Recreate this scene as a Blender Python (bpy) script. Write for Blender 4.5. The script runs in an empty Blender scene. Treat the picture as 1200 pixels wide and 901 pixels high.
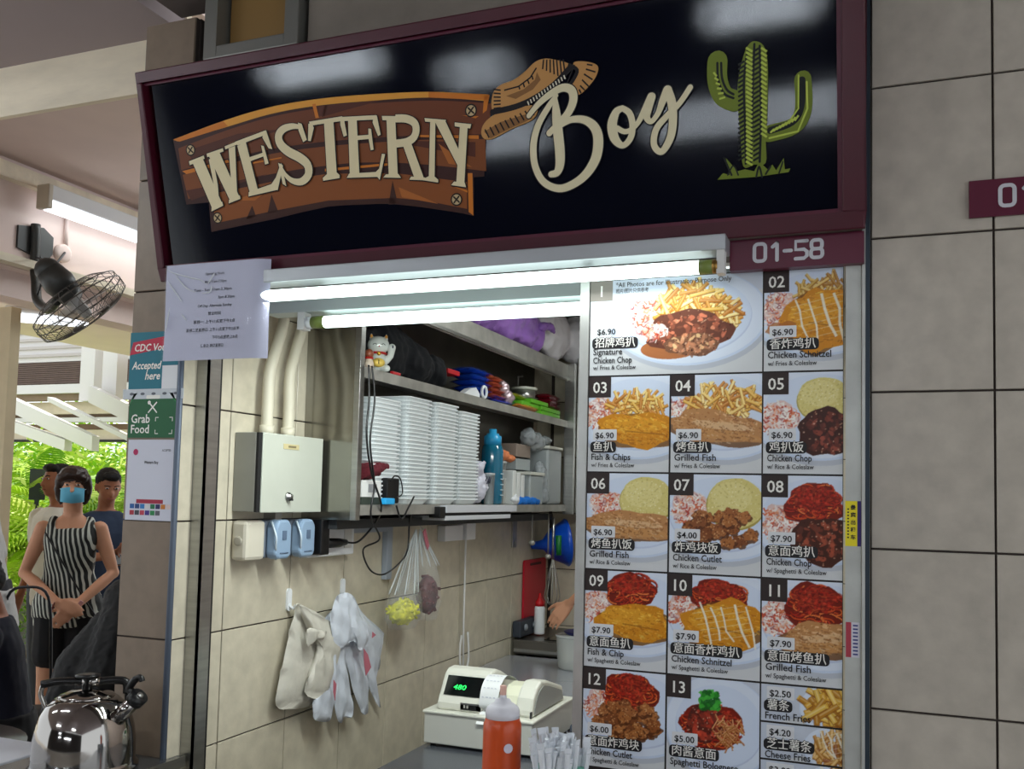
import bpy, bmesh, math, random
import numpy as np
from mathutils import Vector, Matrix
random.seed(7); rng = np.random.default_rng(7)
S = bpy.context.scene
COL = S.collection
# ---------------------------------------------------------------- camera
CAM = Vector((0.0222, -2.5226, 1.712))
RR = [(0.934585377, 0.354984493, 0.0231556169), (0.000167685929, 0.0646519936, -0.997907857), (-0.355738872, 0.932633974, 0.0603632819)]
FL, CX, CY = 1083.5, 618.4, 516.3
cd = bpy.data.cameras.new('camera'); cam = bpy.data.objects.new('camera', cd); COL.objects.link(cam)
cd.sensor_width = 36.0; cd.sensor_fit = 'HORIZONTAL'; cd.lens = FL / 1200 * 36
cd.shift_x = (600 - CX) / 1200; cd.shift_y = (CY - 450.5) / 1200
cd.clip_start = 0.05; cd.clip_end = 200
_r, _u, _b = Vector(RR[0]), -Vector(RR[1]), -Vector(RR[2])
cam.matrix_world = Matrix(((_r.x, _u.x, _b.x, CAM.x), (_r.y, _u.y, _b.y, CAM.y), (_r.z, _u.z, _b.z, CAM.z), (0, 0, 0, 1)))
S.camera = cam
# ---------------------------------------------------------------- world, lights, exposure
w = bpy.data.worlds.new('world'); S.world = w; w.use_nodes = True
bg = w.node_tree.nodes['Background']; bg.inputs[0].default_value = (0.90, 0.96, 1.0, 1); bg.inputs[1].default_value = 1.5
S.view_settings.view_transform = 'Standard'; S.view_settings.look = 'None'
S.view_settings.gamma = 1.0; S.view_settings.use_curve_mapping = False
S.view_settings.exposure = 0.0
def light(name, kind, loc, energy, color=(1, 1, 1), size=(1, 1), direction=(0, 0, -1), angle=None):
    l = bpy.data.lights.new(name, kind); l.energy = energy; l.color = color
    if kind == 'AREA':
        l.shape = 'RECTANGLE'; l.size, l.size_y = size
    if kind == 'SUN' and angle is not None: l.angle = angle
    o = bpy.data.objects.new(name, l); COL.objects.link(o); o.location = loc
    o.rotation_euler = Vector(direction).to_track_quat('-Z', 'Y').to_euler()
    return o
light('sun', 'SUN', (-12, 10, 12), 5.0, (1.0, 0.95, 0.85), direction=(0.25, -0.35, -1), angle=0.02)
TUBE = (0.93, 1.0, 0.97)

def ray(px, py):
    a, b = (px - CX) / FL, (py - CY) / FL
    return Vector([RR[0][i] * a + RR[1][i] * b + RR[2][i] for i in range(3)])
def on(ax, v, px, py):
    """World point where the line of sight through a measured photo point meets the plane axis=v."""
    d = ray(px, py); return CAM + d * ((v - CAM[ax]) / d[ax])

# ---------------------------------------------------------------- helpers
def lin(c):
    return tuple(((x / 255) / 12.92 if x / 255 <= 0.04045 else ((x / 255 + 0.055) / 1.055) ** 2.4) for x in c[:3])
MATS = {}
def mat(name, rgb, rough=0.5, metal=0.0, noise=0.0, nscale=8.0, bump=0.0, bscale=40.0, emit=0.0, trans=0.0, alpha=1.0,
        stretch=(1, 1, 1), rnd=0.0, coat=0.0, vcol=False, spec=None, ior=1.45, brush=None):
    if name in MATS: return MATS[name]
    m = bpy.data.materials.new(name); m.use_nodes = True; nt = m.node_tree; N, L = nt.nodes, nt.links
    p = N['Principled BSDF']; c = (*lin(rgb), 1)
    p.inputs['Base Color'].default_value = c; p.inputs['Roughness'].default_value = rough
    p.inputs['Metallic'].default_value = metal; p.inputs['IOR'].default_value = ior
    if spec is not None: p.inputs['Specular IOR Level'].default_value = spec
    if coat: p.inputs['Coat Weight'].default_value = coat; p.inputs['Coat Roughness'].default_value = 0.1
    if trans: p.inputs['Transmission Weight'].default_value = trans
    if alpha < 1: p.inputs['Alpha'].default_value = alpha
    if emit:
        p.inputs['Emission Color'].default_value = c; p.inputs['Emission Strength'].default_value = emit
    src = None
    tc = N.new('ShaderNodeTexCoord'); mp = N.new('ShaderNodeMapping'); L.new(tc.outputs['Object'], mp.inputs[0])
    mp.inputs['Scale'].default_value = stretch
    if vcol:
        a = N.new('ShaderNodeVertexColor'); a.layer_name = 'Col'; src = a.outputs[0]
    if noise:
        n = N.new('ShaderNodeTexNoise'); n.inputs['Scale'].default_value = nscale; n.inputs['Detail'].default_value = 6
        L.new(mp.outputs[0], n.inputs['Vector'])
        if rnd:
            oi = N.new('ShaderNodeObjectInfo'); va = N.new('ShaderNodeVectorMath'); va.operation = 'MULTIPLY_ADD'
            L.new(oi.outputs['Random'], va.inputs[0]); va.inputs[1].default_value = (37, 91, 53); L.new(tc.outputs['Object'], va.inputs[2])
            L.new(va.outputs[0], mp.inputs[0])
        mr = N.new('ShaderNodeMapRange'); mr.inputs[1].default_value = 0.3; mr.inputs[2].default_value = 0.7
        mr.inputs[3].default_value = 1 - noise; mr.inputs[4].default_value = 1 + noise; L.new(n.outputs[0], mr.inputs[0])
        mx = N.new('ShaderNodeMix'); mx.data_type = 'RGBA'; mx.blend_type = 'MULTIPLY'; mx.inputs[0].default_value = 1
        if src: L.new(src, mx.inputs[6])
        else: mx.inputs[6].default_value = c
        L.new(mr.outputs[0], mx.inputs[7]); src = mx.outputs[2]
    if rnd:
        oi = N.new('ShaderNodeObjectInfo'); mr = N.new('ShaderNodeMapRange'); mr.inputs[3].default_value = 1 - rnd; mr.inputs[4].default_value = 1 + rnd
        L.new(oi.outputs['Random'], mr.inputs[0]); mx = N.new('ShaderNodeMix'); mx.data_type = 'RGBA'; mx.blend_type = 'MULTIPLY'; mx.inputs[0].default_value = 1
        if src: L.new(src, mx.inputs[6])
        else: mx.inputs[6].default_value = c
        L.new(mr.outputs[0], mx.inputs[7]); src = mx.outputs[2]
    if src: L.new(src, p.inputs['Base Color'])
    if src and emit: L.new(src, p.inputs['Emission Color'])
    if bump:
        n = N.new('ShaderNodeTexNoise'); n.inputs['Scale'].default_value = bscale; n.inputs['Detail'].default_value = 4
        L.new(mp.outputs[0], n.inputs['Vector'])
        b = N.new('ShaderNodeBump'); b.inputs['Strength'].default_value = bump; b.inputs['Distance'].default_value = 0.01
        L.new(n.outputs[0], b.inputs['Height']); L.new(b.outputs[0], p.inputs['Normal'])
    MATS[name] = m; return m

class MB:
    """collects shapes, then becomes ONE mesh object"""
    def __init__(s): s.v = []; s.f = []; s.smooth = []; s.g = []
    def add(s, vs, fs, smooth=False):
        k = len(s.v); s.g.append(k); s.v += [tuple(v) for v in vs]; s.f += [tuple(i + k for i in f) for f in fs]; s.smooth += [smooth] * len(fs); return s
    def box(s, x0, x1, y0, y1, z0, z1):
        return s.add([(x0, y0, z0), (x1, y0, z0), (x1, y1, z0), (x0, y1, z0), (x0, y0, z1), (x1, y0, z1), (x1, y1, z1), (x0, y1, z1)],
                     [(0, 3, 2, 1), (4, 5, 6, 7), (0, 1, 5, 4), (1, 2, 6, 5), (2, 3, 7, 6), (3, 0, 4, 7)])
    def prism(s, pts, d, axis=2):
        """polygon pts (2D) extruded d=(d0,d1) along axis"""
        n = len(pts)
        def mk(p, h):
            return (p[0], p[1], h) if axis == 2 else ((p[0], h, p[1]) if axis == 1 else (h, p[0], p[1]))
        vs = [mk(p, d[0]) for p in pts] + [mk(p, d[1]) for p in pts]
        return s.add(vs, [tuple(range(n - 1, -1, -1)), tuple(range(n, 2 * n))] + [(i, (i + 1) % n, n + (i + 1) % n, n + i) for i in range(n)])
    def tube(s, pts, r, n=8, caps=True, closed=False):
        pts = [Vector(p) for p in pts]; k0 = len(s.v); m = len(pts)
        rs = r if isinstance(r, (list, tuple)) else [r] * m
        t0 = (pts[1] - pts[0]).normalized()
        up = Vector((0, 0, 1)) if abs(t0.z) < 0.9 else Vector((1, 0, 0))
        a = t0.cross(up).normalized(); vs = []
        for i, p in enumerate(pts):
            if closed: t = pts[(i + 1) % m] - pts[i - 1]
            elif i == 0: t = pts[1] - pts[0]
            elif i == m - 1: t = pts[-1] - pts[-2]
            else: t = (pts[i + 1] - p).normalized() + (p - pts[i - 1]).normalized()
            t = t.normalized() if t.length > 1e-9 else t0
            a = (a - t * a.dot(t)); a = a.normalized() if a.length > 1e-6 else t.orthogonal().normalized(); b = t.cross(a)
            for j in range(n):
                th = 2 * math.pi * j / n; vs.append(p + (a * math.cos(th) + b * math.sin(th)) * rs[i])
        fs = []
        for i in range(m if closed else m - 1):
            for j in range(n):
                q = (i + 1) % m; fs.append((i * n + j, i * n + (j + 1) % n, q * n + (j + 1) % n, q * n + j))
        if caps and not closed: fs += [tuple(range(n - 1, -1, -1)), tuple(range((m - 1) * n, m * n))]
        return s.add(vs, fs, True)
    def lathe(s, prof, c=(0, 0, 0), n=24, axis=2, sx=1.0, sy=1.0):
        vs = []; m = len(prof)
        for r, h in prof:
            for j in range(n):
                th = 2 * math.pi * j / n; x, y = r * math.cos(th) * sx, r * math.sin(th) * sy
                p = (x, y, h) if axis == 2 else ((x, h, y) if axis == 1 else (h, x, y))
                vs.append((p[0] + c[0], p[1] + c[1], p[2] + c[2]))
        fs = [(i * n + j, i * n + (j + 1) % n, (i + 1) * n + (j + 1) % n, (i + 1) * n + j) for i in range(m - 1) for j in range(n)]
        if prof[0][0] > 1e-5: fs.append(tuple(range(n - 1, -1, -1)))
        if prof[-1][0] > 1e-5: fs.append(tuple(range((m - 1) * n, m * n)))
        return s.add(vs, fs, True)
    def ball(s, c, r, n=10, m=7):
        r = r if isinstance(r, (tuple, list)) else (r, r, r); vs = [(c[0], c[1], c[2] - r[2])]
        for i in range(1, m):
            ph = -math.pi / 2 + math.pi * i / m
            for j in range(n):
                th = 2 * math.pi * j / n; vs.append((c[0] + r[0] * math.cos(ph) * math.cos(th), c[1] + r[1] * math.cos(ph) * math.sin(th), c[2] + r[2] * math.sin(ph)))
        vs.append((c[0], c[1], c[2] + r[2])); t = len(vs) - 1
        fs = [(0, 1 + (j + 1) % n, 1 + j) for j in range(n)]
        fs += [(1 + i * n + j, 1 + i * n + (j + 1) % n, 1 + (i + 1) * n + (j + 1) % n, 1 + (i + 1) * n + j) for i in range(m - 2) for j in range(n)]
        fs += [(t, 1 + (m - 2) * n + j, 1 + (m - 2) * n + (j + 1) % n) for j in range(n)]
        return s.add(vs, fs, True)
    def limb(s, pts, rs, n=12):
        """tapered chain with ball joints, for remeshing"""
        s.tube(pts, list(rs), n)
        for p, r in zip(pts, rs): s.ball(p, r, n, 8)
        return s
    def mesh(s, name):
        me = bpy.data.meshes.new(name); me.from_pydata(s.v, [], s.f); me.polygons.foreach_set('use_smooth', s.smooth); me.update(); return me
    def build(s, name, m, parent=None, loc=None, bevel=0.0, **kw):
        return obj(name, s.mesh(name), m, parent, loc, bevel, **kw)
def bevel_mesh(me, width, seg=2):
    bm = bmesh.new(); bm.from_mesh(me); bmesh.ops.remove_doubles(bm, verts=bm.verts, dist=1e-6)
    bmesh.ops.recalc_face_normals(bm, faces=bm.faces)
    e = [e for e in bm.edges if len(e.link_faces) == 2 and e.calc_face_angle(0) > 0.6]
    bmesh.ops.bevel(bm, geom=e, offset=width, segments=seg, affect='EDGES', profile=0.5, clamp_overlap=True)
    bm.to_mesh(me); bm.free()
def obj(name, me, m, parent=None, loc=None, bevel=0.0, fix=True, **kw):
    if bevel: bevel_mesh(me, bevel)
    elif fix and len(me.vertices) < 60000:
        bm = bmesh.new(); bm.from_mesh(me); bmesh.ops.recalc_face_normals(bm, faces=bm.faces); bm.to_mesh(me); bm.free()
    if m is not None and not me.materials: me.materials.append(m)
    o = bpy.data.objects.new(name, me); COL.objects.link(o)
    if parent is not None: o.parent = parent
    if loc is not None: o.location = loc
    for k, v in kw.items(): o[k] = v
    return o
def tag(o, label, cat, group=None):
    o['label'] = label; o['category'] = cat
    if group: o['group'] = group
    return o
def thing(name, label, cat, loc=(0, 0, 0), rz=0.0, group=None):
    o = bpy.data.objects.new(name, None); COL.objects.link(o); o.location = loc; o.rotation_euler = (0, 0, rz); o.empty_display_size = 0.1
    return tag(o, label, cat, group)
def struct(name, mb, m, **kw):
    o = mb.build(name, m, **kw); o['kind'] = 'structure'; return o
def dup(root, loc=None, label=None, rot=None):
    r = root.copy(); COL.objects.link(r)
    if loc is not None: r.location = loc
    if rot is not None: r.rotation_euler = rot
    if label: r['label'] = label
    for ch in list(root.children):
        c = ch.copy(); COL.objects.link(c); c.parent = r
        for g in ch.children:
            d = g.copy(); COL.objects.link(d); d.parent = c
    return r
def remesh(mb, voxel, name='body', smooth=2, disp=0.0, dscale=0.05, seed=0):
    """one continuous surface out of overlapping volumes"""
    me = mb.mesh('tmp'); bm = bmesh.new(); bm.from_mesh(me); bmesh.ops.recalc_face_normals(bm, faces=bm.faces); bm.to_mesh(me); bm.free()
    o = bpy.data.objects.new('tmp', me); sc = bpy.data.scenes.new('tmp'); sc.collection.objects.link(o)
    r = o.modifiers.new('r', 'REMESH'); r.mode = 'VOXEL'; r.voxel_size = voxel; r.use_smooth_shade = True
    if smooth: sm = o.modifiers.new('s', 'SMOOTH'); sm.factor = 0.5; sm.iterations = smooth
    if disp:
        t = bpy.data.textures.new('t', 'CLOUDS'); t.noise_scale = dscale; t.noise_depth = 2
        d = o.modifiers.new('d', 'DISPLACE'); d.texture = t; d.strength = disp; d.mid_level = 0.5
    with bpy.context.temp_override(scene=sc, view_layer=sc.view_layers[0]): dg = bpy.context.evaluated_depsgraph_get()
    out = bpy.data.meshes.new_from_object(o.evaluated_get(dg), depsgraph=dg); out.name = name
    bpy.data.scenes.remove(sc); bpy.data.objects.remove(o); bpy.data.meshes.remove(me); return out
def catmull(pts, k=6, closed=False):
    pts = [Vector(p) for p in pts]; out = []; n = len(pts)
    for i in range(n if closed else n - 1):
        if closed: p0, p1, p2, p3 = pts[i - 1], pts[i], pts[(i + 1) % n], pts[(i + 2) % n]
        else: p0, p1, p2, p3 = pts[max(i - 1, 0)], pts[i], pts[i + 1], pts[min(i + 2, n - 1)]
        for j in range(k):
            t = j / k
            out.append(0.5 * ((2 * p1) + (p2 - p0) * t + (2 * p0 - 5 * p1 + 4 * p2 - p3) * t * t + (3 * p1 - p0 - 3 * p2 + p3) * t ** 3))
    if not closed: out.append(pts[-1])
    return out
_tc = {}
def text_mb(mb, s, x, z, h, width=None, y=0.0, align='L', bold=0.0, slant=0.0):
    """flat lettering in the XZ plane facing -Y; h = letter size, width = fitted width"""
    key = (s, bold)
    if key not in _tc:
        cu = bpy.data.curves.new('t', 'FONT'); cu.body = s; cu.resolution_u = 2; cu.offset = bold; o = bpy.data.objects.new('t', cu)
        me = bpy.data.meshes.new_from_object(o); vs = np.array([v.co[:] for v in me.vertices]) if len(me.vertices) else np.zeros((0, 3))
        _tc[key] = (vs, [tuple(p.vertices) for p in me.polygons]); bpy.data.objects.remove(o); bpy.data.curves.remove(cu); bpy.data.meshes.remove(me)
    vs, fs = _tc[key]
    if not len(vs): return mb
    x0, x1 = vs[:, 0].min(), vs[:, 0].max(); sx = h if width is None else width / (x1 - x0)
    off = 0 if align == 'L' else (x1 - x0) * sx / (2 if align == 'C' else 1)
    return mb.add([(x + (v[0] - x0) * sx - off + slant * v[1] * h, y, z + v[1] * h) for v in vs], fs)
def stroke(mb, pts, wd, y=0.0, closed=False, cap=True):
    """flat brush stroke in the XZ plane"""
    P = [Vector((p[0], p[1])) for p in pts]; n = len(P); ws = wd if isinstance(wd, (list, tuple)) else [wd] * n; L = []; R = []
    for i, p in enumerate(P):
        if closed: t = P[(i + 1) % n] - P[i - 1]
        else: t = P[min(i + 1, n - 1)] - P[max(i - 1, 0)]
        t = t.normalized() if t.length > 0 else Vector((1, 0)); q = Vector((-t.y, t.x)) * ws[i] / 2; L.append(p + q); R.append(p - q)
    vs = [(p.x, y - i * 1.5e-6, p.y) for i, p in enumerate(L)] + [(p.x, y - i * 1.5e-6, p.y) for i, p in enumerate(R)]
    fs = [(i, (i + 1) % n, n + (i + 1) % n, n + i) for i in range(n if closed else n - 1)]
    mb.add(vs, fs)
    if cap and not closed:
        for p, wv in ((P[0], ws[0]), (P[-1], ws[-1])): disc(mb, p.x, p.y, wv / 2, y)
    return mb
def disc(mb, x, z, r, y=0.0, n=14, rz=None):
    rz = r if rz is None else rz
    return mb.add([(x + r * math.cos(2 * math.pi * i / n), y, z + rz * math.sin(2 * math.pi * i / n)) for i in range(n)], [tuple(range(n))])
def poly(mb, pts, y=0.0):
    return mb.add([(p[0], y, p[1]) for p in pts], [tuple(range(len(pts)))])
def rrect(x0, x1, z0, z1, r, n=4):
    out = []
    for cx, cz, a in ((x1 - r, z1 - r, 0), (x0 + r, z1 - r, 90), (x0 + r, z0 + r, 180), (x1 - r, z0 + r, 270)):
        for i in range(n + 1):
            t = math.radians(a + 90 * i / n); out.append((cx + r * math.cos(t), cz + r * math.sin(t)))
    return out

# ---------------------------------------------------------------- materials
M_tile = mat('wall tile glaze', (188, 180, 168), 0.30, noise=0.11, nscale=16, rnd=0.05, bump=0.05, bscale=60)
M_tile2 = mat('stall tile glaze', (198, 190, 170), 0.30, noise=0.10, nscale=15, rnd=0.04, bump=0.05, bscale=60)
M_tilep = mat('pillar tile glaze', (132, 116, 100), 0.38, noise=0.11, nscale=15, rnd=0.03)
M_grout = mat('dark grout', (62, 54, 50), 0.9)
M_steel = mat('brushed stainless steel', (168, 168, 165), 0.28, 0.95, noise=0.10, nscale=5, stretch=(1, 1, 14))
M_steelh = mat('worn steel sheet', (170, 168, 162), 0.42, 0.55, noise=0.22, nscale=9)
M_steeld = mat('dull steel counter', (120, 122, 126), 0.25, 0.8, noise=0.10, nscale=6)
M_dark = mat('dark rubber', (22, 22, 24), 0.6)
M_black = mat('black plastic', (14, 14, 16), 0.35)
M_white = mat('white paint', (222, 222, 220), 0.5)
M_whitep = mat('white plastic', (232, 235, 238), 0.35)
M_cream = mat('cream pvc', (208, 202, 182), 0.45)
M_maroon = mat('maroon frame enamel', (74, 18, 34), 0.35, noise=0.06)
M_maroonp = mat('maroon plate', (92, 24, 50), 0.35)
M_lettergrey = mat('silver vinyl lettering', (205, 205, 212), 0.4)
M_wallpaint = mat('pinkish beige painted wall', (228, 208, 200), 0.8, noise=0.04, nscale=3)
M_plaster = mat('rough cream plaster', (238, 226, 202), 0.9, noise=0.16, nscale=7, bump=1.0, bscale=9, stretch=(0.3, 1, 1))
M_ceil = mat('grey painted ceiling', (168, 156, 158), 0.9, noise=0.03, nscale=2)
M_conc = mat('bare concrete beam', (142, 132, 122), 0.9, noise=0.15, nscale=6, bump=0.4, bscale=14)
M_tube = mat('glowing fluorescent tube', (235, 255, 250), 0.4, emit=3.5)
M_print = mat('printed menu photo', (255, 255, 255), 0.35, vcol=True, coat=0.0, spec=0.3)
# ================================================================ THE SETTING
FLOOR = 0.12
struct('floor', MB().box(-14, 4, -8, 14, FLOOR - 0.1, FLOOR), mat('terrazzo floor', (166, 158, 148), 0.35, noise=0.15, nscale=20))
# --- right tiled wall: backing plus every tile
W = struct('wall_right', MB().box(0.0, 3.2, 0.006, 0.20, FLOOR, 3.6), M_grout)
def tiles(parent, rects, m, face):
    """rects of (u0,u1,z0,z1); face = function(u, depth, z) giving a point"""
    cache = {}
    for u0, u1, z0, z1 in rects:
        k = (round(u1 - u0, 4), round(z1 - z0, 4))
        if k not in cache:
            g = 0.0028; a, b = k[0] - g, k[1] - g; e = 0.0015
            c = MB(); F0 = Vector(face(0, 0, 0)); vs = [Vector(face(p, 0, q)) - F0 for p, q in ((g, g), (a, g), (a, b), (g, b))] + [Vector(face(p, 0.008 - e, q)) - F0 for p, q in ((g, g), (a, g), (a, b), (g, b))] + \
                [Vector(face(p, 0.008, q)) - F0 for p, q in ((g + e, g + e), (a - e, g + e), (a - e, b - e), (g + e, b - e))]
            c.add(vs, [(8, 9, 10, 11)] + [(i, (i + 1) % 4, 4 + (i + 1) % 4, 4 + i) for i in range(4)] + [(4 + i, 4 + (i + 1) % 4, 8 + (i + 1) % 4, 8 + i) for i in range(4)])
            o = c.build('tile', m, parent); cache[k] = o.data
        else:
            o = bpy.data.objects.new('tile', cache[k]); COL.objects.link(o); o.parent = parent
        o.location = face(u0, 0, z0)
ZR = [FLOOR] + [0.4 * i for i in range(1, 9)] + [3.6]
front = lambda u, d, z: (u, -d, z)
tiles(W, [(a, b, ZR[i], ZR[i + 1]) for i in range(len(ZR) - 1) for a, b in ((0.0, 0.287), (0.287, 0.687), (0.687, 1.087), (1.087, 1.487), (1.487, 1.887))], M_tile, lambda u, d, z: (u, 0.006 - d, z))
# --- stall side wall (left), back wall, right wall, ceiling
SX = -2.21
W = struct('wall_left', MB().box(SX - 0.23, SX - 0.008, 0.02, 3.8, FLOOR, 3.37), M_grout)
ZS = [FLOOR] + [0.4 * i for i in range(1, 8)] + [3.0]
YS = [0.0, 0.26] + [0.26 + 0.405 * i for i in range(1, 9)] + [3.80]
tiles(W, [(YS[j], YS[j + 1], ZS[i], ZS[i + 1]) for i in range(len(ZS) - 1) for j in range(len(YS) - 1)], M_tile2, lambda u, d, z: (SX - 0.008 + d, u, z))
W = struct('wall_back', MB().box(SX - 0.2, 0.3, 3.808, 3.95, FLOOR, 3.3), M_grout)
XS = [SX + 0.02] + [SX + 0.25 + 0.405 * i for i in range(0, 6)] + [0.3]
tiles(W, [(XS[j], XS[j + 1], ZS[i], ZS[i + 1]) for i in range(len(ZS) - 1) for j in range(len(XS) - 1)], M_tile2, lambda u, d, z: (u, 3.808 - d, z))
struct('wall_inner_right', MB().box(0.05, 0.18, 0.2, 3.8, FLOOR, 3.3), M_wallpaint)
struct('ceiling_stall', MB().box(SX, 0.3, 0.02, 3.95, 3.0, 3.1), mat('stall ceiling board', (196, 194, 190), 0.7))
# --- pillar at the left of the opening
PX0, PX1 = -2.445, -2.222
W = struct('wall_pillar', MB().box(PX0 + 0.004, PX1 - 0.004, 0.006, 0.30, FLOOR, 3.37), M_grout)
tiles(W, [(PX0, PX1 - 0.002, z0, z1) for z0, z1 in zip([FLOOR, .4, .8, 1.2, 1.6, 2.0, 2.4, 2.8], [.4, .8, 1.2, 1.6, 2.0, 2.4, 2.8, 3.37])], M_tilep, lambda u, d, z: (u, 0.006 - d, z))
struct('trim_1', MB().tube([(SX - 0.010, 0.0, FLOOR), (SX - 0.010, 0.0, 3.1)], 0.011, 10), mat('blue grey corner trim', (92, 102, 118), 0.45, 0.3))
# shutter guide channels
ch = MB().box(SX, SX + 0.048, 0.068, 0.080, FLOOR, 2.9).box(SX + 0.044, SX + 0.048, 0.068, 0.135, FLOOR, 2.9).box(SX, SX + 0.006, 0.08, 0.16, FLOOR, 2.9)
struct('trim_2', ch, M_steel)
struct('trim_3', MB().box(SX + 0.001, SX + 0.03, 0.12, 0.165, FLOOR, 2.9), M_dark)
ch = MB().box(-0.060, -0.022, -0.012, 0.06, FLOOR, 2.40).box(-0.020, -0.012, -0.02, 0.06, FLOOR, 3.5)
struct('trim_4', ch, mat('painted steel post', (190, 192, 188), 0.4, 0.2, noise=0.12, nscale=12))
struct('trim_5', MB().box(-0.012, -0.001, -0.014, 0.06, FLOOR, 3.5), mat('dark blue grey edge strip', (52, 64, 76), 0.45, 0.3))
# --- wall above the sign, window, concrete beam
struct('wall_upper', MB().box(SX - 0.02, -0.02, 0.10, 0.22, 2.42, 3.9), mat('shaded grey upper wall', (128, 120, 116), 0.9, noise=0.08, nscale=5))  # the wall's own grey, slightly mottled
struct('trim_6', MB().box(-1.77, -0.02, 0.02, 0.10, 3.1, 3.9), M_conc)
Wn = thing('window_1', '', 'window'); del Wn['label']; del Wn['category']; Wn['kind'] = 'structure'
fr = MB().box(-2.18, -2.125, -0.01, 0.09, 3.2, 3.9).box(-1.845, -1.79, -0.01, 0.09, 3.2, 3.9).box(-2.125, -1.845, -0.01, 0.09, 3.2, 3.245)
fr.build('window_frame', mat('grey aluminium window frame', (136, 134, 128), 0.45, 0.5), Wn, bevel=0.004)
MB().box(-2.115, -1.86, 0.05, 0.06, 3.26, 3.9).build('pane', mat('amber window board', (150, 116, 66), 0.5), Wn)
# --- hall ceiling, beams, far header wall
struct('ceiling', MB().box(-9, -2.46, -8, 0.21, 3.45, 3.6).box(-2.46, 4, -8, -0.6, 3.6, 3.7), M_ceil)
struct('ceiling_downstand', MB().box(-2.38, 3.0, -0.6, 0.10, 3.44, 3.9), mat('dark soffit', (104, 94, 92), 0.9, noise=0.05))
struct('trim_7', MB().box(-9, -2.45, 0.205, 0.23, 3.24, 3.6), M_plaster)
struct('ceiling_hall', MB().box(-4.62, -2.45, 0.23, 8, 3.56, 3.7), M_wallpaint)
struct('wall_header', MB().box(-4.85, -4.6, 0.23, 9, 2.95, 3.56), M_wallpaint)
struct('trim_8', MB().box(-4.66, -4.54, 0.5, 9, 3.43, 3.52), M_plaster)
struct('trim_9', MB().box(-4.86, -4.52, 0.5, 9, 2.955, 3.0), mat('cream ledge paint', (226, 216, 194), 0.8, noise=0.05))
struct('trim_10', MB().box(-4.9, -4.7, 0.5, 9, 2.80, 2.95), M_wallpaint)
# hall lamps mirrored by the sign, plus unseen ones added to brighten the hall
def hall_lamp(x, y, z, label, dx=1.2, e=14, em=28, along='x'):
    t = thing('ceiling_lamp', label, 'lamp', (x, y, z), 0 if along == 'x' else math.pi / 2)
    MB().box(-dx / 2, dx / 2, -0.03, 0.03, 0.0, 0.05).build('housing', M_white, t)
    MB().tube([(-dx / 2 + 0.03, 0, -0.045), (dx / 2 - 0.03, 0, -0.045)], 0.05, 10).build('tube', mat('bright lamp diffuser %d' % em, (235, 245, 255), .4, emit=em), t)
    l = light('lamp_glow', 'AREA', (0, 0, -0.1), e, TUBE, (dx - 0.05, 0.03)); l.parent = t; l.rotation_euler = (0, 0, 0)
    return t
hall_lamp(-5.6, -1.6, 3.38, 'added fill lamp out of the frame on the left, farther one', 1.2, 12, 12)  # pair of unseen lamps added to lift the ambient light in the hall
hall_lamp(-3.6, -1.6, 3.38, 'added fill lamp out of the frame on the left, nearer one', 1.2, 12, 12)
hall_lamp(-3.3, 2.3, 3.48, 'added fill lamp hidden behind the pillar', 1.2, 9, 13)  # pair added out of sight to brighten the hall bay and header wall
hall_lamp(-3.3, 4.6, 3.48, 'farther added fill lamp hidden behind the pillar', 1.2, 9, 13)
hall_lamp(-4.44, -5.0, 3.19, 'hall ceiling lamp out in front, mirrored at the upper left of the sign', 1.1, 16)
hall_lamp(-0.78, -5.0, 3.10, 'hall ceiling lamp out in front, mirrored at the top right of the sign', 0.8, 16)
hall_lamp(-4.2, -7.9, 2.98, 'small far hall lamp mirrored beside the hat of the sign', 0.8, 5)
hall_lamp(-1.3, -7.95, 2.17, 'long tube lamp of the stall opposite, mirrored across the cactus', 2.1, 12)
hall_lamp(-3.95, -7.95, 2.23, 'short tube lamp of the stall opposite, mirrored below the hat', 0.9, 5)
struct('wall_opposite', MB().box(-9, 4, -8.3, -8.1, FLOOR, 3.5), mat('opposite stall fronts', (40, 34, 34), 0.7, noise=.2, nscale=2))

# ================================================================ THE SIGN
# hinged box: lower edge on the facade, top leaning out by 0.16
SB, STp = Vector((0, -0.05, 2.415)), Vector((0, -0.21, 3.075)); SL = (STp - SB).length
sgn = bpy.data.objects.new('shop_sign', None); COL.objects.link(sgn)
tag(sgn, 'large leaning dark navy fascia sign reading Western Boy with hat and cactus, maroon frame', 'sign')
th = math.atan2(0.16, 0.66); sgn.location = SB; sgn.rotation_euler = (th, 0, 0)
sn = Vector((0, -math.cos(th), -math.sin(th)))
def suv(px, py):
    """photo point -> sign plane (x along, z up the leaning face)"""
    d = ray(px, py); t = (SB - CAM).dot(sn) / d.dot(sn); p = CAM + d * t
    return (p.x, (p - SB).dot((STp - SB).normalized()))
X0, X1 = -2.262, -0.012
MB().box(X0 + 0.045, X1 - 0.045, 0.0, 0.10, 0.035, SL - 0.035).build('sign_face', mat('glossy navy vinyl', (7, 10, 24), 0.06, bump=0.012, bscale=420, spec=.4), sgn)
fm = MB().box(X0, X1, -0.022, 0.11, SL - 0.035, SL).box(X0, X1, -0.022, 0.11, 0, 0.045).box(X0, X0 + 0.022, -0.022, 0.11, 0.045, SL - 0.035).box(X1 - 0.055, X1, -0.022, 0.11, 0.045, SL - 0.035)
fm.build('sign_frame', M_maroon, sgn, bevel=0.004)
fm = MB().box(X0 + 0.022, X1 - 0.055, -0.008, 0.0, SL - 0.043, SL - 0.035).box(X0 + 0.022, X1 - 0.055, -0.008, 0.0, 0.045, 0.055).box(X1 - 0.066, X1 - 0.055, -0.008, 0.0, 0.055, SL - 0.043)
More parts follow.
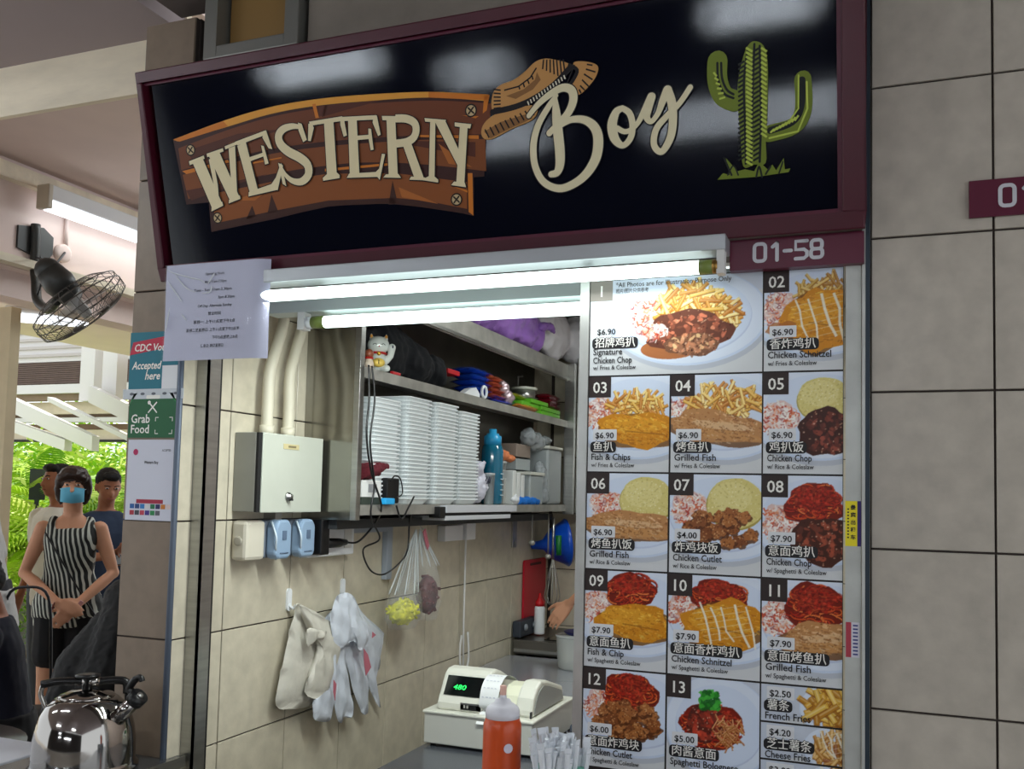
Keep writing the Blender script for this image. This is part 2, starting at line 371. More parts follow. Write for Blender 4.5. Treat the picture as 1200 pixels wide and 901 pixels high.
fm.build('frame_lip', M_maroonp, sgn)
_ly = [-0.0006]
def art(name, color, fn, rough=0.4):
    if isinstance(fn, list):
        y0 = lo = _ly[0]; o = None
        for f1 in fn: _ly[0] = y0; o = art(name, color, f1); lo = min(lo, _ly[0])
        _ly[0] = lo; return o
    mb = MB(); fn(mb, _ly[0]); _ly[0] -= 0.00012
    ends = mb.g[1:] + [len(mb.v)]
    for i, (a, b) in enumerate(zip(mb.g, ends)): mb.v[a:b] = [(p[0], p[1] - i * 1.2e-5, p[2]) for p in mb.v[a:b]]
    _ly[0] = min(_ly[0], min(p[1] for p in mb.v) - 3e-5)
    return mb.build(name, mat('vinyl ' + '%d %d %d' % color, color, rough, spec=0.3), sgn, fix=False)
def z1(x, y): return suv(150 + x / 2.553, y / 2.553)
def z3(x, y): return suv(195 + x / 4.74, 90 + y / 4.74)
def z4(x, y): return suv(385 + x / 4.74, 90 + y / 4.74)
def zb(x, y): return suv(560 + x / 4.444, 60 + y / 4.444)
def zc(x, y): return suv(820 + x / 4.507, 30 + y / 4.507)
def band(f, top, bot):
    """polygon between two polylines"""
    def g(mb, y):
        n = 24
        def smp(L):
            L = [Vector((p[0], p[1])) for p in L]; return catmull([(p.x, p.y, 0) for p in L], 5)
        a, b = smp(top), smp(bot); a = [f(p.x, p.y) for p in a]; b = [f(p.x, p.y) for p in b]
        k = min(len(a), len(b)); vs = [(p[0], y, p[1]) for p in a[:k]] + [(p[0], y, p[1]) for p in b[:k]]
        mb.add(vs, [(i, i + 1, k + i + 1, k + i) for i in range(k - 1)])
    return g
def polys(f, L):
    return [(lambda mb, y, P=P: poly(mb, [f(*p) for p in P], y)) for P in L]
TOP = [(135, 418), (285, 362), (420, 322), (555, 298), (700, 284), (900, 275), (1080, 284)]
MID1 = [(150, 515), (300, 478), (430, 450), (560, 432), (700, 420), (880, 410), (1055, 408)]
LOW1 = [(175, 610), (310, 560), (450, 530), (570, 512), (700, 500), (870, 505), (1066, 526)]
LOW2 = [(248, 692), (330, 672), (450, 648), (580, 622), (720, 612), (870, 620), (1030, 645)]
art('sign_board_edge', (58, 26, 22), band(z1, TOP, [(175, 612), (310, 600), (450, 600), (600, 590), (750, 560), (900, 540), (1066, 528)]))
art('sign_board_edge', (60, 27, 24), polys(z1, [[(238, 560), (1035, 500), (1035, 646), (1000, 638), (900, 622), (790, 610), (700, 610), (600, 618), (520, 635), (440, 655), (340, 675), (250, 694)]]))
sh = lambda L, dx, dy: [(x + dx, y + dy) for x, y in L]
art('sign_plank', (112, 58, 30), band(z1, sh(TOP, 16, 26), sh(MID1, 10, -6)))
art('sign_plank', (128, 70, 32), band(z1, sh(MID1, 14, 8), sh(LOW1, 6, -14)))
art('sign_plank', (140, 78, 34), polys(z1, [[(252, 580), (450, 540), (600, 520), (800, 518), (1015, 545), (1015, 625), (900, 602), (800, 592), (600, 600), (430, 632), (262, 668)]]))
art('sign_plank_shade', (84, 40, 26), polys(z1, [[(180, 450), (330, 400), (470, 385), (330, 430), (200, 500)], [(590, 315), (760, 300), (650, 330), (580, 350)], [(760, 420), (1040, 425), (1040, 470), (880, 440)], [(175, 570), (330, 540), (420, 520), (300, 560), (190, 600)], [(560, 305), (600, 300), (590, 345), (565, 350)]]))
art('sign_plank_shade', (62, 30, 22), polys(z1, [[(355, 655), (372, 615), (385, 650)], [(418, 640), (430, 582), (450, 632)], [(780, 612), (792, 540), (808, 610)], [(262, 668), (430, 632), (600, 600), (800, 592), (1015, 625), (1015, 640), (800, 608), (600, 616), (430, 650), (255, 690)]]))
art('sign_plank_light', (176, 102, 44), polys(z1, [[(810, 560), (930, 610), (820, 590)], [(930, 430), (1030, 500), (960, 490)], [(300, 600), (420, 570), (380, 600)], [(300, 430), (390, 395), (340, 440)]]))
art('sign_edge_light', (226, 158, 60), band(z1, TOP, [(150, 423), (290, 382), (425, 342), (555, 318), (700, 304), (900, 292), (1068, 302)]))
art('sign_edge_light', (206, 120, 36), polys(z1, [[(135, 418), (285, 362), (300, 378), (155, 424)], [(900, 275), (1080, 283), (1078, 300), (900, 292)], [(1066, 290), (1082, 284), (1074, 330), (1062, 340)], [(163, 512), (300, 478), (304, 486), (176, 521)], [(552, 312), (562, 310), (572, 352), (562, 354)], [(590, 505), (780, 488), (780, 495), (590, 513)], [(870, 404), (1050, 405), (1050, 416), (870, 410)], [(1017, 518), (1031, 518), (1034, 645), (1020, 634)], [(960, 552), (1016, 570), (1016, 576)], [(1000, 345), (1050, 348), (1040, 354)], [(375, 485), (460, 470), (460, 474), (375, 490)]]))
for i, (sx_, sy_) in enumerate(((188, 449), (269, 652), (1027, 331), (984, 597))):
    u, v = z1(sx_, sy_); rr = 0.019
    art('sign_screw', (26, 18, 14), lambda mb, y: disc(mb, u, v, rr, y)); art('sign_screw', (196, 172, 130), lambda mb, y: disc(mb, u, v, rr * .78, y))
    art('sign_screw', (40, 28, 20), lambda mb, y: (stroke(mb, [(u - .008, v - .008), (u + .008, v + .008)], .005, y), stroke(mb, [(u - .008, v + .008), (u + .008, v - .008)], .005, y)))
W3 = [[(150, 478), (205, 452), (312, 700), (262, 738)], [(130, 470), (212, 438), (217, 455), (134, 492)], [(255, 748), (320, 716), (314, 694), (256, 720)], [(272, 690), (298, 704), (290, 600), (262, 450), (240, 460), (268, 600)],
      [(240, 440), (298, 418), (412, 672), (360, 692)], [(228, 428), (318, 397), (322, 415), (232, 447)], [(372, 690), (398, 672), (386, 385), (350, 398)], [(328, 387), (400, 358), (404, 374), (332, 404)], [(350, 704), (416, 678), (412, 658), (352, 684)],
      [(398, 385), (445, 362), (512, 628), (468, 645)], [(385, 362), (555, 298), (563, 320), (400, 382)], [(543, 302), (558, 298), (592, 402), (572, 398), (538, 340)], [(452, 452), (546, 420), (550, 440), (458, 474)], [(530, 382), (545, 385), (572, 482), (552, 488), (540, 430)],
      [(460, 665), (462, 640), (600, 592), (622, 600), (622, 628)], [(585, 600), (612, 560), (640, 480), (652, 495), (622, 632)],
      [(735, 255), (755, 262), (784, 350), (764, 364), (738, 300)], [(625, 478), (645, 490), (670, 608), (650, 595)]]
W4 = [[(-105, 250), (80, 220), (85, 245), (-95, 272)], [(-108, 262), (-88, 255), (-78, 285), (-95, 358), (-110, 356)], [(68, 226), (88, 226), (106, 326), (88, 334), (70, 270)], [(-22, 240), (30, 232), (50, 548), (-4, 555)], [(-28, 562), (-4, 540), (50, 532), (66, 546), (65, 563), (-26, 578)],
      [(75, 224), (268, 214), (270, 238), (85, 247)], [(112, 235), (160, 232), (175, 540), (122, 545)], [(256, 216), (272, 216), (293, 322), (279, 330), (248, 255)], [(160, 328), (240, 322), (240, 345), (162, 352)], [(225, 288), (240, 290), (254, 405), (238, 409), (226, 345)], [(105, 562), (118, 538), (285, 528), (290, 556)], [(255, 540), (285, 510), (300, 428), (318, 430), (288, 573), (276, 558)],
      [(325, 230), (374, 230), (388, 550), (338, 550)], [(300, 218), (450, 220), (462, 246), (303, 242)], [(410, 362), (456, 350), (532, 560), (484, 572)], [(308, 560), (322, 542), (392, 540), (406, 562)], [(452, 572), (462, 554), (540, 560), (552, 576)],
      [(536, 230), (655, 240), (652, 258), (540, 250)], [(568, 245), (597, 246), (592, 575), (560, 570)], [(520, 574), (560, 552), (594, 556), (613, 572), (612, 588)], [(592, 246), (655, 252), (756, 470), (736, 524)], [(733, 272), (776, 272), (757, 602), (712, 600)], [(704, 254), (796, 264), (790, 288), (704, 276)], [(684, 602), (700, 582), (760, 588), (767, 614)]]
SC = [(752, 285), (735, 278), (700, 276), (655, 290), (628, 325), (636, 372), (680, 415), (745, 450), (788, 490), (792, 545), (755, 582), (705, 578), (665, 545), (640, 500)]
SW = [18, 24, 32, 40, 46, 48, 50, 50, 48, 46, 40, 30, 22, 14]
RB = [(375, 232), (435, 234), (478, 255), (490, 292), (478, 335), (440, 362), (380, 372)]
LET = [(z3, W3[0:9], None), (z3, W3[9:16], None), (z3, W3[16:18], catmull([(p[0], p[1], w_) for p, w_ in zip(SC, SW)], 4)), (z4, W4[0:5], None), (z4, W4[5:12], None), (z4, W4[12:16], catmull([(p[0], p[1], 40) for p in RB], 5)), (z4, W4[16:], None)]
def lettering(ox, oy):
    out = []
    for f, L, sk in LET:
        def g(mb, y, f=f, L=L, sk=sk):
            for P in L: poly(mb, [f(a + ox, b + oy) for a, b in P], y)
            if sk: stroke(mb, [f(p.x + ox, p.y + oy) for p in sk], [p.z * 0.00057 for p in sk], y, cap=False)
        out.append(g)
    return out
for k, (ox, oy) in enumerate(((5, 5), (-4, 3), (4, -4), (0, 7), (7, 0), (-3, -4))): art('letter_outline', (34, 16, 12), lettering(ox, oy))
art('letter', (232, 218, 178), lettering(0, 0))
# hat
art('hat_art', (196, 144, 84), lambda mb, y: [poly(mb, [zb(p.x, p.y) for p in catmull([(a, b, 0) for a, b in P], 4, True)], y) for P in
    ([(500, 62), (560, 55), (620, 72), (628, 105), (600, 160), (530, 228), (490, 190), (515, 120)],
     [(80, 312), (80, 225), (120, 178), (190, 150), (250, 105), (300, 58), (355, 40), (430, 52), (478, 75), (430, 150), (330, 235), (240, 282), (150, 300)],
     [(25, 445), (28, 390), (75, 340), (160, 305), (260, 285), (315, 290), (290, 355), (180, 405), (70, 460)])])
art('hat_shade', (140, 98, 56), polys(zb, [[(150, 235), (240, 200), (300, 150), (310, 110), (330, 150), (290, 200), (200, 250)], [(35, 420), (120, 370), (250, 330), (290, 350), (180, 400), (70, 455)]]))
def hatlines(mb, y):
    L = [[(85, 200 + 20 * i), (122, 205 + 18 * i)] for i in range(6)] + [[(345 + 17 * i, 45), (340 + 20 * i, 95 + 9 * i)] for i in range(7)]
    L += [[(40 + 26 * i, 408 - 12 * i), (62 + 26 * i, 452 - 13 * i)] for i in range(10)] + [[(570, 70), (600, 75)], [(565, 95), (615, 110)], [(555, 120), (600, 150)], [(545, 150), (580, 185)], [(535, 180), (560, 205)], [(530, 200), (540, 220)]]
    L += [[(140, 205), (215, 185), (275, 140), (308, 88)], [(215, 180), (222, 200)], [(240, 170), (246, 190)], [(262, 150), (270, 172)], [(285, 130), (290, 150)]]
    for P in L: stroke(mb, [zb(*p) for p in P], 0.0042, y, cap=False)
    for P, w_ in (([(80, 318), (200, 290), (300, 245), (400, 175), (480, 90)], 0.016), ([(480, 75), (520, 100), (500, 150), (470, 190)], 0.010), ([(505, 75), (470, 160)], .004)):
        stroke(mb, [zb(p.x, p.y) for p in catmull([(a, b, 0) for a, b in P], 4)], w_, y)
art('hat_line', (20, 12, 16), hatlines)['kind'] = 'stuff'
art('hat_band_dash', (226, 220, 200), lambda mb, y: [stroke(mb, [zb(a, b), zb(a + 7, b + 20)], 0.0035, y, cap=False) for a, b in [(262 + 14.5 * i, 262 - 10.4 * i) for i in range(14)]])
# script word
def script(grow):
    out = []
    for grp in ((0, 1, 2), (3,), (4, 5, 6)):
      def g(mb, y, grp=grp):
        for q_, (P, ws) in enumerate((([(268, 338), (320, 275), (385, 222), (445, 192), (490, 205), (500, 255), (475, 320), (425, 375), (375, 428)], [22, 26, 30, 34, 38, 38, 34, 28, 28]),
                      ([(405, 240), (412, 330), (420, 420), (430, 520), (430, 590), (415, 632), (385, 642)], [18, 40, 46, 46, 42, 34, 28]),
                      ([(430, 390), (490, 358), (560, 360), (612, 400), (630, 470), (612, 570), (545, 662), (440, 715), (350, 685), (302, 600), (293, 490), (318, 385), (375, 285), (412, 232)], [22, 28, 34, 42, 46, 44, 38, 34, 32, 32, 32, 30, 26, 18]),
                      ([(755, 298), (722, 320), (702, 385), (715, 455), (757, 492), (798, 452), (808, 385), (792, 325), (755, 298)], [24, 34, 44, 40, 26, 28, 28, 28, 24]),
                      ([(728, 402), (765, 420), (800, 410), (835, 375), (865, 320), (905, 238)], [24, 22, 22, 22, 28, 34]),
                      ([(908, 238), (890, 300), (882, 345), (905, 368), (940, 325), (965, 260), (990, 205)], [34, 34, 30, 22, 24, 32, 40]),
                      ([(990, 205), (1012, 270), (1018, 360), (1005, 450), (960, 524), (920, 490), (930, 410), (985, 340), (1050, 275), (1108, 190)], [38, 38, 36, 34, 28, 28, 28, 26, 24, 24]))):
            if q_ not in grp: continue
            C_ = catmull([(p[0], p[1], w_) for p, w_ in zip(P, ws)], 6)
            stroke(mb, [zb(p.x, p.y) for p in C_], [(p.z + grow) * 0.00062 for p in C_], y)
      out.append(g)
    return out
art('letter_outline', (10, 8, 14), script(9)); art('letter', (230, 220, 184), script(0))
# cactus
CG, CLt, CD_ = (112, 128, 36), (188, 204, 84), (12, 18, 16)
def cactus_trunk(mb, y): poly(mb, [zc(p.x, p.y) for p in catmull([(a, b, 0) for a, b in [(290, 85), (338, 108), (360, 200), (360, 400), (350, 600), (350, 725), (290, 735), (232, 745), (218, 600), (200, 350), (225, 190), (255, 110)]], 4, True)], y)
def cactus_arm(P, w_): return lambda mb, y: stroke(mb, [zc(p.x, p.y) for p in catmull([(a, b, 0) for a, b in P], 5)], w_, y)
def cactus_grass(mb, y): poly(mb, [zc(*p) for p in [(95, 815), (125, 780), (160, 790), (140, 700), (200, 770), (240, 760), (290, 770), (315, 720), (360, 760), (385, 735), (405, 765), (445, 700), (450, 760), (480, 755), (470, 775), (300, 800)]], y)
cactus_body = [cactus_trunk, cactus_arm([(95, 190), (95, 290), (125, 370), (185, 400)], 0.052), cactus_arm([(545, 285), (548, 440), (500, 530), (368, 572)], 0.042), cactus_grass]
art('cactus_art', CG, cactus_body)
art('cactus_dark', CD_, lambda mb, y: [stroke(mb, [zc(p.x, p.y) for p in catmull([(a, b, 0) for a, b in P], 5)], w_, y) for P, w_ in (
    ([(252, 140), (235, 300), (240, 500), (245, 730)], .006), ([(290, 100), (282, 300), (278, 500), (272, 730)], .006), ([(318, 110), (322, 300), (325, 500), (318, 720)], .006),
    ([(540, 290), (535, 430), (490, 510), (375, 555)], .018), ([(95, 200), (100, 290), (130, 360), (180, 385)], .006), ([(115, 200), (120, 280), (145, 340), (180, 365)], .006),
    ([(130, 700), (170, 790)], .005), ([(150, 790), (180, 740), (205, 790)], .004), ([(300, 800), (315, 745), (330, 800)], .005), ([(350, 785), (375, 745)], .005), ([(420, 780), (440, 720)], .004))])
def chevrons(side):
    def g(mb, y):
        for (xa, xb, d, z0, z1_, st) in ((205, 238, 1, 200, 720, 24), (246, 280, -1, 130, 740, 23), (284, 318, 1, 130, 720, 25), (326, 356, -1, 130, 600, 25)):
            if (d < 0) != side: continue
            q = z0
            while q < z1_:
                stroke(mb, [zc(xa, q + (10 if d > 0 else -10)), zc(xb, q - (10 if d > 0 else -10))], 0.0055, y, cap=False); q += st
        if side:
            for i in range(6): stroke(mb, [zc(75 + 6 * i, 250 + 28 * i), zc(92 + 9 * i, 270 + 22 * i)], .005, y, cap=False)
            for i in range(9): stroke(mb, [zc(375 + 16 * i, 568 - 8 * i), zc(395 + 16 * i, 548 - 9 * i)], .005, y, cap=False)
            stroke(mb, [zc(523, 265), zc(522, 440), zc(480, 500)], .004, y); stroke(mb, [zc(566, 300), zc(570, 440), zc(520, 560), zc(370, 596)], .005, y)
    return g
art('cactus_dark', CD_, chevrons(False))['kind'] = 'stuff'; art('cactus_light', CLt, chevrons(True))['kind'] = 'stuff'

# ================================================================ FIXTURES UNDER THE SIGN
t = thing('strip_light', 'long fluorescent batten lit right under the sign', 'lamp', (-1.09, -0.08, 2.37))
MB().box(-0.79, 0.735, -0.035, 0.045, 0.0, 0.043).build('housing', mat('galvanised batten body', (176, 180, 184), 0.35, 0.5, noise=0.12, stretch=(0.2, 1, 1)), t, bevel=0.003)
MB().tube([(-0.745, -0.02, -0.04), (0.665, -0.02, -0.04)], 0.0185, 14).build('tube', M_tube, t)
MB().box(0.712, 0.732, -0.035, 0.0, -0.062, 0.0).box(-0.785, -0.765, -0.035, 0.0, -0.062, 0.0).build('lamp_holder', M_white, t)
MB().tube([(0.665, -0.02, -0.04), (0.70, -0.02, -0.04)], 0.0190, 14).build('tube_sleeve', mat('green tube sleeve', (122, 138, 66), 0.4), t, label='green printed sleeve at the tube end')
MB().tube([(0.70, -0.02, -0.04), (0.714, -0.02, -0.04)], 0.0190, 14).build('tube_cap', mat('brass tube cap', (150, 116, 60), 0.3, 0.8), t)
l = light('batten_glow', 'AREA', (-0.04, -0.02, -0.064), 3.6, TUBE, (1.4, 0.03)); l.parent = t; l.rotation_euler = (0, 0, 0)
t = thing('strip_light', 'second fluorescent batten inside the stall, behind the first and partly behind the menu', 'lamp', (-1.0, 0.17, 2.33))
MB().box(-1.0, 0.62, -0.02, 0.06, 0.0, 0.055).build('housing', mat('pale batten body', (196, 206, 206), 0.4, 0.2), t, bevel=0.003)
MB().tube([(-0.76, 0, -0.035), (0.56, 0, -0.035)], 0.0205, 14).build('tube', M_tube, t)
MB().tube([(-0.81, 0, -0.035), (-0.76, 0, -0.035)], 0.021, 14).build('tube_sleeve', mat('green tube sleeve', (122, 138, 66), 0.4), t)
MB().tube([(-0.833, 0, -0.035), (-0.81, 0, -0.035)], 0.021, 14).build('tube_cap', M_whitep, t)
MB().box(-0.86, -0.833, -0.02, 0.02, -0.06, 0.0).box(0.56, 0.585, -0.02, 0.02, -0.06, 0.0).build('lamp_holder', M_white, t)
l = light('batten_glow', 'AREA', (-0.1, 0, -0.062), 24, TUBE, (1.3, 0.03)); l.parent = t; l.rotation_euler = (math.radians(25), 0, 0)
# unit number plates
def digits(mb, s, x, z, h, wd, y, k=0.62, gap=0.22):
    """rounded square numerals"""
    w_ = h * k; t_ = wd
    def seg(pts): stroke(mb, pts, t_, y, cap=True)
    for c in s:
        a, b, lo, hi, md = x, x + w_, z, z + h, z + h / 2
        if c == '0': seg([(p[0], p[1]) for p in rrect(a, b, lo, hi, w_ * .32)] + [(b, hi - w_ * .32)])
        elif c == '1': seg([(a + w_ * .3, hi - h * .22), (a + w_ * .7, hi)]); seg([(a + w_ * .7, hi), (a + w_ * .7, lo)])
        elif c == '-': a = x; seg([(a, md), (a + w_ * .6, md)]); x -= w_ * .35
        elif c == '5': seg([(b, hi), (a, hi), (a, md + h * .02), (b - w_ * .25, md + h * .02), (b, md - h * .12), (b, lo + h * .14), (b - w_ * .25, lo), (a, lo)])
        elif c == '9': seg([(p[0], p[1]) for p in rrect(a, b, md - h * .05, hi, w_ * .3)] + [(b, hi - w_ * .3)]); seg([(b, md), (b, lo + h * .14), (b - w_ * .25, lo), (a, lo)])
        elif c == '8': seg([(p[0], p[1]) for p in rrect(a + w_ * .04, b - w_ * .04, md, hi, w_ * .28)] + [(b - w_ * .04, hi - w_ * .28)]); seg([(p[0], p[1]) for p in rrect(a, b, lo, md, w_ * .3)] + [(b, md - w_ * .3)])
        x += w_ + h * gap
    return mb
t = thing('number_plate', 'maroon unit number plate reading 01-58 above the menu board', 'sign', (-0.185, -0.03, 2.33))
MB().box(-0.17, 0.17, -0.01, 0.02, 0.0, 0.082).build('plate', M_maroonp, t)
digits(MB(), '01-58', -0.105, 0.021, 0.046, 0.0095, -0.0115).build('lettering', M_lettergrey, t, fix=False)
t = thing('number_plate', 'maroon unit number plate with white digits on the tiled wall at the right edge', 'sign', (0.231, -0.004, 2.432))
MB().box(0, 0.38, -0.008, 0.0, 0.0, 0.094).build('plate', M_maroonp, t, bevel=0.001)
digits(MB(), '01-59', 0.070, 0.024, 0.051, 0.0095, -0.0095).build('lettering', M_lettergrey, t, fix=False)
# ================================================================ MENU BOARD
class Ras:
    """paints a flat print as a small grid of colours"""
    def __init__(s, w, h, W_, H_):
        s.k = 2; s.w, s.h = w, h; s.sx, s.sy = w * 2 / W_, h * 2 / H_; s.a = np.zeros((h * 2, w * 2, 3), np.float32); s.yy, s.xx = np.mgrid[0:h * 2, 0:w * 2].astype(np.float32) + 0.5
    def fill(s, c): s.a[:] = c
    def poly(s, P, c, al=1.0):
        P = np.array(P, np.float32) * (s.sx, s.sy); x0, y0 = np.floor(P.min(0)).astype(int); x1, y1 = np.ceil(P.max(0)).astype(int) + 1
        x0, y0 = max(x0, 0), max(y0, 0); x1, y1 = min(x1, s.w * 2), min(y1, s.h * 2)
        if x1 <= x0 or y1 <= y0: return
        X, Y = s.xx[y0:y1, x0:x1], s.yy[y0:y1, x0:x1]; m = np.zeros(X.shape, bool); n = len(P)
        for i in range(n):
            ax, ay = P[i]; bx, by = P[(i + 1) % n]
            if ay == by: continue
            m ^= ((ay > Y) != (by > Y)) & (X < (bx - ax) * (Y - ay) / (by - ay) + ax)
        v = s.a[y0:y1, x0:x1]; v[m] = v[m] * (1 - al) + np.array(c, np.float32) * al
    def ell(s, x, y, rx, ry, c, al=1.0, n=28, wob=0.0, rot=0.0):
        P = []; ph = rng.uniform(0, 6.28, 4)
        for i in range(n):
            t = 2 * math.pi * i / n; k = 1 + wob * (math.sin(3 * t + ph[0]) * .4 + math.sin(5 * t + ph[1]) * .35 + math.sin(9 * t + ph[2]) * .25)
            a, b = rx * k * math.cos(t), ry * k * math.sin(t); P.append((x + a * math.cos(rot) - b * math.sin(rot), y + a * math.sin(rot) + b * math.cos(rot)))
        s.poly(P, c, al); return P
    def line(s, P, wd, c, al=1.0):
        P = np.array(P, float)
        for i in range(len(P) - 1):
            d = P[i + 1] - P[i]; L = np.hypot(*d)
            if L < 1e-6: continue
            q = np.array([-d[1], d[0]]) / L * wd / 2; e = d / L * wd * .3
            s.poly([P[i] + q - e, P[i + 1] + q + e, P[i + 1] - q + e, P[i] - q - e], c, al)
    def colors(s):
        a = s.a.reshape(s.h, 2, s.w, 2, 3).mean((1, 3)) / 255.0; a = np.clip(a, 0, 1)
        return np.where(a <= 0.04045, a / 12.92, ((a + 0.055) / 1.055) ** 2.4)
    def grid(s, x0, x1, z0, z1, y):
        w, h = s.w, s.h; me = bpy.data.meshes.new('dish_photo')
        X = np.linspace(x0, x1, w); Z = np.linspace(z1, z0, h); v = np.zeros((h, w, 3), np.float32); v[..., 0] = X[None]; v[..., 1] = y; v[..., 2] = Z[:, None]
        i = np.arange((h - 1) * w).reshape(h - 1, w)[:, :-1]; f = np.stack([i + w, i + w + 1, i + 1, i], -1).reshape(-1, 4)
        me.vertices.add(w * h); me.vertices.foreach_set('co', v.ravel()); me.loops.add(f.size); me.loops.foreach_set('vertex_index', f.ravel().astype(np.int32))
        me.polygons.add(len(f)); me.polygons.foreach_set('loop_start', (np.arange(len(f)) * 4).astype(np.int32)); me.polygons.foreach_set('loop_total', np.full(len(f), 4, np.int32))
        me.update(); me.validate(); c = np.ones((h * w, 4), np.float32); c[:, :3] = s.colors().reshape(-1, 3)
        at = me.color_attributes.new('Col', 'FLOAT_COLOR', 'POINT'); at.data.foreach_set('color', c.ravel()); return me
U = rng.uniform
def pick(L): return np.array(L[int(U(0, len(L)))], float) + U(-9, 9)
def fries(r, cx, cy, rx, ry, n, L=16, wd=2.6, pal=((240, 190, 80), (250, 215, 120), (222, 150, 48), (255, 228, 150), (206, 128, 40))):
    for i in range(n):
        t, q = U(0, 6.28), U(0, 1) ** .6; x, y = cx + rx * q * math.cos(t), cy + ry * q * math.sin(t); a = U(-1.2, 1.2) + (1.57 if U(0, 1) < .6 else 0.3); l = L * U(.6, 1.1) / 2
        dx, dy = math.cos(a) * l, math.sin(a) * l; c = pick(pal)
        r.line([(x - dx, y - dy + .8), (x + dx, y + dy + .8)], wd * 1.25, (150, 88, 26), .75); r.line([(x - dx, y - dy), (x + dx, y + dy)], wd, c); r.line([(x - dx, y - dy - .4), (x + dx, y + dy - .4)], wd * .35, c * .5 + 127, .6)
def slaw(r, cx, cy, rx, ry, n=150):
    r.ell(cx, cy, rx, ry, (226, 196, 190), 1, wob=.2)
    for i in range(n):
        t, q = U(0, 6.28), U(0, 1) ** .5; x, y = cx + rx * q * math.cos(t), cy + ry * q * math.sin(t); a = U(0, 3.14); l = U(2, 5)
        c = pick([(246, 236, 232), (250, 245, 240), (244, 240, 232), (214, 100, 60), (190, 70, 54), (236, 180, 150), (176, 120, 120), (240, 225, 220), (226, 150, 110)])
        r.line([(x, y), (x + l * math.cos(a), y + l * math.sin(a)), (x + l * 1.5 * math.cos(a + .7), y + l * 1.5 * math.sin(a + .7))], U(.9, 1.8), c, .9)
def speck(r, P, n, pal, sz=1.2, al=.6):
    P = np.array(P); c0 = P.mean(0)
    for i in range(n):
        p = c0 + (P[int(U(0, len(P)))] - c0) * U(0, 1) ** .5 * .97; r.ell(p[0], p[1], U(.5, 1) * sz, U(.4, .9) * sz, pick(pal), al, 6)
def rice(r, cx, cy, rx, ry):
    r.ell(cx, cy + 2, rx * 1.02, ry, (176, 160, 80), 1); P = r.ell(cx, cy, rx, ry, (222, 208, 130), 1, wob=.04); r.ell(cx - rx * .15, cy - ry * .25, rx * .7, ry * .6, (234, 222, 152), .7)
    speck(r, P, 420, [(240, 232, 176), (206, 190, 104), (250, 242, 200), (214, 200, 120), (190, 172, 90)], 1.1, .6)
def spag(r, cx, cy, rx, ry, n=130):
    r.ell(cx, cy, rx, ry, (120, 30, 14), 1, wob=.15)
    for i in range(n):
        t, q = U(0, 6.28), U(0, 1) ** .5; x, y = cx + rx * .8 * q * math.cos(t), cy + ry * .8 * q * math.sin(t); R_ = U(4, 12); a0 = U(0, 6.28)
        P = [(x + R_ * math.cos(a0 + k * .35), y + R_ * .6 * math.sin(a0 + k * .35)) for k in range(6)]
        r.line([(a, b + .8) for a, b in P], 2.2, (90, 18, 8), .7); r.line(P, 1.5, pick([(214, 84, 34), (196, 58, 26), (230, 120, 56), (176, 40, 20)]))
    P = r.ell(cx, cy - ry * .35, rx * .75, ry * .55, (140, 30, 16), .55, wob=.3)
    speck(r, P, 130, [(176, 36, 18), (110, 24, 12), (206, 60, 34), (150, 50, 26)], 2.2, .85)
def hatch(r, cx, cy, rx, ry, n, pal, rot=0.0):
    for i in range(n):
        t, q = U(0, 6.28), U(0, 1) ** .5 * .92; a, b = rx * q * math.cos(t), ry * q * math.sin(t); x, y = cx + a * math.cos(rot) - b * math.sin(rot), cy + a * math.sin(rot) + b * math.cos(rot)
        d = U(-.5, .5) + rot + .5; l = U(2, 6); k = np.array(pick(pal)) * (1.12 - .26 * (b / ry + 1) / 2); r.line([(x, y), (x + l * math.cos(d), y + l * .55 * math.sin(d))], U(.8, 2.0), np.clip(k, 0, 255), .6)
def fried_fish(r, cx, cy, rx, ry, rot=.05):
    r.ell(cx, cy + 3, rx, ry, (120, 70, 16), .8, wob=.12, rot=rot); P = r.ell(cx, cy, rx, ry, (214, 140, 26), 1, wob=.22, rot=rot); r.ell(cx - 6, cy - ry * .25, rx * .75, ry * .5, (236, 172, 50), .6, rot=rot)
    hatch(r, cx, cy, rx, ry, 170, [(244, 184, 64), (196, 118, 18), (250, 204, 96), (172, 98, 14), (230, 152, 36)], rot)
    speck(r, P, 260, [(240, 180, 60), (190, 112, 14), (250, 200, 90), (166, 92, 12), (226, 150, 36)], 1.1, .55)
    r.line([(cx - rx * .3, cy + ry * .1), (cx + rx * .6, cy + ry * .3)], 1.5, (140, 80, 14), .5)
def grilled(r, cx, cy, rx, ry, rot=.08):
    r.ell(cx, cy + 3, rx, ry, (110, 66, 30), .8, wob=.1, rot=rot); P = r.ell(cx, cy, rx, ry, (190, 136, 84), 1, wob=.24, rot=rot); r.ell(cx + 4, cy - ry * .1, rx * .6, ry * .25, (226, 190, 146), .8, rot=rot); r.ell(cx, cy + ry * .45, rx * .85, ry * .3, (206, 150, 88), .6, rot=rot)
    hatch(r, cx, cy, rx, ry, 190, [(150, 96, 50), (220, 176, 126), (128, 78, 42), (232, 200, 158), (176, 118, 68), (206, 150, 96)], rot)
    speck(r, P, 240, [(150, 96, 50), (214, 166, 112), (104, 60, 32), (230, 196, 150), (170, 110, 60)], 1.1, .6)
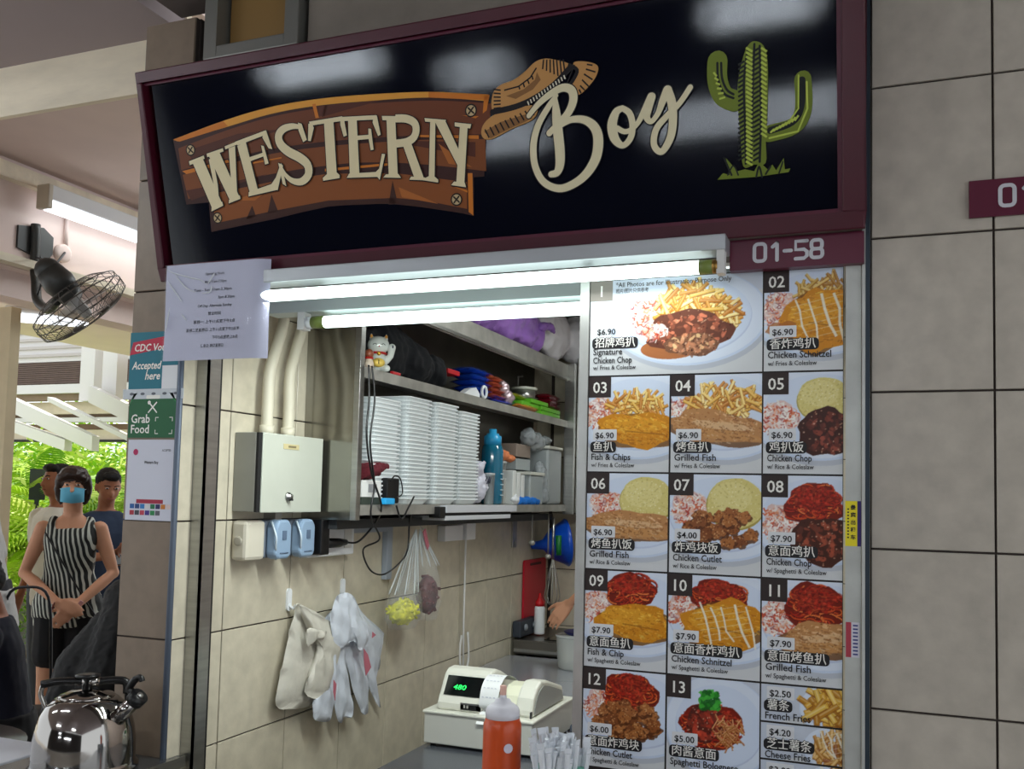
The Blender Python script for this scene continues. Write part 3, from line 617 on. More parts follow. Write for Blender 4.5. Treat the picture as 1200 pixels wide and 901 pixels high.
def chop(r, cx, cy, rx, ry, base=(104, 48, 34)):
    b = np.array(base, float); P = r.ell(cx, cy, rx, ry, b * .7, 1, wob=.15)
    for i in range(70):
        t, q = U(0, 6.28), U(0, 1) ** .5; x, y = cx + rx * .85 * q * math.cos(t), cy + ry * .85 * q * math.sin(t)
        r.ell(x, y, U(2, 6), U(1.2, 3.2), np.clip(b * U(.6, 1.9) + U(-8, 8), 0, 255), .75, 10, .3, U(0, 3.1))
    speck(r, P, 70, [(230, 190, 160), (210, 160, 130), (50, 20, 16), (70, 26, 20)], 1.3, .7)
def cutlet(r, cx, cy, rx, ry, n=26):
    for i in range(n):
        t, q = U(0, 6.28), U(0, 1) ** .6; x, y = cx + rx * q * math.cos(t), cy + ry * q * math.sin(t)
        r.ell(x, y + 1.5, 9, 7.5, (86, 44, 18), .8, wob=.3); P = r.ell(x, y, 8, 6.5, pick([(156, 92, 46), (172, 106, 54), (132, 74, 36)]), 1, wob=.35)
        speck(r, P, 22, [(206, 146, 90), (110, 60, 28), (226, 176, 120), (90, 46, 20)], 1.3, .7)
def drizzle(r, cx, cy, rx, ry, col=(244, 240, 226)):
    for i in range(5):
        x = cx - rx * .55 + i * rx * .28 + U(-2, 2); r.line([(x, cy - ry * U(.6, .85)), (x + U(3, 7), cy - ry * .3), (x + U(6, 10), cy + ry * .2), (x + U(10, 16), cy + ry * U(.5, .8))], U(1.4, 3.0), col, .9)
    for i in range(6):
        y = cy - ry * .5 + i * ry * .2; r.line([(cx - rx * .7 + i * 3, y + 4), (cx + rx * .5 + i * 3, y - 8)], .9, col, .45)
def plate(r, cx, cy, rx, ry):
    r.ell(cx + 1, cy + 4, rx * 1.02, ry * 1.03, (176, 184, 200), .6, 40); r.ell(cx, cy, rx, ry, (206, 220, 242), 1, 48); r.ell(cx, cy - 1, rx * .97, ry * .97, (222, 232, 248), 1, 48)
    r.ell(cx, cy, rx * .80, ry * .80, (198, 210, 234), 1, 44); r.ell(cx, cy - 1.5, rx * .79, ry * .79, (214, 226, 246), 1, 44)
board = thing('menu_board', 'tall picture menu board of the stall with thirteen numbered dishes and their prices', 'menu', (0, 0, 0))
mx0, mx1, mz0, mz1 = -0.758, -0.066, 0.70, 2.336
MB().box(mx0, mx1, 0.0, 0.018, mz0, mz1).build('backing_panel', mat('black menu grid', (26, 20, 20), 0.5), board)
MB().box(-0.785, mx0, -0.006, 0.03, mz0, mz1 + 0.01).build('edge_strip', mat('aluminium edge strip', (190, 190, 186), 0.35, 0.6, noise=0.1), board)
CXs = [(-0.755, -0.522), (-0.517, -0.272), (-0.268, -0.067)]
RZ = [2.333, 2.058, 1.785, 1.512, 1.239, 0.966]
M_tag = mat('dark brown number tag', (46, 34, 32), 0.5); M_tagglare = mat('glare greyed number tag', (140, 132, 124), 0.5)  # tag of the first dish is paler: tube glare painted into its colour
M_txw = mat('white print', (240, 238, 232), 0.5); M_txk = mat('black print', (24, 22, 26), 0.5); M_txp = mat('price label print', (226, 228, 232), 0.5)
def cell(x0, x1, z1_, z0, num, price, cn, names, sub, paint, full=None, small=False, notes=None):
    W_, H_ = (x1 - x0), (z1_ - z0); pw = max(int(W_ / 0.00165), 40); ph = max(int(H_ / 0.00165), 40); H100 = 100 * H_ / W_ * (W_ / 0.24) if not small else 100 * H_ / 0.24
    # paint space: units of 2.4 mm, so a normal cell is about 100 x 113
    r = Ras(pw, ph, W_ / 0.0024, H_ / 0.0024); r.fill((214, 217, 220)); r.poly([(0, 0), (W_ / .0024, 0), (W_ / .0024, 20), (0, 44)], (204, 212, 226))
    paint(r, W_ / 0.0024, H_ / 0.0024)
    obj('dish_photo', r.grid(x0, x1, z0, z1_, -0.0012), M_print, board, fix=False)
    ux = lambda a: x0 + a * 0.0024; uz = lambda b: z1_ - b * 0.0024
    K, Wt, Pl = MB(), MB(), MB(); y1, y2, y3 = -0.0022, -0.0026, -0.0030
    if num:
        m = MB().box(x0 - 0.001, ux(27 if not full else 27), -0.0018, -0.001, uz(24), z1_ + 0.001); m.build('number_tag', M_tagglare if num == '1' else M_tag, board)
        text_mb(Wt, num, ux(13.5), uz(18.5), 0.044, y=y1, align='C', bold=0.012)
    if small: base = 4
    elif full: base = 56
    else: base = 64
    # price
    px = 9; text_mb(K, price, ux(px), uz(base + 8.5), 0.0235, width=0.054, y=y2, bold=0.015)
    if not full: poly(Pl, rrect(ux(px - 3), ux(px + 26), uz(base + 11), uz(base - 2), 0.002), y1 + .0006)
    # dish name in outlined characters on a rounded black bar
    n = len(cn); cw = 12.2 if not small else 11.5; zc0 = base + 12.5; hh = 13 if not small else 12
    poly(K, rrect(ux(3), ux(3 + n * cw + 7), uz(zc0 + hh), uz(zc0), 0.010), y1)
    for dx, dz in ((-.8, 0), (.8, 0), (0, .8), (0, -.8)): text_mb(K, cn, ux(6.5 + dx), uz(zc0 + hh - 2.6 + dz), 0.031, width=n * cw * 0.0024, y=y2 - .0001, bold=0.0)
    text_mb(Wt, cn, ux(6.8), uz(zc0 + hh - 2.6), 0.031, width=n * cw * 0.0024, y=y3 - .0001); text_mb(Wt, cn, ux(6.5), uz(zc0 + hh - 2.6), 0.031, width=n * cw * 0.0024, y=y3, bold=0.0)
    q = zc0 + hh + (8.6 if not small else 8.2)
    if full: q -= 1.5
    for nm in names:
        text_mb(K, nm, ux(4.5), uz(q), 0.0255, width=min(len(nm) * 3.95, 100) * 0.0024, y=y2, bold=0.014); q += 11.0 if not full else 10.2
    if sub: text_mb(K, sub, ux(4.5), uz(q - 2.6), 0.0175, width=len(sub) * 2.75 * 0.0024, y=y2, bold=0.008)
    if notes:
        text_mb(K, notes[0], ux(31), uz(8.5), 0.020, width=0.325, y=y2); text_mb(K, notes[1], ux(31), uz(15.5), 0.015, width=0.095, y=y2)
    Wt.build('white_lettering', M_txw, board, fix=False); K.build('black_lettering', M_txk, board, fix=False)
    if Pl.v: Pl.build('price_label', M_txp, board, fix=False)
PB = lambda r, W_, H_: plate(r, 60, 45, 76, 52)
def d1(r, W_, H_):
    plate(r, 116, 48, 92, 56); slaw(r, 78, 42, 28, 22); fries(r, 120, 36, 38, 22, 150, 26, 3.6); fries(r, 152, 46, 22, 20, 60, 22, 3.4); r.ell(96, 84, 34, 12, (172, 96, 44), .9); chop(r, 118, 64, 50, 24, (150, 84, 62)); chop(r, 122, 80, 32, 13, (176, 118, 86)); slaw(r, 76, 62, 16, 9, 60)
def d2(r, W_, H_): PB(r, W_, H_); slaw(r, 18, 48, 18, 26); fries(r, 66, 28, 30, 18, 90, 18, 2.6, ((206, 160, 60), (226, 190, 100), (176, 120, 40))); fried_fish(r, 60, 56, 40, 34, -.4); drizzle(r, 60, 56, 44, 36); r.ell(20, 66, 16, 9, (170, 96, 40), .7, wob=.3)
def d3(r, W_, H_): PB(r, W_, H_); slaw(r, 14, 42, 17, 18); fries(r, 58, 34, 32, 14, 95, 18, 2.8); fried_fish(r, 60, 62, 48, 20, .05)
def d4(r, W_, H_): PB(r, W_, H_); slaw(r, 20, 38, 20, 12); fries(r, 60, 30, 40, 20, 130, 20, 2.8); grilled(r, 54, 60, 58, 18, .12)
def d5(r, W_, H_): PB(r, W_, H_); slaw(r, 18, 50, 20, 18); rice(r, 64, 30, 28, 24); chop(r, 68, 66, 32, 26, (92, 44, 34))
def d6(r, W_, H_): PB(r, W_, H_); slaw(r, 26, 36, 22, 14); rice(r, 72, 30, 32, 26); grilled(r, 52, 60, 58, 16, .06)
def d7(r, W_, H_): PB(r, W_, H_); slaw(r, 26, 38, 24, 18); rice(r, 74, 32, 32, 28); cutlet(r, 56, 60, 40, 18)
def d8(r, W_, H_): PB(r, W_, H_); slaw(r, 20, 50, 20, 18); spag(r, 54, 32, 30, 24); chop(r, 64, 70, 34, 26, (104, 50, 34))
def d9(r, W_, H_): PB(r, W_, H_); slaw(r, 16, 42, 18, 18); spag(r, 54, 22, 30, 20); fried_fish(r, 60, 58, 46, 21, .05)
def d10(r, W_, H_): PB(r, W_, H_); slaw(r, 18, 38, 20, 18); spag(r, 56, 22, 32, 18); fried_fish(r, 62, 54, 44, 28, -.1); drizzle(r, 60, 54, 46, 30)
def d11(r, W_, H_): PB(r, W_, H_); slaw(r, 18, 42, 20, 18); spag(r, 56, 28, 32, 26); grilled(r, 64, 62, 48, 18, -.1)
def d12(r, W_, H_): PB(r, W_, H_); slaw(r, 22, 40, 20, 16); spag(r, 56, 26, 32, 24); cutlet(r, 56, 58, 38, 20, 30)
def d13(r, W_, H_):
    plate(r, 58, 52, 60, 56); spag(r, 50, 52, 34, 26); chop(r, 44, 50, 22, 20, (130, 44, 28)); fries(r, 68, 56, 16, 18, 60, 12, 1.2, ((214, 150, 90), (190, 110, 60)))
    for i in range(60): r.ell(48 + U(-10, 10), 24 + U(-10, 10), U(2, 4), U(2, 4), pick([(40, 140, 40), (70, 180, 60), (24, 100, 30)]), .9, 8, .4)
def f1(r, W_, H_): plate(r, 74, 22, 34, 26); fries(r, 76, 18, 26, 18, 80, 26, 5, ((222, 170, 60), (236, 196, 90), (190, 130, 36)))
def f2(r, W_, H_): plate(r, 78, 22, 34, 24); fries(r, 78, 20, 24, 18, 90, 16, 3, ((200, 140, 60), (226, 180, 100), (150, 80, 36))); drizzle(r, 76, 18, 26, 20)
cell(-0.755, -0.272, RZ[0], RZ[1] + .003, '1', '$6.90', '招牌鸡扒', ['Signature', 'Chicken Chop'], 'w/ Fries & Coleslaw', d1, full=True, notes=('*All Photos are for Illustration Purpose Only', '照片/图片只供参考'))
def row(i, c): return dict(x0=CXs[c][0], x1=CXs[c][1], z1_=RZ[i] - .002, z0=RZ[i + 1] + .003)
def mk(i, c, *a): k = row(i, c); cell(k['x0'], k['x1'], k['z1_'], k['z0'], *a)
mk(0, 2, '02', '$6.90', '香炸鸡扒', ['Chicken Schnitzel'], 'w/ Fries & Coleslaw', d2)
mk(1, 0, '03', '$6.90', '鱼扒', ['Fish & Chips'], 'w/ Fries & Coleslaw', d3)
mk(1, 1, '04', '$6.90', '烤鱼扒', ['Grilled Fish'], 'w/ Fries & Coleslaw', d4)
mk(1, 2, '05', '$6.90', '鸡扒饭', ['Chicken Chop'], 'w/ Rice & Coleslaw', d5)
mk(2, 0, '06', '$6.90', '烤鱼扒饭', ['Grilled Fish'], 'w/ Rice & Coleslaw', d6)
mk(2, 1, '07', '$4.00', '炸鸡块饭', ['Chicken Cutlet'], 'w/ Rice & Coleslaw', d7)
mk(2, 2, '08', '$7.90', '意面鸡扒', ['Chicken Chop'], 'w/ Spaghetti & Coleslaw', d8)
mk(3, 0, '09', '$7.90', '意面鱼扒', ['Fish & Chip'], 'w/ Spaghetti & Coleslaw', d9)
mk(3, 1, '10', '$7.90', '意面香炸鸡扒', ['Chicken Schnitzel'], 'w/ Spaghetti & Coleslaw', d10)
mk(3, 2, '11', '$7.90', '意面烤鱼扒', ['Grilled Fish'], 'w/ Spaghetti & Coleslaw', d11)
mk(4, 0, '12', '$6.00', '意面炸鸡块', ['Chicken Cutlet'], 'w/ Spaghetti & Coleslaw', d12)
mk(4, 1, '13', '$5.00', '肉酱意面', ['Spaghetti Bolognese'], '', d13)
cell(CXs[2][0], CXs[2][1], 1.237, 1.143, None, '$2.50', '薯条', ['French Fries'], '', f1, small=True)
cell(CXs[2][0], CXs[2][1], 1.138, 1.047, None, '$4.20', '芝士薯条', ['Cheese Fries'], '', f2, small=True)
cell(CXs[2][0], CXs[2][1], 1.042, 0.95, None, '$3.00', '汤', ['Soup'], '', f2, small=True)
# stickers on the steel post
t = thing('sticker', 'yellow and violet upright sticker wrapped on the steel post beside dish 08', 'sticker', (-0.041, -0.0125, 1.605))
MB().box(-0.019, 0.010, -0.0008, 0, 0, 0.115).build('paper', mat('yellow sticker', (236, 220, 40), 0.5), t); MB().box(0.010, 0.019, -0.0008, 0, 0, 0.115).build('violet_band', mat('violet sticker', (54, 34, 110), 0.5), t)
k = MB()
for i, c in enumerate('贵宾出租车'): text_mb(k, c, 0.0, 0.094 - i * 0.019, 0.013, y=-0.0012, bold=.03, align='C')
for i in range(10): k.add([(-.014, -.0012, .02 + i * .008), (-.010, -.0012, .02 + i * .008), (-.010, -.0012, .024 + i * .008), (-.014, -.0012, .024 + i * .008)], [(0, 1, 2, 3)])
k.build('lettering', M_txk, t, fix=False)
t = thing('sticker', 'small white red and blue sticker lower down on the steel post', 'sticker', (-0.041, -0.0125, 1.325))
MB().box(-0.017, 0.016, -0.0008, 0, 0, 0.088).build('paper', mat('white sticker', (214, 212, 222), 0.5), t); MB().box(-0.017, -0.004, -0.0012, -0.0008, 0.0, 0.088).build('red_band', mat('red sticker band', (176, 60, 76), 0.5), t)
k = MB()
for i in range(9): k.add([(0.0, -.0012, .006 + i * .009), (.012, -.0012, .006 + i * .009), (.012, -.0012, .010 + i * .009), (0, -.0012, .010 + i * .009)], [(0, 1, 2, 3)])
k.build('lettering', mat('blue print', (60, 64, 130), 0.5), t, fix=False)

# ================================================================ POSTERS ON THE PILLAR AND THE NOTICE
yf = -0.004
t = thing('voucher_sticker', 'teal voucher sticker with a red slanted band on the pillar, topmost of its stickers', 'sticker', (-2.335, yf, 2.02))
MB().box(-0.108, 0.108, -0.001, 0, 0.02, 0.235).build('paper', mat('teal sticker', (10, 112, 132), 0.4), t)
poly(MB(), [(-0.108, 0.155), (0.108, 0.185), (0.108, 0.225), (-0.095, 0.20)], -0.0016).build('red_band', mat('crimson band', (190, 24, 60), 0.4), t, fix=False)
k = MB(); text_mb(k, 'CDC Voucher', -0.088, 0.168, 0.036, width=0.20, y=-0.002, bold=.02, slant=.15); text_mb(k, 'Accepted', -0.095, 0.105, 0.038, width=0.125, y=-0.002, bold=.02, slant=.2); text_mb(k, 'here', -0.035, 0.068, 0.038, width=0.065, y=-0.002, bold=.02, slant=.2)
k.build('white_lettering', M_txw, t, fix=False)
MB().box(-0.13, 0.135, -0.0014, 0, 0.0, 0.035).build('white_strip', mat('pale strip', (200, 206, 212), 0.4), t)
k = MB()
for i in range(5): disc(k, -.09 + i * .048, .018, .010, -.0018, 8, .005)
k.build('icon', mat('grey icon print', (96, 100, 110), 0.5), t, fix=False)
MB().box(0.04, 0.112, -0.0026, -0.001, 0.035, 0.115).build('white_card', M_txp, t)
t = thing('delivery_sticker', 'green bag shaped food delivery sticker on the pillar reading Grab Food', 'sticker', (-2.33, yf, 1.885))
G = mat('deep green sticker', (8, 92, 50), 0.4); G2 = mat('bright green sticker', (24, 128, 66), 0.4)
MB().prism([(-.105, 0), (.105, 0), (.105, .115), (.07, .155), (-.07, .155), (-.105, .115)], (-0.001, 0), 1).build('paper', G, t)
poly(poly(MB(), [(-.105, .115), (-.085, .155), (-.07, .155)], -.0014), [(.105, .115), (.085, .155), (.07, .155)], -.0014).build('side_flap', G2, t, fix=False)
k = MB(); poly(k, rrect(-.03, .03, .135, .148, .004), -.0016); stroke(k, [(-.018, .088), (.016, .122)], .005, -.0016); stroke(k, [(.018, .088), (-.016, .122)], .005, -.0016)
disc(k, -.016, .122, .007, -.0016); text_mb(k, 'Grab', -.092, .052, .042, width=.082, y=-.0016, bold=.015); text_mb(k, 'Food', -.092, .016, .042, width=.080, y=-.0016, bold=.015)
for a, b in ((0.015, .014), (0.015, .070), (.088, .014), (.088, .070)):
    sx_, sz_ = (1 if a < .05 else -1), (1 if b < .04 else -1); stroke(k, [(a + .012 * sx_, b), (a, b), (a, b + .012 * sz_)], .003, -.0016)
k.build('white_lettering', M_txw, t, fix=False)
t = thing('payment_notice', 'white payment poster on the pillar below the green sticker', 'poster', (-2.325, yf, 1.60))
MB().box(-0.105, 0.105, -0.001, 0, 0.0, 0.278).build('paper', mat('payment poster paper', (206, 208, 222), 0.4), t)
disc(MB(), -.07, .235, .011, -.0015).build('logo', mat('magenta logo', (180, 30, 90), 0.5), t, fix=False)
k = MB(); text_mb(k, 'Western Boy', 0.0, .195, .014, width=.062, y=-.0016, align='C', bold=.02); text_mb(k, 'ACCEPTED', .045, .238, .010, width=.038, y=-.0016, bold=.02); k.build('black_lettering', M_txk, t, fix=False)
MB().box(-.058, .058, -.0015, -.001, .058, .072).build('red_band', mat('dark red print', (160, 30, 60), 0.5), t)
for i in range(14):
    c = [(30, 90, 160), (20, 60, 120), (40, 120, 190), (210, 210, 214), (20, 110, 70), (30, 30, 90), (200, 120, 40), (220, 200, 200), (170, 40, 60), (60, 60, 70), (190, 60, 80), (60, 40, 130), (30, 130, 70), (90, 90, 100)][i]
    x = -.085 + (i % 8) * .0225; z = .040 - (i // 8) * .022
    MB().box(x, x + .019, -.0015, -.001, z, z + .016).build('payment_icon', mat('icon %d' % i, c, 0.5), t)
t = thing('opening_notice', 'white opening hours notice in a wrinkled clear plastic sleeve hanging under the left sign end', 'poster', (-1.982, -0.124, 2.135))
def sleeve(y, wav):
    vs = []; fs = []; n, m_ = 16, 10
    for j in range(m_ + 1):
        for i in range(n + 1):
            u, v = i / n, j / m_; x = -.205 + .40 * u; z = -.006 + .318 * v; vs.append((x, y + wav * (math.sin(u * 7 + v * 3) * .5 + math.sin(v * 6 + u * 2) * .5) + (.018 * max(0, (u - .86) / .14) ** 2), z))
    fs = [(j * (n + 1) + i, j * (n + 1) + i + 1, (j + 1) * (n + 1) + i + 1, (j + 1) * (n + 1) + i) for j in range(m_) for i in range(n)]; return MB().add(vs, fs, True)
sleeve(0, .003).build('paper', mat('lilac white notice paper', (186, 188, 212), 0.5), t, fix=False)
k = MB()
for i, (s_, x, wd) in enumerate((('Operating Hours', -.005, .075), ('Mon: 11am-7.30pm', 0, .085), ('Tues - Sun: 11am-2.30pm', -.01, .15), ('5pm-8.30pm', .045, .065), ('Off Day: Alternate Sunday', 0.0, .135), ('营业时间', 0.0, .05), ('星期一: 上午11点至下午3点', 0, .165), ('星期二至星期日: 上午11点至下午2点半', -.005, .21), ('下午5点至晚上8点', .045, .10), ('休息日: 隔周星期日', -.005, .09))):
    text_mb(k, s_, x + .0, .270 - i * .0262, .012, width=wd, y=-.0045, align='C', bold=.02)
k.build('lettering', mat('grey black print', (44, 46, 66), 0.6), t, fix=False)
gl = MB()
for P in ([(-.2, .30), (-.17, .285), (-.10, .265), (-.06, .255), (-.03, .235)], [(-.165, .28), (-.12, .235), (-.075, .215)], [(-.03, .24), (-.005, .275)], [(-.05, .21), (-.02, .214), (-.015, .235)], [(-.195, .26), (-.16, .22), (-.13, .185)], [(-.18, .17), (-.19, .12), (-.195, .09)], [(-.13, .145), (-.11, .125)]):
    C_ = catmull([(a, b, 0) for a, b in P], 5); gl.tube([(p.x, -.006, p.y) for p in C_], [.0004 + .0022 * math.sin(math.pi * (i + .5) / len(C_)) for i in range(len(C_))], 6)
gl.build('plastic_wrinkle', mat('glossy plastic wrinkle', (235, 240, 245), 0.08, alpha=.75), t)
sl = sleeve(-.007, .004).build('plastic_sleeve', mat('clear plastic', (240, 244, 250), 0.06, alpha=.10), t, fix=False)
# ================================================================ STALL INTERIOR
def V(*a): return Vector(a)
# --- steel wall shelving along the side wall
FX = -1.955
CY0, CY1 = 0.725, 3.42
cab = thing('steel_shelf_cabinet', 'open stainless steel wall cabinet with three long shelves on the stall side wall', 'cabinet')
MB().box(SX + 0.001, FX - 0.012, CY0, CY0 + 0.012, 1.60, 2.98).build('side_panel', mat('mirror steel panel', (150, 148, 140), 0.16, 0.95, noise=0.12, nscale=4), cab)
MB().box(SX + 0.001, SX + 0.006, CY0 + 0.012, CY1, 1.60, 2.72).build('back_panel', mat('dark steel back', (104, 100, 94), 0.35, 0.85, noise=0.2, nscale=5), cab)
for zz, hh in ((1.62, 0.043), (2.185, 0.045), (2.50, 0.11)):
    MB().box(SX + 0.006, FX, CY0 + 0.012, CY1, zz + hh - 0.006, zz + hh).box(FX - 0.006, FX, CY0 + 0.012, CY1, zz, zz + hh - 0.006).build('shelf', M_steelh, cab)
MB().box(FX - 0.002, FX + 0.012, CY0, CY1, 2.505, 2.52).build('top_lip', M_steel, cab)
MB().box(FX - 0.022, FX + 0.006, CY0 - 0.004, CY0 + 0.03, 1.60, 2.98).build('post', M_steel, cab, bevel=0.002)
MB().box(FX - 0.02, FX + 0.05, CY1 - 0.02, CY1 + 0.02, 1.60, 2.62).build('post', M_steel, cab, bevel=0.002)
MB().box(SX, SX + 0.16, CY0 + 0.02, CY1, 1.56, 1.60).build('under_rail', mat('dark under rail', (60, 62, 64), 0.5, 0.4), cab)
cb = thing('steel_shelf_cabinet', 'stainless steel cabinet on the back wall, right of the corner post', 'cabinet')
MB().box(-1.88, -0.9, 3.48, 3.80, 1.60, 1.66).box(-1.88, -0.9, 3.48, 3.80, 2.18, 2.22).box(-1.88, -0.9, 3.44, 3.80, 2.62, 2.68).build('shelf', M_steelh, cb)
MB().box(-1.88, -0.9, 3.79, 3.805, 1.66, 2.62).build('back_panel', M_steelh, cb); MB().box(-1.90, -1.87, 3.45, 3.8, 1.60, 2.66).build('side_panel', M_steel, cb)
t = tag(MB().box(-1.85, -1.55, 3.55, 3.75, 1.665, 1.86).build('black_crate', M_black, bevel=0.01), 'black crate on the lowest shelf of the back wall cabinet', 'crate')
t = tag(MB().box(-1.84, -1.6, 3.6, 3.75, 2.222, 2.5).build('yellowish_carton', mat('dull yellow carton', (120, 116, 90), 0.8), bevel=0.006), 'dull yellowish carton on the middle shelf of the back wall cabinet', 'box')
# --- conduits
def conduit(y0, pts, r, label, grp):
    t = thing('conduit_pipe', label, 'pipe', group=grp)
    MB().tube(catmull(pts, 6), r, 12).build('pipe', M_cream, t)
    p = pts[-1]; MB().tube([V(*p) + V(0, 0, .035), V(*p)], r * 1.25, 12).build('coupling', M_cream, t)
cx_ = -2.155
conduit(0, [(cx_, .50, 2.62), (cx_, .49, 2.42), (cx_, .455, 2.30), (cx_, .405, 2.17), (cx_, .40, 2.05), (cx_, .40, 1.925)], 0.022, 'left one of two cream conduit pipes bending down into the steel box', 'conduit pipes')
conduit(0, [(cx_, .63, 2.62), (cx_, .62, 2.42), (cx_, .57, 2.28), (cx_, .535, 2.17), (cx_, .535, 2.05), (cx_, .535, 1.925)], 0.022, 'right one of two cream conduit pipes bending down into the steel box', 'conduit pipes')
# --- electrical box
BX0, BX1, BY0, BY1, BZ0, BZ1 = SX + .001, -2.098, .285, .695, 1.632, 1.925
t = thing('electrical_box', 'pale grey steel electrical box with key lock on the tiled side wall under two conduits', 'box')
MB().box(BX0, BX1 - .014, BY0, BY1, BZ0, BZ1).build('body', mat('grey powder coat', (150, 150, 142), 0.45, 0.2, noise=.05), t, bevel=.003)
MB().box(BX1 - .012, BX1, BY0 + .022, BY1 + .004, BZ0 - .002, BZ1 + .002).build('door', mat('pale grey door', (192, 196, 184), 0.4, 0.1, noise=.03), t, bevel=.003)
MB().box(BX1 - .0135, BX1 - .004, BY0, BY0 + .021, BZ0, BZ1).build('door_gasket', M_dark, t)
k = MB().lathe([(0.018, BX1), (0.018, BX1 + .006), (0.011, BX1 + .007), (0.011, BX1 + .018), (0, BX1 + .018)], (0, .47, 1.69), 14, axis=0).build('lock', M_steel, t)
MB().box(BX1 + .014, BX1 + .02, .462, .478, 1.675, 1.682).build('key', M_dark, k)
MB().box(BX1, BX1 + .002, .43, .53, 1.872, 1.892).build('name_plate', mat('worn yellow label', (196, 184, 140), .5), t)
MB().box(BX1 + .002, BX1 + .0025, .46, .51, 1.878, 1.886).build('label_print', mat('label print', (120, 110, 80), .6), t)
MB().box(SX + .001, SX + .055, .475, .515, 1.60, 1.632).build('bracket', M_steel, t)
# --- sockets row
def socket(y, label, flip=True):
    t = thing('weatherproof_socket', label, 'switch', group='weatherproof sockets')
    MB().box(SX + .001, SX + .05, y - .055, y + .055, 1.455, 1.60).build('back_box', mat('grey socket base', (112, 120, 132), .45), t, bevel=.01)
    pr = [(y - .05, 1.47), (y - .035, 1.452), (y + .035, 1.452), (y + .05, 1.47), (y + .05, 1.575), (y + .03, 1.602), (y - .03, 1.602), (y - .05, 1.575)]
    c = MB().prism(pr, (SX + .05, SX + .10), 0).build('cover', mat('blue grey socket cover', (140, 164, 190), .35), t, bevel=.010)
    MB().tube(catmull([(SX + .075, y - .048, 1.595), (SX + .105, y - .058, 1.54), (SX + .10, y - .05, 1.50), (SX + .08, y - .02, 1.45)], 5), .004, 6).build('hinge_arm', mat('pale hinge', (190, 204, 216), .35), c)
    MB().tube([(SX + .101, y - .025, 1.475), (SX + .101, y + .025, 1.475)], .0025, 6).box(SX + .10, SX + .103, y - .012, y + .012, 1.525, 1.56).build('relief_mark', mat('dark relief', (92, 110, 134), .5), c)
    return t
t = thing('isolator_switch', 'beige round cornered isolator switch at the left end of the socket row', 'switch')
MB().box(SX + .001, SX + .07, .285, .40, 1.452, 1.60).build('body', mat('beige switch body', (206, 200, 184), .4), t, bevel=.014)
MB().box(SX + .02, SX + .06, .400, .415, 1.46, 1.59).build('side_plate', mat('grey socket base', (112, 120, 132), .45), t, bevel=.004)
MB().lathe([(.018, .283), (.018, .280), (.012, .279), (0, .279)], (SX + .036, 0, 1.525), 14, axis=1).build('dial', mat('dial relief', (176, 170, 156), .5), t)
socket(.475, 'blue grey weatherproof socket cover right beside the beige switch'); socket(.635, 'second blue grey weatherproof socket cover, next to the black plug')
t = thing('power_strip', 'white power strip on the tiles with black plugs in it', 'socket')
MB().box(SX + .001, SX + .05, .71, 1.065, 1.44, 1.575).build('strip', M_whitep, t, bevel=.006)
MB().box(SX + .05, SX + .053, .98, 1.04, 1.47, 1.55).build('faceplate', mat('faceplate', (214, 214, 210), .4), t, bevel=.001)
for i, (y, z) in enumerate(((.745, 1.55), (.84, 1.50))):
    pass
t = tag(MB().box(SX + .052, SX + .12, .70, .76, 1.455, 1.60).build('power_adapter', M_black, bevel=.006), 'square black adapter plugged in beside the blue grey cover', 'plug')
t = thing('power_plug', 'long black plug lying along the white power strip with its cable', 'plug')
MB().tube([(SX + .08, .76, 1.50), (SX + .085, .88, 1.498), (SX + .085, .94, 1.498)], [.022, .02, .012], 10).build('plug_body', M_black, t)
MB().tube(catmull([(SX + .085, .94, 1.498), (SX + .10, 1.02, 1.50), (SX + .16, 1.05, 1.58), (FX + .02, .90, 1.66), (FX + .025, .80, 1.80), (FX + .03, .745, 1.95), (FX + .025, .765, 2.10), (FX + .02, .76, 2.235)], 8), .0045, 6).build('cable', M_black, t)
t = tag(MB().tube(catmull([(FX + .02, .785, 2.235), (FX + .03, .80, 2.10), (FX + .03, .775, 1.92), (FX + .03, .82, 1.75), (FX + .03, .80, 1.62), (FX + .0, .93, 1.52), (-2.05, .96, 1.47), (-2.05, 1.02, 1.38), (-2.05, 1.14, 1.35), (-2.05, 1.28, 1.39), (-2.05, 1.36, 1.45), (-2.05, 1.37, 1.58), (-2.0, 1.30, 1.63)], 8), .004, 6).build('black_cable', M_black), 'thin black cable looping down in front of the cabinet and below its lowest shelf', 'cable')
t = tag(MB().tube(catmull([(FX + .015, 1.20, 1.70), (FX + .02, 1.14, 1.65), (FX + .02, 1.08, 1.60), (FX + .02, 1.03, 1.66)], 8), .0045, 6).build('black_cable', M_black), 'short black cable end kinked over the edge of the lowest shelf', 'cable')
fr = MB().box(SX + .001, SX + .03, 1.07, 1.45, 1.53, 1.575).box(SX + .001, SX + .03, 1.40, 1.45, 1.30, 1.53)
tag(fr.build('cable_trunking', mat('blue grey trunking', (160, 168, 180), .45), bevel=.002), 'blue grey cable trunking forming an angle on the tiles beside the power strip', 'trunking')
t = thing('junction_box', 'white junction box with its cord running down the tiles to the counter', 'socket')
MB().box(SX + .001, SX + .05, 1.99, 2.22, 1.46, 1.545).build('box', M_whitep, t, bevel=.005); MB().box(SX + .001, SX + .065, 2.24, 2.36, 1.46, 1.56).build('box', M_whitep, t, bevel=.005)
MB().tube([(SX + .03, 2.30, 1.46), (SX + .025, 2.31, 1.0), (SX + .025, 2.32, .72)], .006, 8).build('cord', M_white, t)
MB().tube(catmull([(SX + .025, 2.29, .92), (SX + .03, 2.26, .86), (SX + .03, 2.27, .76), (SX + .03, 2.33, .71), (SX + .03, 2.38, .78), (SX + .03, 2.36, .93)], 5), .006, 8).build('cord_loop', M_white, t)
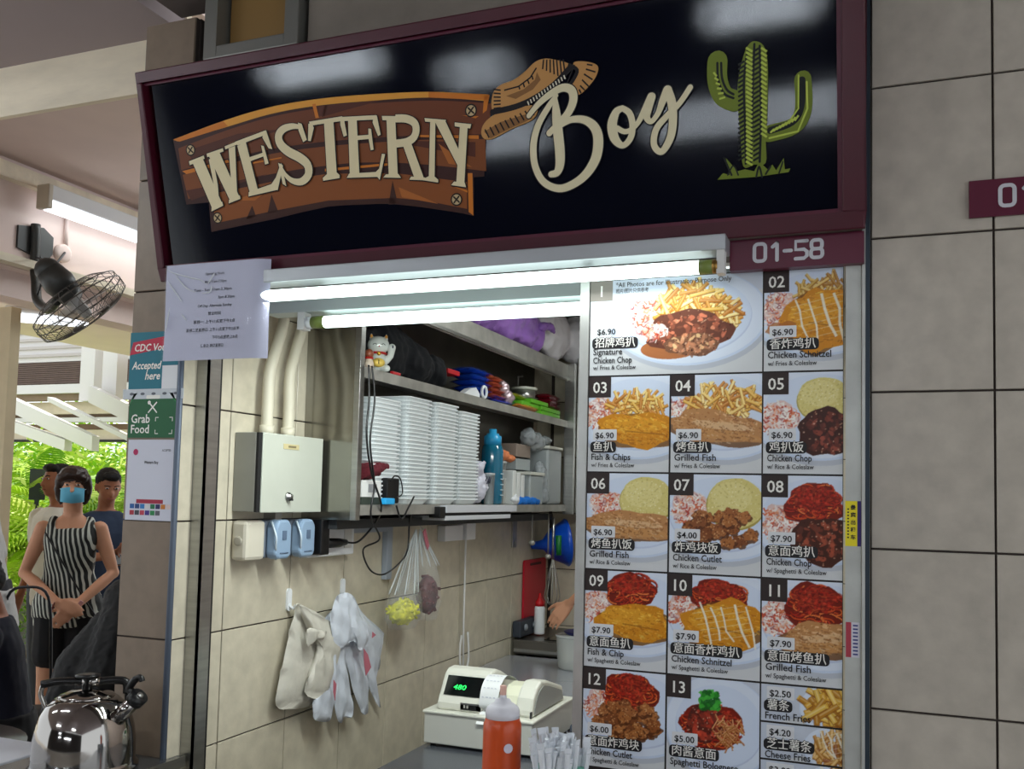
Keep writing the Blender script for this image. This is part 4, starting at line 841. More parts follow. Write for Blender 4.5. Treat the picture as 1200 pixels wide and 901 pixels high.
t = thing('drawer_tray', 'flat white sliding tray hung right under the lowest shelf', 'tray')
MB().box(-2.15, FX + .035, 1.50, 2.42, 1.625, 1.662).build('tray_front', mat('white tray enamel', (200, 202, 208), .35), t, bevel=.002)
MB().box(-2.15, FX + .03, 1.50, 2.34, 1.588, 1.610).build('lower_tray', mat('white tray enamel', (200, 202, 208), .35), t, bevel=.002)
MB().box(-2.14, FX + .02, 1.52, 2.36, 1.610, 1.625).build('gap_rail', M_dark, t); MB().box(FX - .03, FX + .03, 1.44, 1.50, 1.60, 1.655).build('end_stop', M_black, t, bevel=.004)
t = tag(MB().box(SX + .001, SX + .012, 3.07, 3.14, 1.38, 1.60).add([(SX + .012, 3.10, 1.40), (SX + .02, 3.10, 1.40), (SX + .02, 3.115, 1.40), (SX + .012, 3.115, 1.40), (SX + .012, 3.10, 1.42), (SX + .02, 3.10, 1.42), (SX + .02, 3.115, 1.42), (SX + .012, 3.115, 1.42)], [(0, 1, 2, 3), (4, 5, 6, 7), (0, 1, 5, 4), (1, 2, 6, 5), (2, 3, 7, 6)]).build('shelf_bracket', M_steelh), 'steel bracket plate under the shelf near the funnel', 'bracket')

# --- foam clamshell stacks on the lowest shelf
def foam_mesh():
    w_, d_, h = .105, .125, .030; mb = MB()
    def ring(a, b, z): return [(p[0], p[1], z) for p in rrect(-a, a, -b, b, .028, 3)]
    R_ = [ring(w_ * .80, d_ * .82, 0), ring(w_ * .95, d_ * .96, h * .75), ring(w_, d_, h * .78), ring(w_, d_, h), ring(w_ * .93, d_ * .94, h), ring(w_ * .78, d_ * .80, h * .12)]
    n = len(R_[0]); vs = [v for r in R_ for v in r]; fs = [(i * n + j, i * n + (j + 1) % n, (i + 1) * n + (j + 1) % n, (i + 1) * n + j) for i in range(5) for j in range(n)]
    fs += [tuple(range(n - 1, -1, -1)), tuple(range(5 * n, 6 * n))]; return mb.add(vs, fs, False).mesh('foam_box')
M_foam = mat('white foam', (230, 236, 238), .6)
FM = foam_mesh(); FM.materials.append(M_foam)
for si, (y, n, nm) in enumerate(((1.02, 25, 'left'), (1.325, 27, 'second'), (1.60, 27, 'third'), (1.87, 26, 'right'))):
    for i in range(n):
        o = bpy.data.objects.new('foam_box', FM); COL.objects.link(o); o.location = (-2.085 + (.012 if si > 1 else 0) + U(-.002, .002), y + U(-.003, .003), 1.665 + i * .0178); o.rotation_euler = (0, 0, U(-.02, .02))
        pos = 'topmost box' if i == n - 1 else ('bottom box' if i == 0 else 'box')
        tag(o, 'white foam takeaway %s of the %s stack on the lowest cabinet shelf' % (pos, nm), 'food box', 'foam takeaway boxes, %s stack' % nm)
# --- small things at the left end of the lowest shelf
Z1 = 1.664
t = thing('paper_box', 'small white printed box at the left end of the lowest shelf', 'box', (-1.995, .86, Z1)); MB().box(-.03, .03, -.07, .085, .03, .10).build('carton', M_white, t, bevel=.002)
MB().box(.0301, .031, -.02, .05, .05, .085).build('label', mat('label grey print', (150, 152, 156), .6), t); MB().box(-.03, .03, -.07, .085, 0, .03).build('dark_base', mat('dark green grey', (52, 60, 52), .6), t)
t = tag(MB().box(-1.99, -1.955, .985, 1.09, Z1 + .005, Z1 + .115).build('black_speaker', M_black, bevel=.006), 'square black device beside the small white box', 'device')
t = tag(MB().box(-1.957, -1.93, .93, 1.01, Z1, Z1 + .028).build('cyan_eraser', mat('cyan plastic', (40, 160, 220), .4), bevel=.005), 'small cyan block on the shelf edge in front of the white box', 'block')
t = tag(obj('dark_red_cloth', remesh(MB().limb([(-2.02, .84, Z1 + .125), (-2.0, .94, Z1 + .15), (-1.99, 1.03, Z1 + .165)], [.03, .035, .012]).ball((-2.01, .88, Z1 + .14), (.05, .07, .035)), .006, 'cloth', 2, .02, .03), mat('dark red cloth', (92, 22, 34), .9)), 'crumpled dark red cloth lying on the small white box', 'cloth')
t = tag(MB().tube(catmull([(-1.945, .99, Z1 + .10), (-1.94, 1.02, Z1 + .125), (-1.94, 1.07, Z1 + .11), (-1.94, 1.09, Z1 + .05), (-1.945, 1.05, Z1 + .03)], 6), .003, 6).build('black_cable', M_black), 'thin black cable curled round the square black device', 'cable')
# bag next to the foam
bag = remesh(MB().ball((-2.05, 2.07, Z1 + .10), (.09, .09, .10)).ball((-2.02, 2.03, Z1 + .19), (.05, .06, .05)).limb([(-2.0, 2.04, Z1 + .2), (-1.99, 2.10, Z1 + .23)], [.03, .012]), .008, 'bag', 1, .035, .05)
t = thing('plastic_bag', 'crumpled white plastic bag between the foam stacks and the blue bottle', 'bag'); obj('bag_body', bag, mat('lilac white plastic film', (206, 206, 220), .3), t)
k = MB(); [k.tube([(-1.962, 2.06 + i * .018, Z1 + .10 + U(0, .03)), (-1.962, 2.075 + i * .018, Z1 + .13 + U(0, .03))], .003, 5) for i in range(4)]; k.build('print_mark', mat('dark print', (40, 40, 60), .6), t)
# blue bottle
t = thing('water_bottle', 'large translucent teal water bottle with light blue cap on the lowest shelf', 'bottle', (-2.03, 2.30, Z1))
MB().lathe([(.055, 0), (.062, .01), (.063, .12), (.059, .135), (.063, .15), (.063, .30), (.056, .33), (.046, .34)], n=24).build('bottle_body', mat('teal plastic', (14, 100, 130), .15, coat=.5), t)
MB().lathe([(.050, .335), (.050, .385), (.036, .39), (.036, .40), (.022, .402), (.022, .425), (0, .425)], n=20).build('cap', mat('light blue cap', (44, 150, 200), .3), t)
k = MB(); [k.box(.0615, .0645, -.02, .02, .05 + i * .03, .055 + i * .03) for i in range(5)]; k.build('measure_print', mat('white print b', (190, 215, 225), .5), t)
M_clear = mat('frosted clear plastic', (206, 212, 212), .2, alpha=.55)
M_clear2 = mat('milky box plastic', (176, 184, 186), .25, alpha=.8)
def tub(y, x, r, h, z, label, content=None, name='plastic_tub', lidc=None, n=20):
    t = thing(name, label, 'container', (x, y, z)); MB().lathe([(r * .85, 0), (r, h), (r * 1.06, h), (r * 1.06, h + .006)], n=n).build('tub_body', M_clear2, t)
    if content: MB().lathe([(r * .8, .004), (r * .93, h * .75), (0, h * .8)], n=n).build('contents', mat('content %d %d %d' % content, content, .7, noise=.2, nscale=40), t)
    MB().lathe([(r * 1.07, h), (r * 1.07, h + .012), (0, h + .014)], n=n).build('lid', M_clear if not lidc else mat('lid %d' % lidc[0], lidc, .4), t); return t
tub(2.16, -1.985, .030, .16, Z1, 'slim pale plastic tumbler at the left side of the teal bottle')
tub(2.52, -2.09, .055, .09, Z1 + .15, 'round tub with orange wrap above the stacked white trays', (206, 120, 70))
t = tag(obj('orange_wrap', remesh(MB().ball((-2.08, 2.56, Z1 + .29), (.05, .06, .035)).ball((-2.05, 2.62, Z1 + .275), (.03, .05, .02)), .006, 'wrap', 1, .02, .03), mat('orange wrap', (214, 128, 84), .7)), 'crumpled orange brown wrap on top of the round tub', 'wrapper')
MBx = tag(MB().box(-2.15, -2.02, 2.46, 2.62, Z1, Z1 + .15).build('carton', mat('pale carton', (160, 160, 156), .8), bevel=.004), 'pale carton that carries the round tub behind the teal bottle', 'box')
for i in range(3):
    c = tag(MB().box(-2.07 + 0, -1.975, 2.49 + i * .07, 2.54 + i * .07, Z1, Z1 + .20 - .012 * i).build('white_tray', mat('white tray plastic', (216, 218, 216), .4), bevel=.004), ('upright white tray nearest the teal bottle', 'middle upright white tray of three', 'upright white tray farthest from the teal bottle')[i], 'tray', 'upright white trays')
t = thing('plastic_container', 'square clear container with yellow content and flat white lid', 'container', (-2.03, 2.88, Z1))
MB().box(-.06, .06, -.12, .11, 0, .18).build('container_body', M_clear2, t, bevel=.008); MB().box(-.062, .03, -.09, .02, .02, .14).build('yellow_content', mat('yellow label', (196, 176, 84), .7, noise=.2), t); MB().box(-.068, .068, -.13, .12, .18, .20).build('lid', mat('pale lid', (206, 206, 196), .4), t, bevel=.004)
t = thing('plastic_container', 'pair of clear boxes stacked behind the square yellow container', 'container', (-2.10, 2.82, Z1 + .21)); MB().box(-.06, .06, -.12, .12, 0, .07).build('lower_box', M_clear2, t, bevel=.005); MB().box(-.06, .06, -.12, .12, .08, .16).build('upper_box', mat('brownish content box', (140, 126, 116), .5), t, bevel=.005)
t = tag(obj('blue_cloth', remesh(MB().limb([(-1.985, 2.56, Z1 + .018), (-1.98, 2.72, Z1 + .022), (-1.98, 2.92, Z1 + .018)], [.02, .026, .02]).ball((-1.99, 2.62, Z1 + .03), (.03, .05, .02)), .006, 'cloth', 1, .02, .03), mat('bright blue cloth', (24, 110, 200), .8)), 'bright blue cloth strip lying in front of the clear containers', 'cloth')
t = tag(obj('white_cloth', remesh(MB().ball((-1.98, 2.53, Z1 + .03), (.025, .05, .03)), .006, 'cloth', 1, .02, .03), mat('white cloth', (214, 216, 220), .8)), 'small white crumpled cloth left of the bright blue cloth', 'cloth')
t = thing('storage_box', 'tall milky grey storage box with rounded lid at the right end of the lowest shelf', 'container', (-2.05, 3.22, Z1)); MB().box(-.09, .075, -.11, .15, 0, .36).build('box_body', mat('milky grey plastic', (150, 156, 158), .3), t, bevel=.02); MB().box(-.095, .08, -.115, .155, .36, .38).build('lid', mat('pale lid', (206, 206, 196), .4), t, bevel=.006)
t = tag(obj('plastic_bag', remesh(MB().ball((-2.06, 3.03, Z1 + .40), (.07, .14, .06)).ball((-2.03, 2.90, Z1 + .42), (.05, .09, .05)).ball((-2.05, 3.2, Z1 + .42), (.05, .1, .03)), .009, 'bag', 1, .05, .06), mat('clear grey film', (170, 176, 180), .15, alpha=.6)), 'crumpled clear bag lying on the storage box and containers', 'bag')
t = tag(obj('plastic_bag', remesh(MB().ball((-2.02, 3.06, Z1 + .14), (.05, .06, .14)).ball((-1.99, 3.06, Z1 + .05), (.03, .05, .05)), .008, 'bag', 1, .04, .05), mat('clear grey film', (170, 176, 180), .15, alpha=.6)), 'limp clear bag hanging between square container and storage box', 'bag')
# --- middle shelf
Z2 = 2.231
t = thing('lucky_cat_figurine', 'white beckoning cat figurine with red collar at the left of the middle shelf', 'figurine', (-1.995, .935, Z2), math.radians(35))
M_cat = mat('glazed white ceramic', (206, 212, 206), .2, coat=.4)
c = MB().ball((0, 0, .045), (.042, .042, .048), 16, 10).ball((0, -.005, .115), (.048, .042, .040), 18, 12).limb([(.035, -.01, .05), (.052, -.02, .07), (.056, -.028, .105)], [.016, .014, .017]).limb([(-.03, -.01, .05), (-.045, -.025, .03)], [.016, .015]).limb([(.02, -.02, .015), (.035, -.045, .012)], [.018, .015])
for s_ in (-1, 1): c.add([(s_ * .018, -.015, .14), (s_ * .042, -.012, .14), (s_ * .034, -.012, .172), (s_ * .030, .008, .145)], [(0, 1, 2), (1, 3, 2), (3, 0, 2), (0, 3, 1)])
obj('body', remesh(c, .0032, 'body', 1), M_cat, t)
MB().lathe([(.030, .074), (.040, .080), (.030, .088)], n=18).build('collar', mat('red collar', (176, 30, 26), .4), t)
MB().ball((0, -.042, .075), .009).build('bell', mat('gold bell', (206, 160, 50), .3, .7), t)
MB().ball((0, -.042, .036), (.028, .012, .020)).build('gold_coin', mat('gold coin', (220, 190, 90), .4, .2), t, label='gold coin with dark sign')
MB().tube([(0, -.055, .045), (0, -.055, .028)], .002, 5).build('coin_mark', M_dark, t)
for s_ in (-1, 1):
    MB().tube(catmull([(s_ * .010, -.046, .112), (s_ * .018, -.045, .117), (s_ * .026, -.041, .112)], 3), .0014, 5).build('eye', M_dark, t); MB().ball((s_ * .032, -.015, .152), (.006, .004, .008)).build('inner_ear', mat('ear gold', (200, 140, 60), .5), t)
MB().ball((0, -.048, .105), .003).build('nose', mat('red collar', (176, 30, 26), .4), t); MB().tube([(.058, -.044, .10), (.058, -.044, .112)], .003, 5).build('paw_mark', mat('dark mark', (30, 40, 70), .5), t)
t = thing('small_figurine', 'tiny brown and red figurine left of the beckoning cat', 'figurine', (-1.985, .845, Z2))
MB().lathe([(.018, 0), (.022, .02), (.014, .045), (0, .05)], n=14).build('body', mat('cream ceramic', (214, 196, 176), .3), t); MB().ball((0, 0, .066), .020).build('head', mat('brown ceramic', (150, 84, 60), .35), t); MB().lathe([(.016, .042), (.02, .047), (.016, .052)], n=12).build('scarf', mat('red collar', (176, 30, 26), .4), t)
t = tag(MB().box(-1.97, -1.955, 1.0, 1.07, Z2, Z2 + .012).build('red_packet', mat('red paper', (200, 24, 34), .5), bevel=.002), 'small red paper packet at the foot of the beckoning cat', 'packet')
cl = MB().ball((-2.09, 1.17, Z2 + .13), (.09, .22, .13)).ball((-2.07, 1.38, Z2 + .10), (.09, .18, .10)).ball((-2.07, 1.58, Z2 + .085), (.08, .10, .085)).ball((-2.1, 1.0, Z2 + .11), (.06, .12, .10)).ball((-2.08, 1.30, Z2 + .17), (.05, .12, .06))
t = tag(obj('dark_cloth_bundle', remesh(cl, .011, 'cloth', 1, .05, .09), mat('black navy cloth', (9, 12, 19), .9)), 'big black navy cloth bundle filling the left half of the middle shelf', 'cloth')
t = tag(MB().box(-2.12, -2.03, 1.70, 1.84, Z2 + .10, Z2 + .125).build('red_packet', mat('red paper', (200, 24, 34), .5), bevel=.004), 'flat red packet behind the dark bundle and the blue packets', 'packet')
t = thing('tape_dispenser', 'white tape dispenser lying on the middle shelf edge before the blue packets', 'dispenser', (-1.985, 1.86, Z2)); MB().prism([(-.10, 0), (.10, 0), (.10, .02), (.05, .05), (-.02, .035)], (-.02, .02), 0).build('wedge', M_whitep, t, bevel=.003)
MB().tube([(.026, .14 + .03 * math.cos(a), .035 + .03 * math.sin(a)) for a in [i * math.pi / 8 for i in range(16)]], .008, 6, closed=True).build('roll', M_whitep, t)
PK = [('blue', (20, 60, 160), 1.80, 2.04), ('blue', (28, 76, 180), 1.82, 2.06), ('rust', (150, 62, 44), 1.98, 2.18), ('blue', (18, 50, 150), 1.84, 2.08), ('rust', (164, 76, 56), 2.0, 2.2)]
def packet(x0, x1, y0, y1, z, h, c, name, label, grp):
    mb = MB(); n, m_ = 10, 6; top_, bot_ = [], []
    for j in range(n + 1):
        for i in range(m_ + 1):
            u, v = i / m_, j / n; f = max(0, 1 - abs(2 * u - 1) ** 3) ** .5 * max(0, 1 - abs(2 * v - 1) ** 4) ** .5; x, y = x0 + (x1 - x0) * u, y0 + (y1 - y0) * v; wv = .002 * math.sin(j * 2.3 + z * 90)
            top_.append((x, y, z + h * .45 + h * .55 * f + wv * f)); bot_.append((x, y, z + h * .45 - h * .45 * f))
    fs = [(j * (m_ + 1) + i, j * (m_ + 1) + i + 1, (j + 1) * (m_ + 1) + i + 1, (j + 1) * (m_ + 1) + i) for j in range(n) for i in range(m_)]; k = len(top_)
    mb.add(top_, fs, True); mb.add(bot_, [tuple(reversed(f)) for f in fs], True)
    return tag(mb.build(name, mat('%s foil %d' % (name, c[0]), c, .22, coat=.5)), label, 'packet', grp)
ord_ = ['lowest', 'second', 'third', 'fourth', 'topmost']
for i in range(5):
    packet(-2.11, -1.965, 1.88 + .01 * (i % 2), 2.13 + .01 * (i % 3), Z2 + i * .032, .034, (20 + 8 * (i % 2), 60 + 10 * (i % 3), 165), 'blue_packet', 'shiny blue snack packet, %s of the pile on the middle shelf' % ord_[i], 'blue snack packets')
for i in range(4):
    packet(-2.10, -1.962, 2.14, 2.36 - .02 * i, Z2 + .02 + i * .032, .034, (150 + 6 * i, 66 + 4 * i, 50), 'rust_packet', 'rust red snack packet, %s of the pile beside the blue packets' % ord_[i], 'rust snack packets')
t = packet(-2.04, -1.958, 2.15, 2.42, Z2, .022, (24, 50, 170), 'blue_packet', 'blue packet lying flat at the shelf edge under the rust packets', 'blue snack packets')
t = tag(obj('foil_wrap', remesh(MB().ball((-2.02, 2.40, Z2 + .09), (.04, .05, .05)).ball((-1.99, 2.42, Z2 + .05), (.03, .06, .04)), .006, 'wrap', 1, .03, .03), mat('silver pink film', (170, 150, 156), .25, .3)), 'crumpled silver pink wrapper right of the rust packets', 'wrapper')
for i, (y0, y1, z) in enumerate(((2.62, 2.98, 0), (2.60, 2.92, .03), (2.92, 3.30, 0), (2.92, 3.30, .028), (2.74, 3.06, .056))):
    t = tag(MB().box(-2.06, -1.965 if i > 1 else -1.975, y0, y1 - .02, Z2 + z, Z2 + z + .025).build('green_box', mat('lime green carton', (98 + 6 * i, 176, 40), .4), bevel=.002),
            ('lime green carton under another, left of the pair', 'lime green carton on the left pile', 'lime green carton lying at the bottom right of the middle shelf', 'lime green carton on top of the bottom right one', 'lime green carton topmost of the middle')[i], 'box', 'lime green cartons')
t = packet(-2.03, -1.955, 2.52, 2.86, Z2, .035, (190, 120, 50), 'gold_packet', 'orange gold snack packet at the edge before the lime cartons', 'gold snack packets')
t = packet(-2.10, -2.0, 2.50, 2.78, Z2 + .065, .035, (150, 150, 40), 'yellow_packet', 'yellow green packet on top of the left lime cartons', 'yellow packets')
t = packet(-2.10, -2.0, 2.46, 2.62, Z2, .05, (10, 70, 60), 'teal_packet', 'dark teal packet between wrapper and lime cartons', 'teal packets')
for i in range(3): packet(-2.10, -1.985, 3.12, 3.36, Z2 + .056 + i * .032, .04, (110, 20, 34), 'wine_packet', 'wine red packet, %s of three at the right end of the middle shelf' % ('bottom', 'middle', 'top')[i], 'wine red packets')
t = thing('steel_pot', 'low steel pot with pale lid behind the lime cartons', 'pot', (-2.11, 2.98, Z2 + .085)); MB().lathe([(.07, 0), (.075, .075)], n=20).build('pot_body', M_steel, t); MB().lathe([(.085, .075), (.085, .09), (.03, .10), (0, .10)], n=20).build('lid', mat('pale lid', (206, 206, 196), .4), t); MB().tube([(-.03, -.03, .1), (-.03, -.03, .16), (-.02, .02, .17)], .006, 6).build('handle', M_steel, t)
# --- top shelf bags
Z3 = 2.612
M_pur = mat('purple plastic film', (146, 104, 184), .3, coat=.2)
t = thing('purple_bag', 'bulging purple plastic bag on top of the steel cabinet', 'bag'); obj('bag_body', remesh(MB().ball((-2.07, 2.05, Z3 + .12), (.12, .42, .13)).ball((-2.05, 2.45, Z3 + .15), (.12, .36, .16)).ball((-2.05, 2.80, Z3 + .13), (.11, .20, .14)).ball((-2.0, 2.6, Z3 + .06), (.07, .2, .06)), .014, 'bag', 1, .07, .12), M_pur, t)
obj('knot', remesh(MB().limb([(-1.96, 2.86, Z3 + .16), (-1.93, 2.95, Z3 + .18), (-1.92, 3.0, Z3 + .15)], [.03, .025, .012]), .008, 'knot', 1, .02, .03), M_pur, t)
t = tag(obj('white_bag', remesh(MB().ball((-2.02, 3.22, Z3 + .19), (.10, .28, .19)).ball((-1.9, 3.55, Z3 + .19), (.20, .15, .18)).ball((-1.75, 3.62, Z3 + .19), (.25, .12, .18)), .016, 'bag', 1, .05, .10), mat('milky plastic film', (228, 226, 232), .3, alpha=.95)), 'big milky white bag of cups on the cabinet corner beside the purple bag', 'bag')
t = tag(obj('purple_bag', remesh(MB().ball((-1.50, 3.66, Z3 + .24), (.22, .12, .12)), .014, 'bag', 1, .05, .08), M_pur), 'second purple bag, high at the right corner beside the menu board', 'bag')

# --- carrier bags on hooks
def hook(y, z, label):
    t = thing('wall_hook', label, 'hook', (SX, y, z), group='white adhesive hooks'); MB().prism([(p[0], p[1]) for p in rrect(-.014, .014, -.055, .035, .013, 4)], (.0005, .010), 0).build('plate', M_whitep, t); MB().tube(catmull([(.008, 0, -.03), (.03, 0, -.045), (.038, 0, -.03)], 4), .006, 8).build('hook_tip', M_whitep, t)
hook(.655, 1.285, 'white adhesive hook holding the cream bag bundle'); hook(1.055, 1.295, 'white adhesive hook holding the white bag bundle with red print')
def sheet_bag(name, outline, x0, dx, m, label, folds=5, seed=1):
    """hanging folded bag: two wavy skins closed at the rim; outline in (y,z)"""
    P = catmull([(a, b, 0) for a, b in outline], 4, True); n = len(P); c = sum(P, V(0, 0, 0)) / n; vs = []; K_ = 7; f = []
    for side in (1, -1):
        for k in range(K_):
            q = k / (K_ - 1)
            for i, p in enumerate(P):
                y, z = c.x + (p.x - c.x) * q, c.y + (p.y - c.y) * q; bulge = math.sqrt(max(0, 1 - q ** 3)) * dx / 2
                wv = .007 * math.sin(y * 95 + seed + (z - c.y) * 12) * (.4 + .6 * (1 - q)) + .004 * math.sin(z * 60 + y * 40 + seed * 2); vs.append((x0 + side * bulge + wv * (1 if side > 0 else .3), y, z))
    for s_ in (0, 1):
        o = s_ * K_ * n
        for k in range(K_ - 1): f += [(o + k * n + i, o + k * n + (i + 1) % n, o + (k + 1) * n + (i + 1) % n, o + (k + 1) * n + i) for i in range(n)]
    o = (K_ - 1) * n; f += [(o + i, o + (i + 1) % n, o + K_ * n + (i + 1) % n, o + K_ * n + i) for i in range(n)]
    me = MB().add(vs, f, True); return me
def on_wall(L, X=-2.17): return [(on(0, X, *p).y, on(0, X, *p).z) for p in L]
def z8(x, y): return (300 + x / 4.095, 640 + y / 4.095)
M_bagc = mat('cream carrier film', (200, 196, 184), .5, noise=.06, nscale=20, bump=.3, bscale=30); M_bagw = mat('white carrier film', (206, 212, 222), .4, noise=.06, nscale=20, bump=.3, bscale=30)
t = thing('carrier_bag_bundle', 'cream white bundle of folded carrier bags on the left hook', 'bag')
sheet_bag('b', on_wall([z8(*p) for p in [(205, 275), (240, 290), (330, 340), (395, 400), (392, 520), (360, 640), (340, 720), (275, 760), (190, 782), (100, 765), (125, 600), (160, 440), (190, 310)]], -2.16), -2.165, .05, M_bagc, '', seed=2).build('front_bag', M_bagc, t)
sheet_bag('b', on_wall([z8(*p) for p in [(215, 285), (300, 330), (410, 400), (405, 520), (370, 640), (330, 730), (240, 700), (300, 500), (260, 400)]], -2.12), -2.125, .035, M_bagc, '', seed=5).build('rolled_bag', M_bagc, t)
sheet_bag('b', on_wall([z8(*p) for p in [(250, 400), (290, 395), (345, 405), (330, 440), (290, 450), (255, 480)]], -2.10), -2.105, .02, M_bagc, '', seed=6).build('bag_handle_fold', M_bagc, t)
t = thing('carrier_bag_bundle', 'bluish white bundle of carrier bags with red print on the right hook', 'bag')
for i, L in enumerate(([(405, 235), (470, 235), (520, 320), (612, 405), (620, 440), (600, 560), (585, 660), (604, 775), (560, 700), (520, 560), (440, 470), (390, 350)],
                       [(380, 300), (440, 260), (500, 480), (545, 640), (540, 800), (500, 770), (440, 560), (400, 400)], [(345, 350), (400, 300), (430, 460), (450, 620), (475, 810), (430, 820), (415, 850), (390, 800), (375, 600), (360, 450)],
                       [(380, 450), (400, 480), (385, 700), (370, 830), (300, 838), (285, 800), (290, 740), (350, 700), (368, 560)], [(400, 240), (470, 232), (510, 330), (555, 420), (515, 505), (480, 455), (410, 492), (380, 440), (370, 350)])):
    o = sheet_bag('b', on_wall([z8(*p) for p in L], -2.17 + i * .018), -2.178 + i * .017, .026, M_bagw, '', seed=i * 1.7).build('carrier_bag', M_bagw, t)
M_redp = mat('red bag print', (184, 104, 118), .5)
for L in ([(510, 490), (530, 520), (545, 580), (520, 620), (512, 560)], [(552, 410), (568, 425), (550, 440)], [(365, 640), (378, 660), (372, 740), (364, 700)]):
    Q = on_wall([z8(*p) for p in L], -2.10); MB().prism(Q, (-2.094, -2.0915), 0).build('red_print', M_redp, t)
# food bags under the shelf
def food_bag(c, r, fill, pal, label, top, n, grp='food bags hung under the shelf'):
    t = thing('food_bag', label, 'bag')
    mb = MB()
    for i in range(n):
        a, b, d = U(-1, 1), U(-1, 1), U(-1, 1)
        if a * a + b * b + d * d > 1: continue
        p = V(c[0] + a * r[0] * .85, c[1] + b * r[1] * .85, c[2] + d * r[2] * .8); q = V(U(-1, 1), U(-1, 1), U(-.6, .6)).normalized() * .018
        mb.tube([p - q, p + q], .008, 5)
    mb.ball(c, (r[0] * .8, r[1] * .85, r[2] * .8)); mb.build('food_pieces', mat('bag food %d' % pal[0], pal, .4, noise=.45, nscale=30), t)
    prof = [(0, -r[2] * 1.05), (r[1] * .7, -r[2]), (r[1] * 1.05, -r[2] * .3), (r[1] * 1.0, r[2] * .6), (r[1] * .75, r[2] * 1.6), (r[1] * .4, (top - c[2]) * .75), (.008, top - c[2])]
    me = MB().lathe(prof, n=22, sx=r[0] / r[1], sy=1).mesh('film')
    for v in me.vertices: k = 1 + .08 * math.sin(math.atan2(v.co.y, v.co.x) * 9 + v.co.z * 20); v.co.x = c[0] + v.co.x * k; v.co.y = c[1] + v.co.y * k + (top_y - c[1]) * max(0, (v.co.z) / (top - c[2])) ** 1.2; v.co.z += c[2]
    obj('bag_film', me, mat('thin clear film', (232, 238, 240), .08, alpha=.13), t)
    st = MB()
    for i in range(9):
        a = 2 * math.pi * i / 9; p = V(c[0] + r[0] * .8 * math.cos(a), c[1] + r[1] * .9 * math.sin(a), c[2] + r[2] * 1.2); st.tube(catmull([p, V((c[0] + p.x) / 2, (p.y + top_y) / 2 + .01 * math.sin(a), (p.z + top) / 2), V(c[0], top_y, top)], 4), .0028, 5)
    st.build('bag_pleats', mat('white film pleat', (220, 226, 228), .3, alpha=.8), t); return t
hk = thing('wire_hook', 'thin wire hook under the shelf that carries the two food bags', 'hook'); MB().tube([(-2.06, 1.50, 1.60), (-2.06, 1.50, 1.555), (-2.05, 1.515, 1.54)], .003, 6).build('wire', M_steel, hk)
top_y = 1.50
food_bag((-2.08, 1.39, 1.155), (.07, .115, .075), 0, (206, 204, 40), 'clear bag of yellow food hanging under the shelf, left of the dark red one', 1.54, 160)
top_y = 1.53
food_bag((-2.075, 1.63, 1.215), (.06, .085, .12), 0, (84, 8, 22), 'clear bag of dark red food hanging under the shelf, right of the yellow one', 1.54, 160)
t = MB().prism([(1.51, 1.53), (1.53, 1.545), (1.575, 1.46), (1.56, 1.44), (1.54, 1.47)], (-2.05, -2.045), 0).build('red_tie', M_redp, fix=True); tag(t, 'red printed bag tip at the hook of the two food bags', 'tag')

# --- back corner: funnel, whisk, board, bottle, appliance
t = thing('funnel', 'big blue plastic funnel hanging on its side under the back shelf', 'funnel', (-2.02, 3.52, 1.40)); M_blue = mat('blue plastic', (16, 76, 190), .3)
b_ = MB().lathe([(.158, .06), (.165, .05), (.150, .02), (.10, -.10), (.035, -.17), (.022, -.28), (.016, -.28), (.028, -.165), (.095, -.095), (.145, .025), (.150, .05)], n=28, axis=0).mesh('bowl')
o = obj('bowl', b_, M_blue, t, (0, 0, 0)); o.rotation_euler = (0, math.radians(-6), math.radians(32)); o.scale = (.75, 1, 1)
MB().tube([(.10, .02, .0), (.16, .05, .0)], .016, 8).build('rim_tab', M_black, t)
t = thing('whisk', 'steel whisk hanging upside down in front of the blue funnel', 'whisk', (-2.0, 3.30, 1.0))
MB().tube([(0, 0, .30), (-.002, 0, .58)], [.008, .010], 8).build('handle', M_steel, t)
wm = MB()
for i in range(5):
    a = math.pi * i / 5; dx, dy = math.cos(a), math.sin(a); wm.tube(catmull([(0, 0, .32), (.045 * dx, .045 * dy, .12), (.05 * dx, .05 * dy, .04), (0, 0, 0), (-.05 * dx, -.05 * dy, .04), (-.045 * dx, -.045 * dy, .12), (0, 0, .32)], 5), .0028, 5)
wm.build('wires', M_steel, t); MB().tube([(.04, .0, .33), (.035, 0, .46)], [.018, .022], 8).build('green_grip', mat('green grip', (16, 110, 50), .4), t, label='green handle of a second tool on the same hook')
for i, (y, l_) in enumerate(((2.95, .16), (3.22, .26))):
    t = thing('ladle', ('short steel ladle hanging under the shelf near the bracket', 'long dark ladle hanging beside the funnel', 'tiny hook tool hanging under the shelf')[i], 'ladle', (-2.04 + .015 * i, y + .05, 1.34)); MB().tube([(0, 0, .24 - l_ + .02), (0, 0, .26)], .005, 6).build('handle', M_steelh, t); MB().ball((0, 0, .24 - l_), (.022, .022, .018)).build('bowl', M_steelh, t)
t = tag(MB().prism(rrect(3.28, 3.70, .76, 1.285, .02, 3), (0, .014), 0).build('cutting_board', mat('red cutting board', (186, 20, 44), .45)), 'red plastic cutting board standing in the corner behind the control box', 'cutting board')
t.location = (-2.205, 0, 0)
hb = MB().prism(rrect(3.38, 3.60, 1.245, 1.262, .008, 3), (-2.191, -2.1895), 0).build('cutting_board_slot', mat('slot shade', (70, 10, 20), .6)); hb.parent = t; hb.location = (2.205, 0, 0); hb.name = 'handle_slot'
t.rotation_euler = (0, 0, 0)
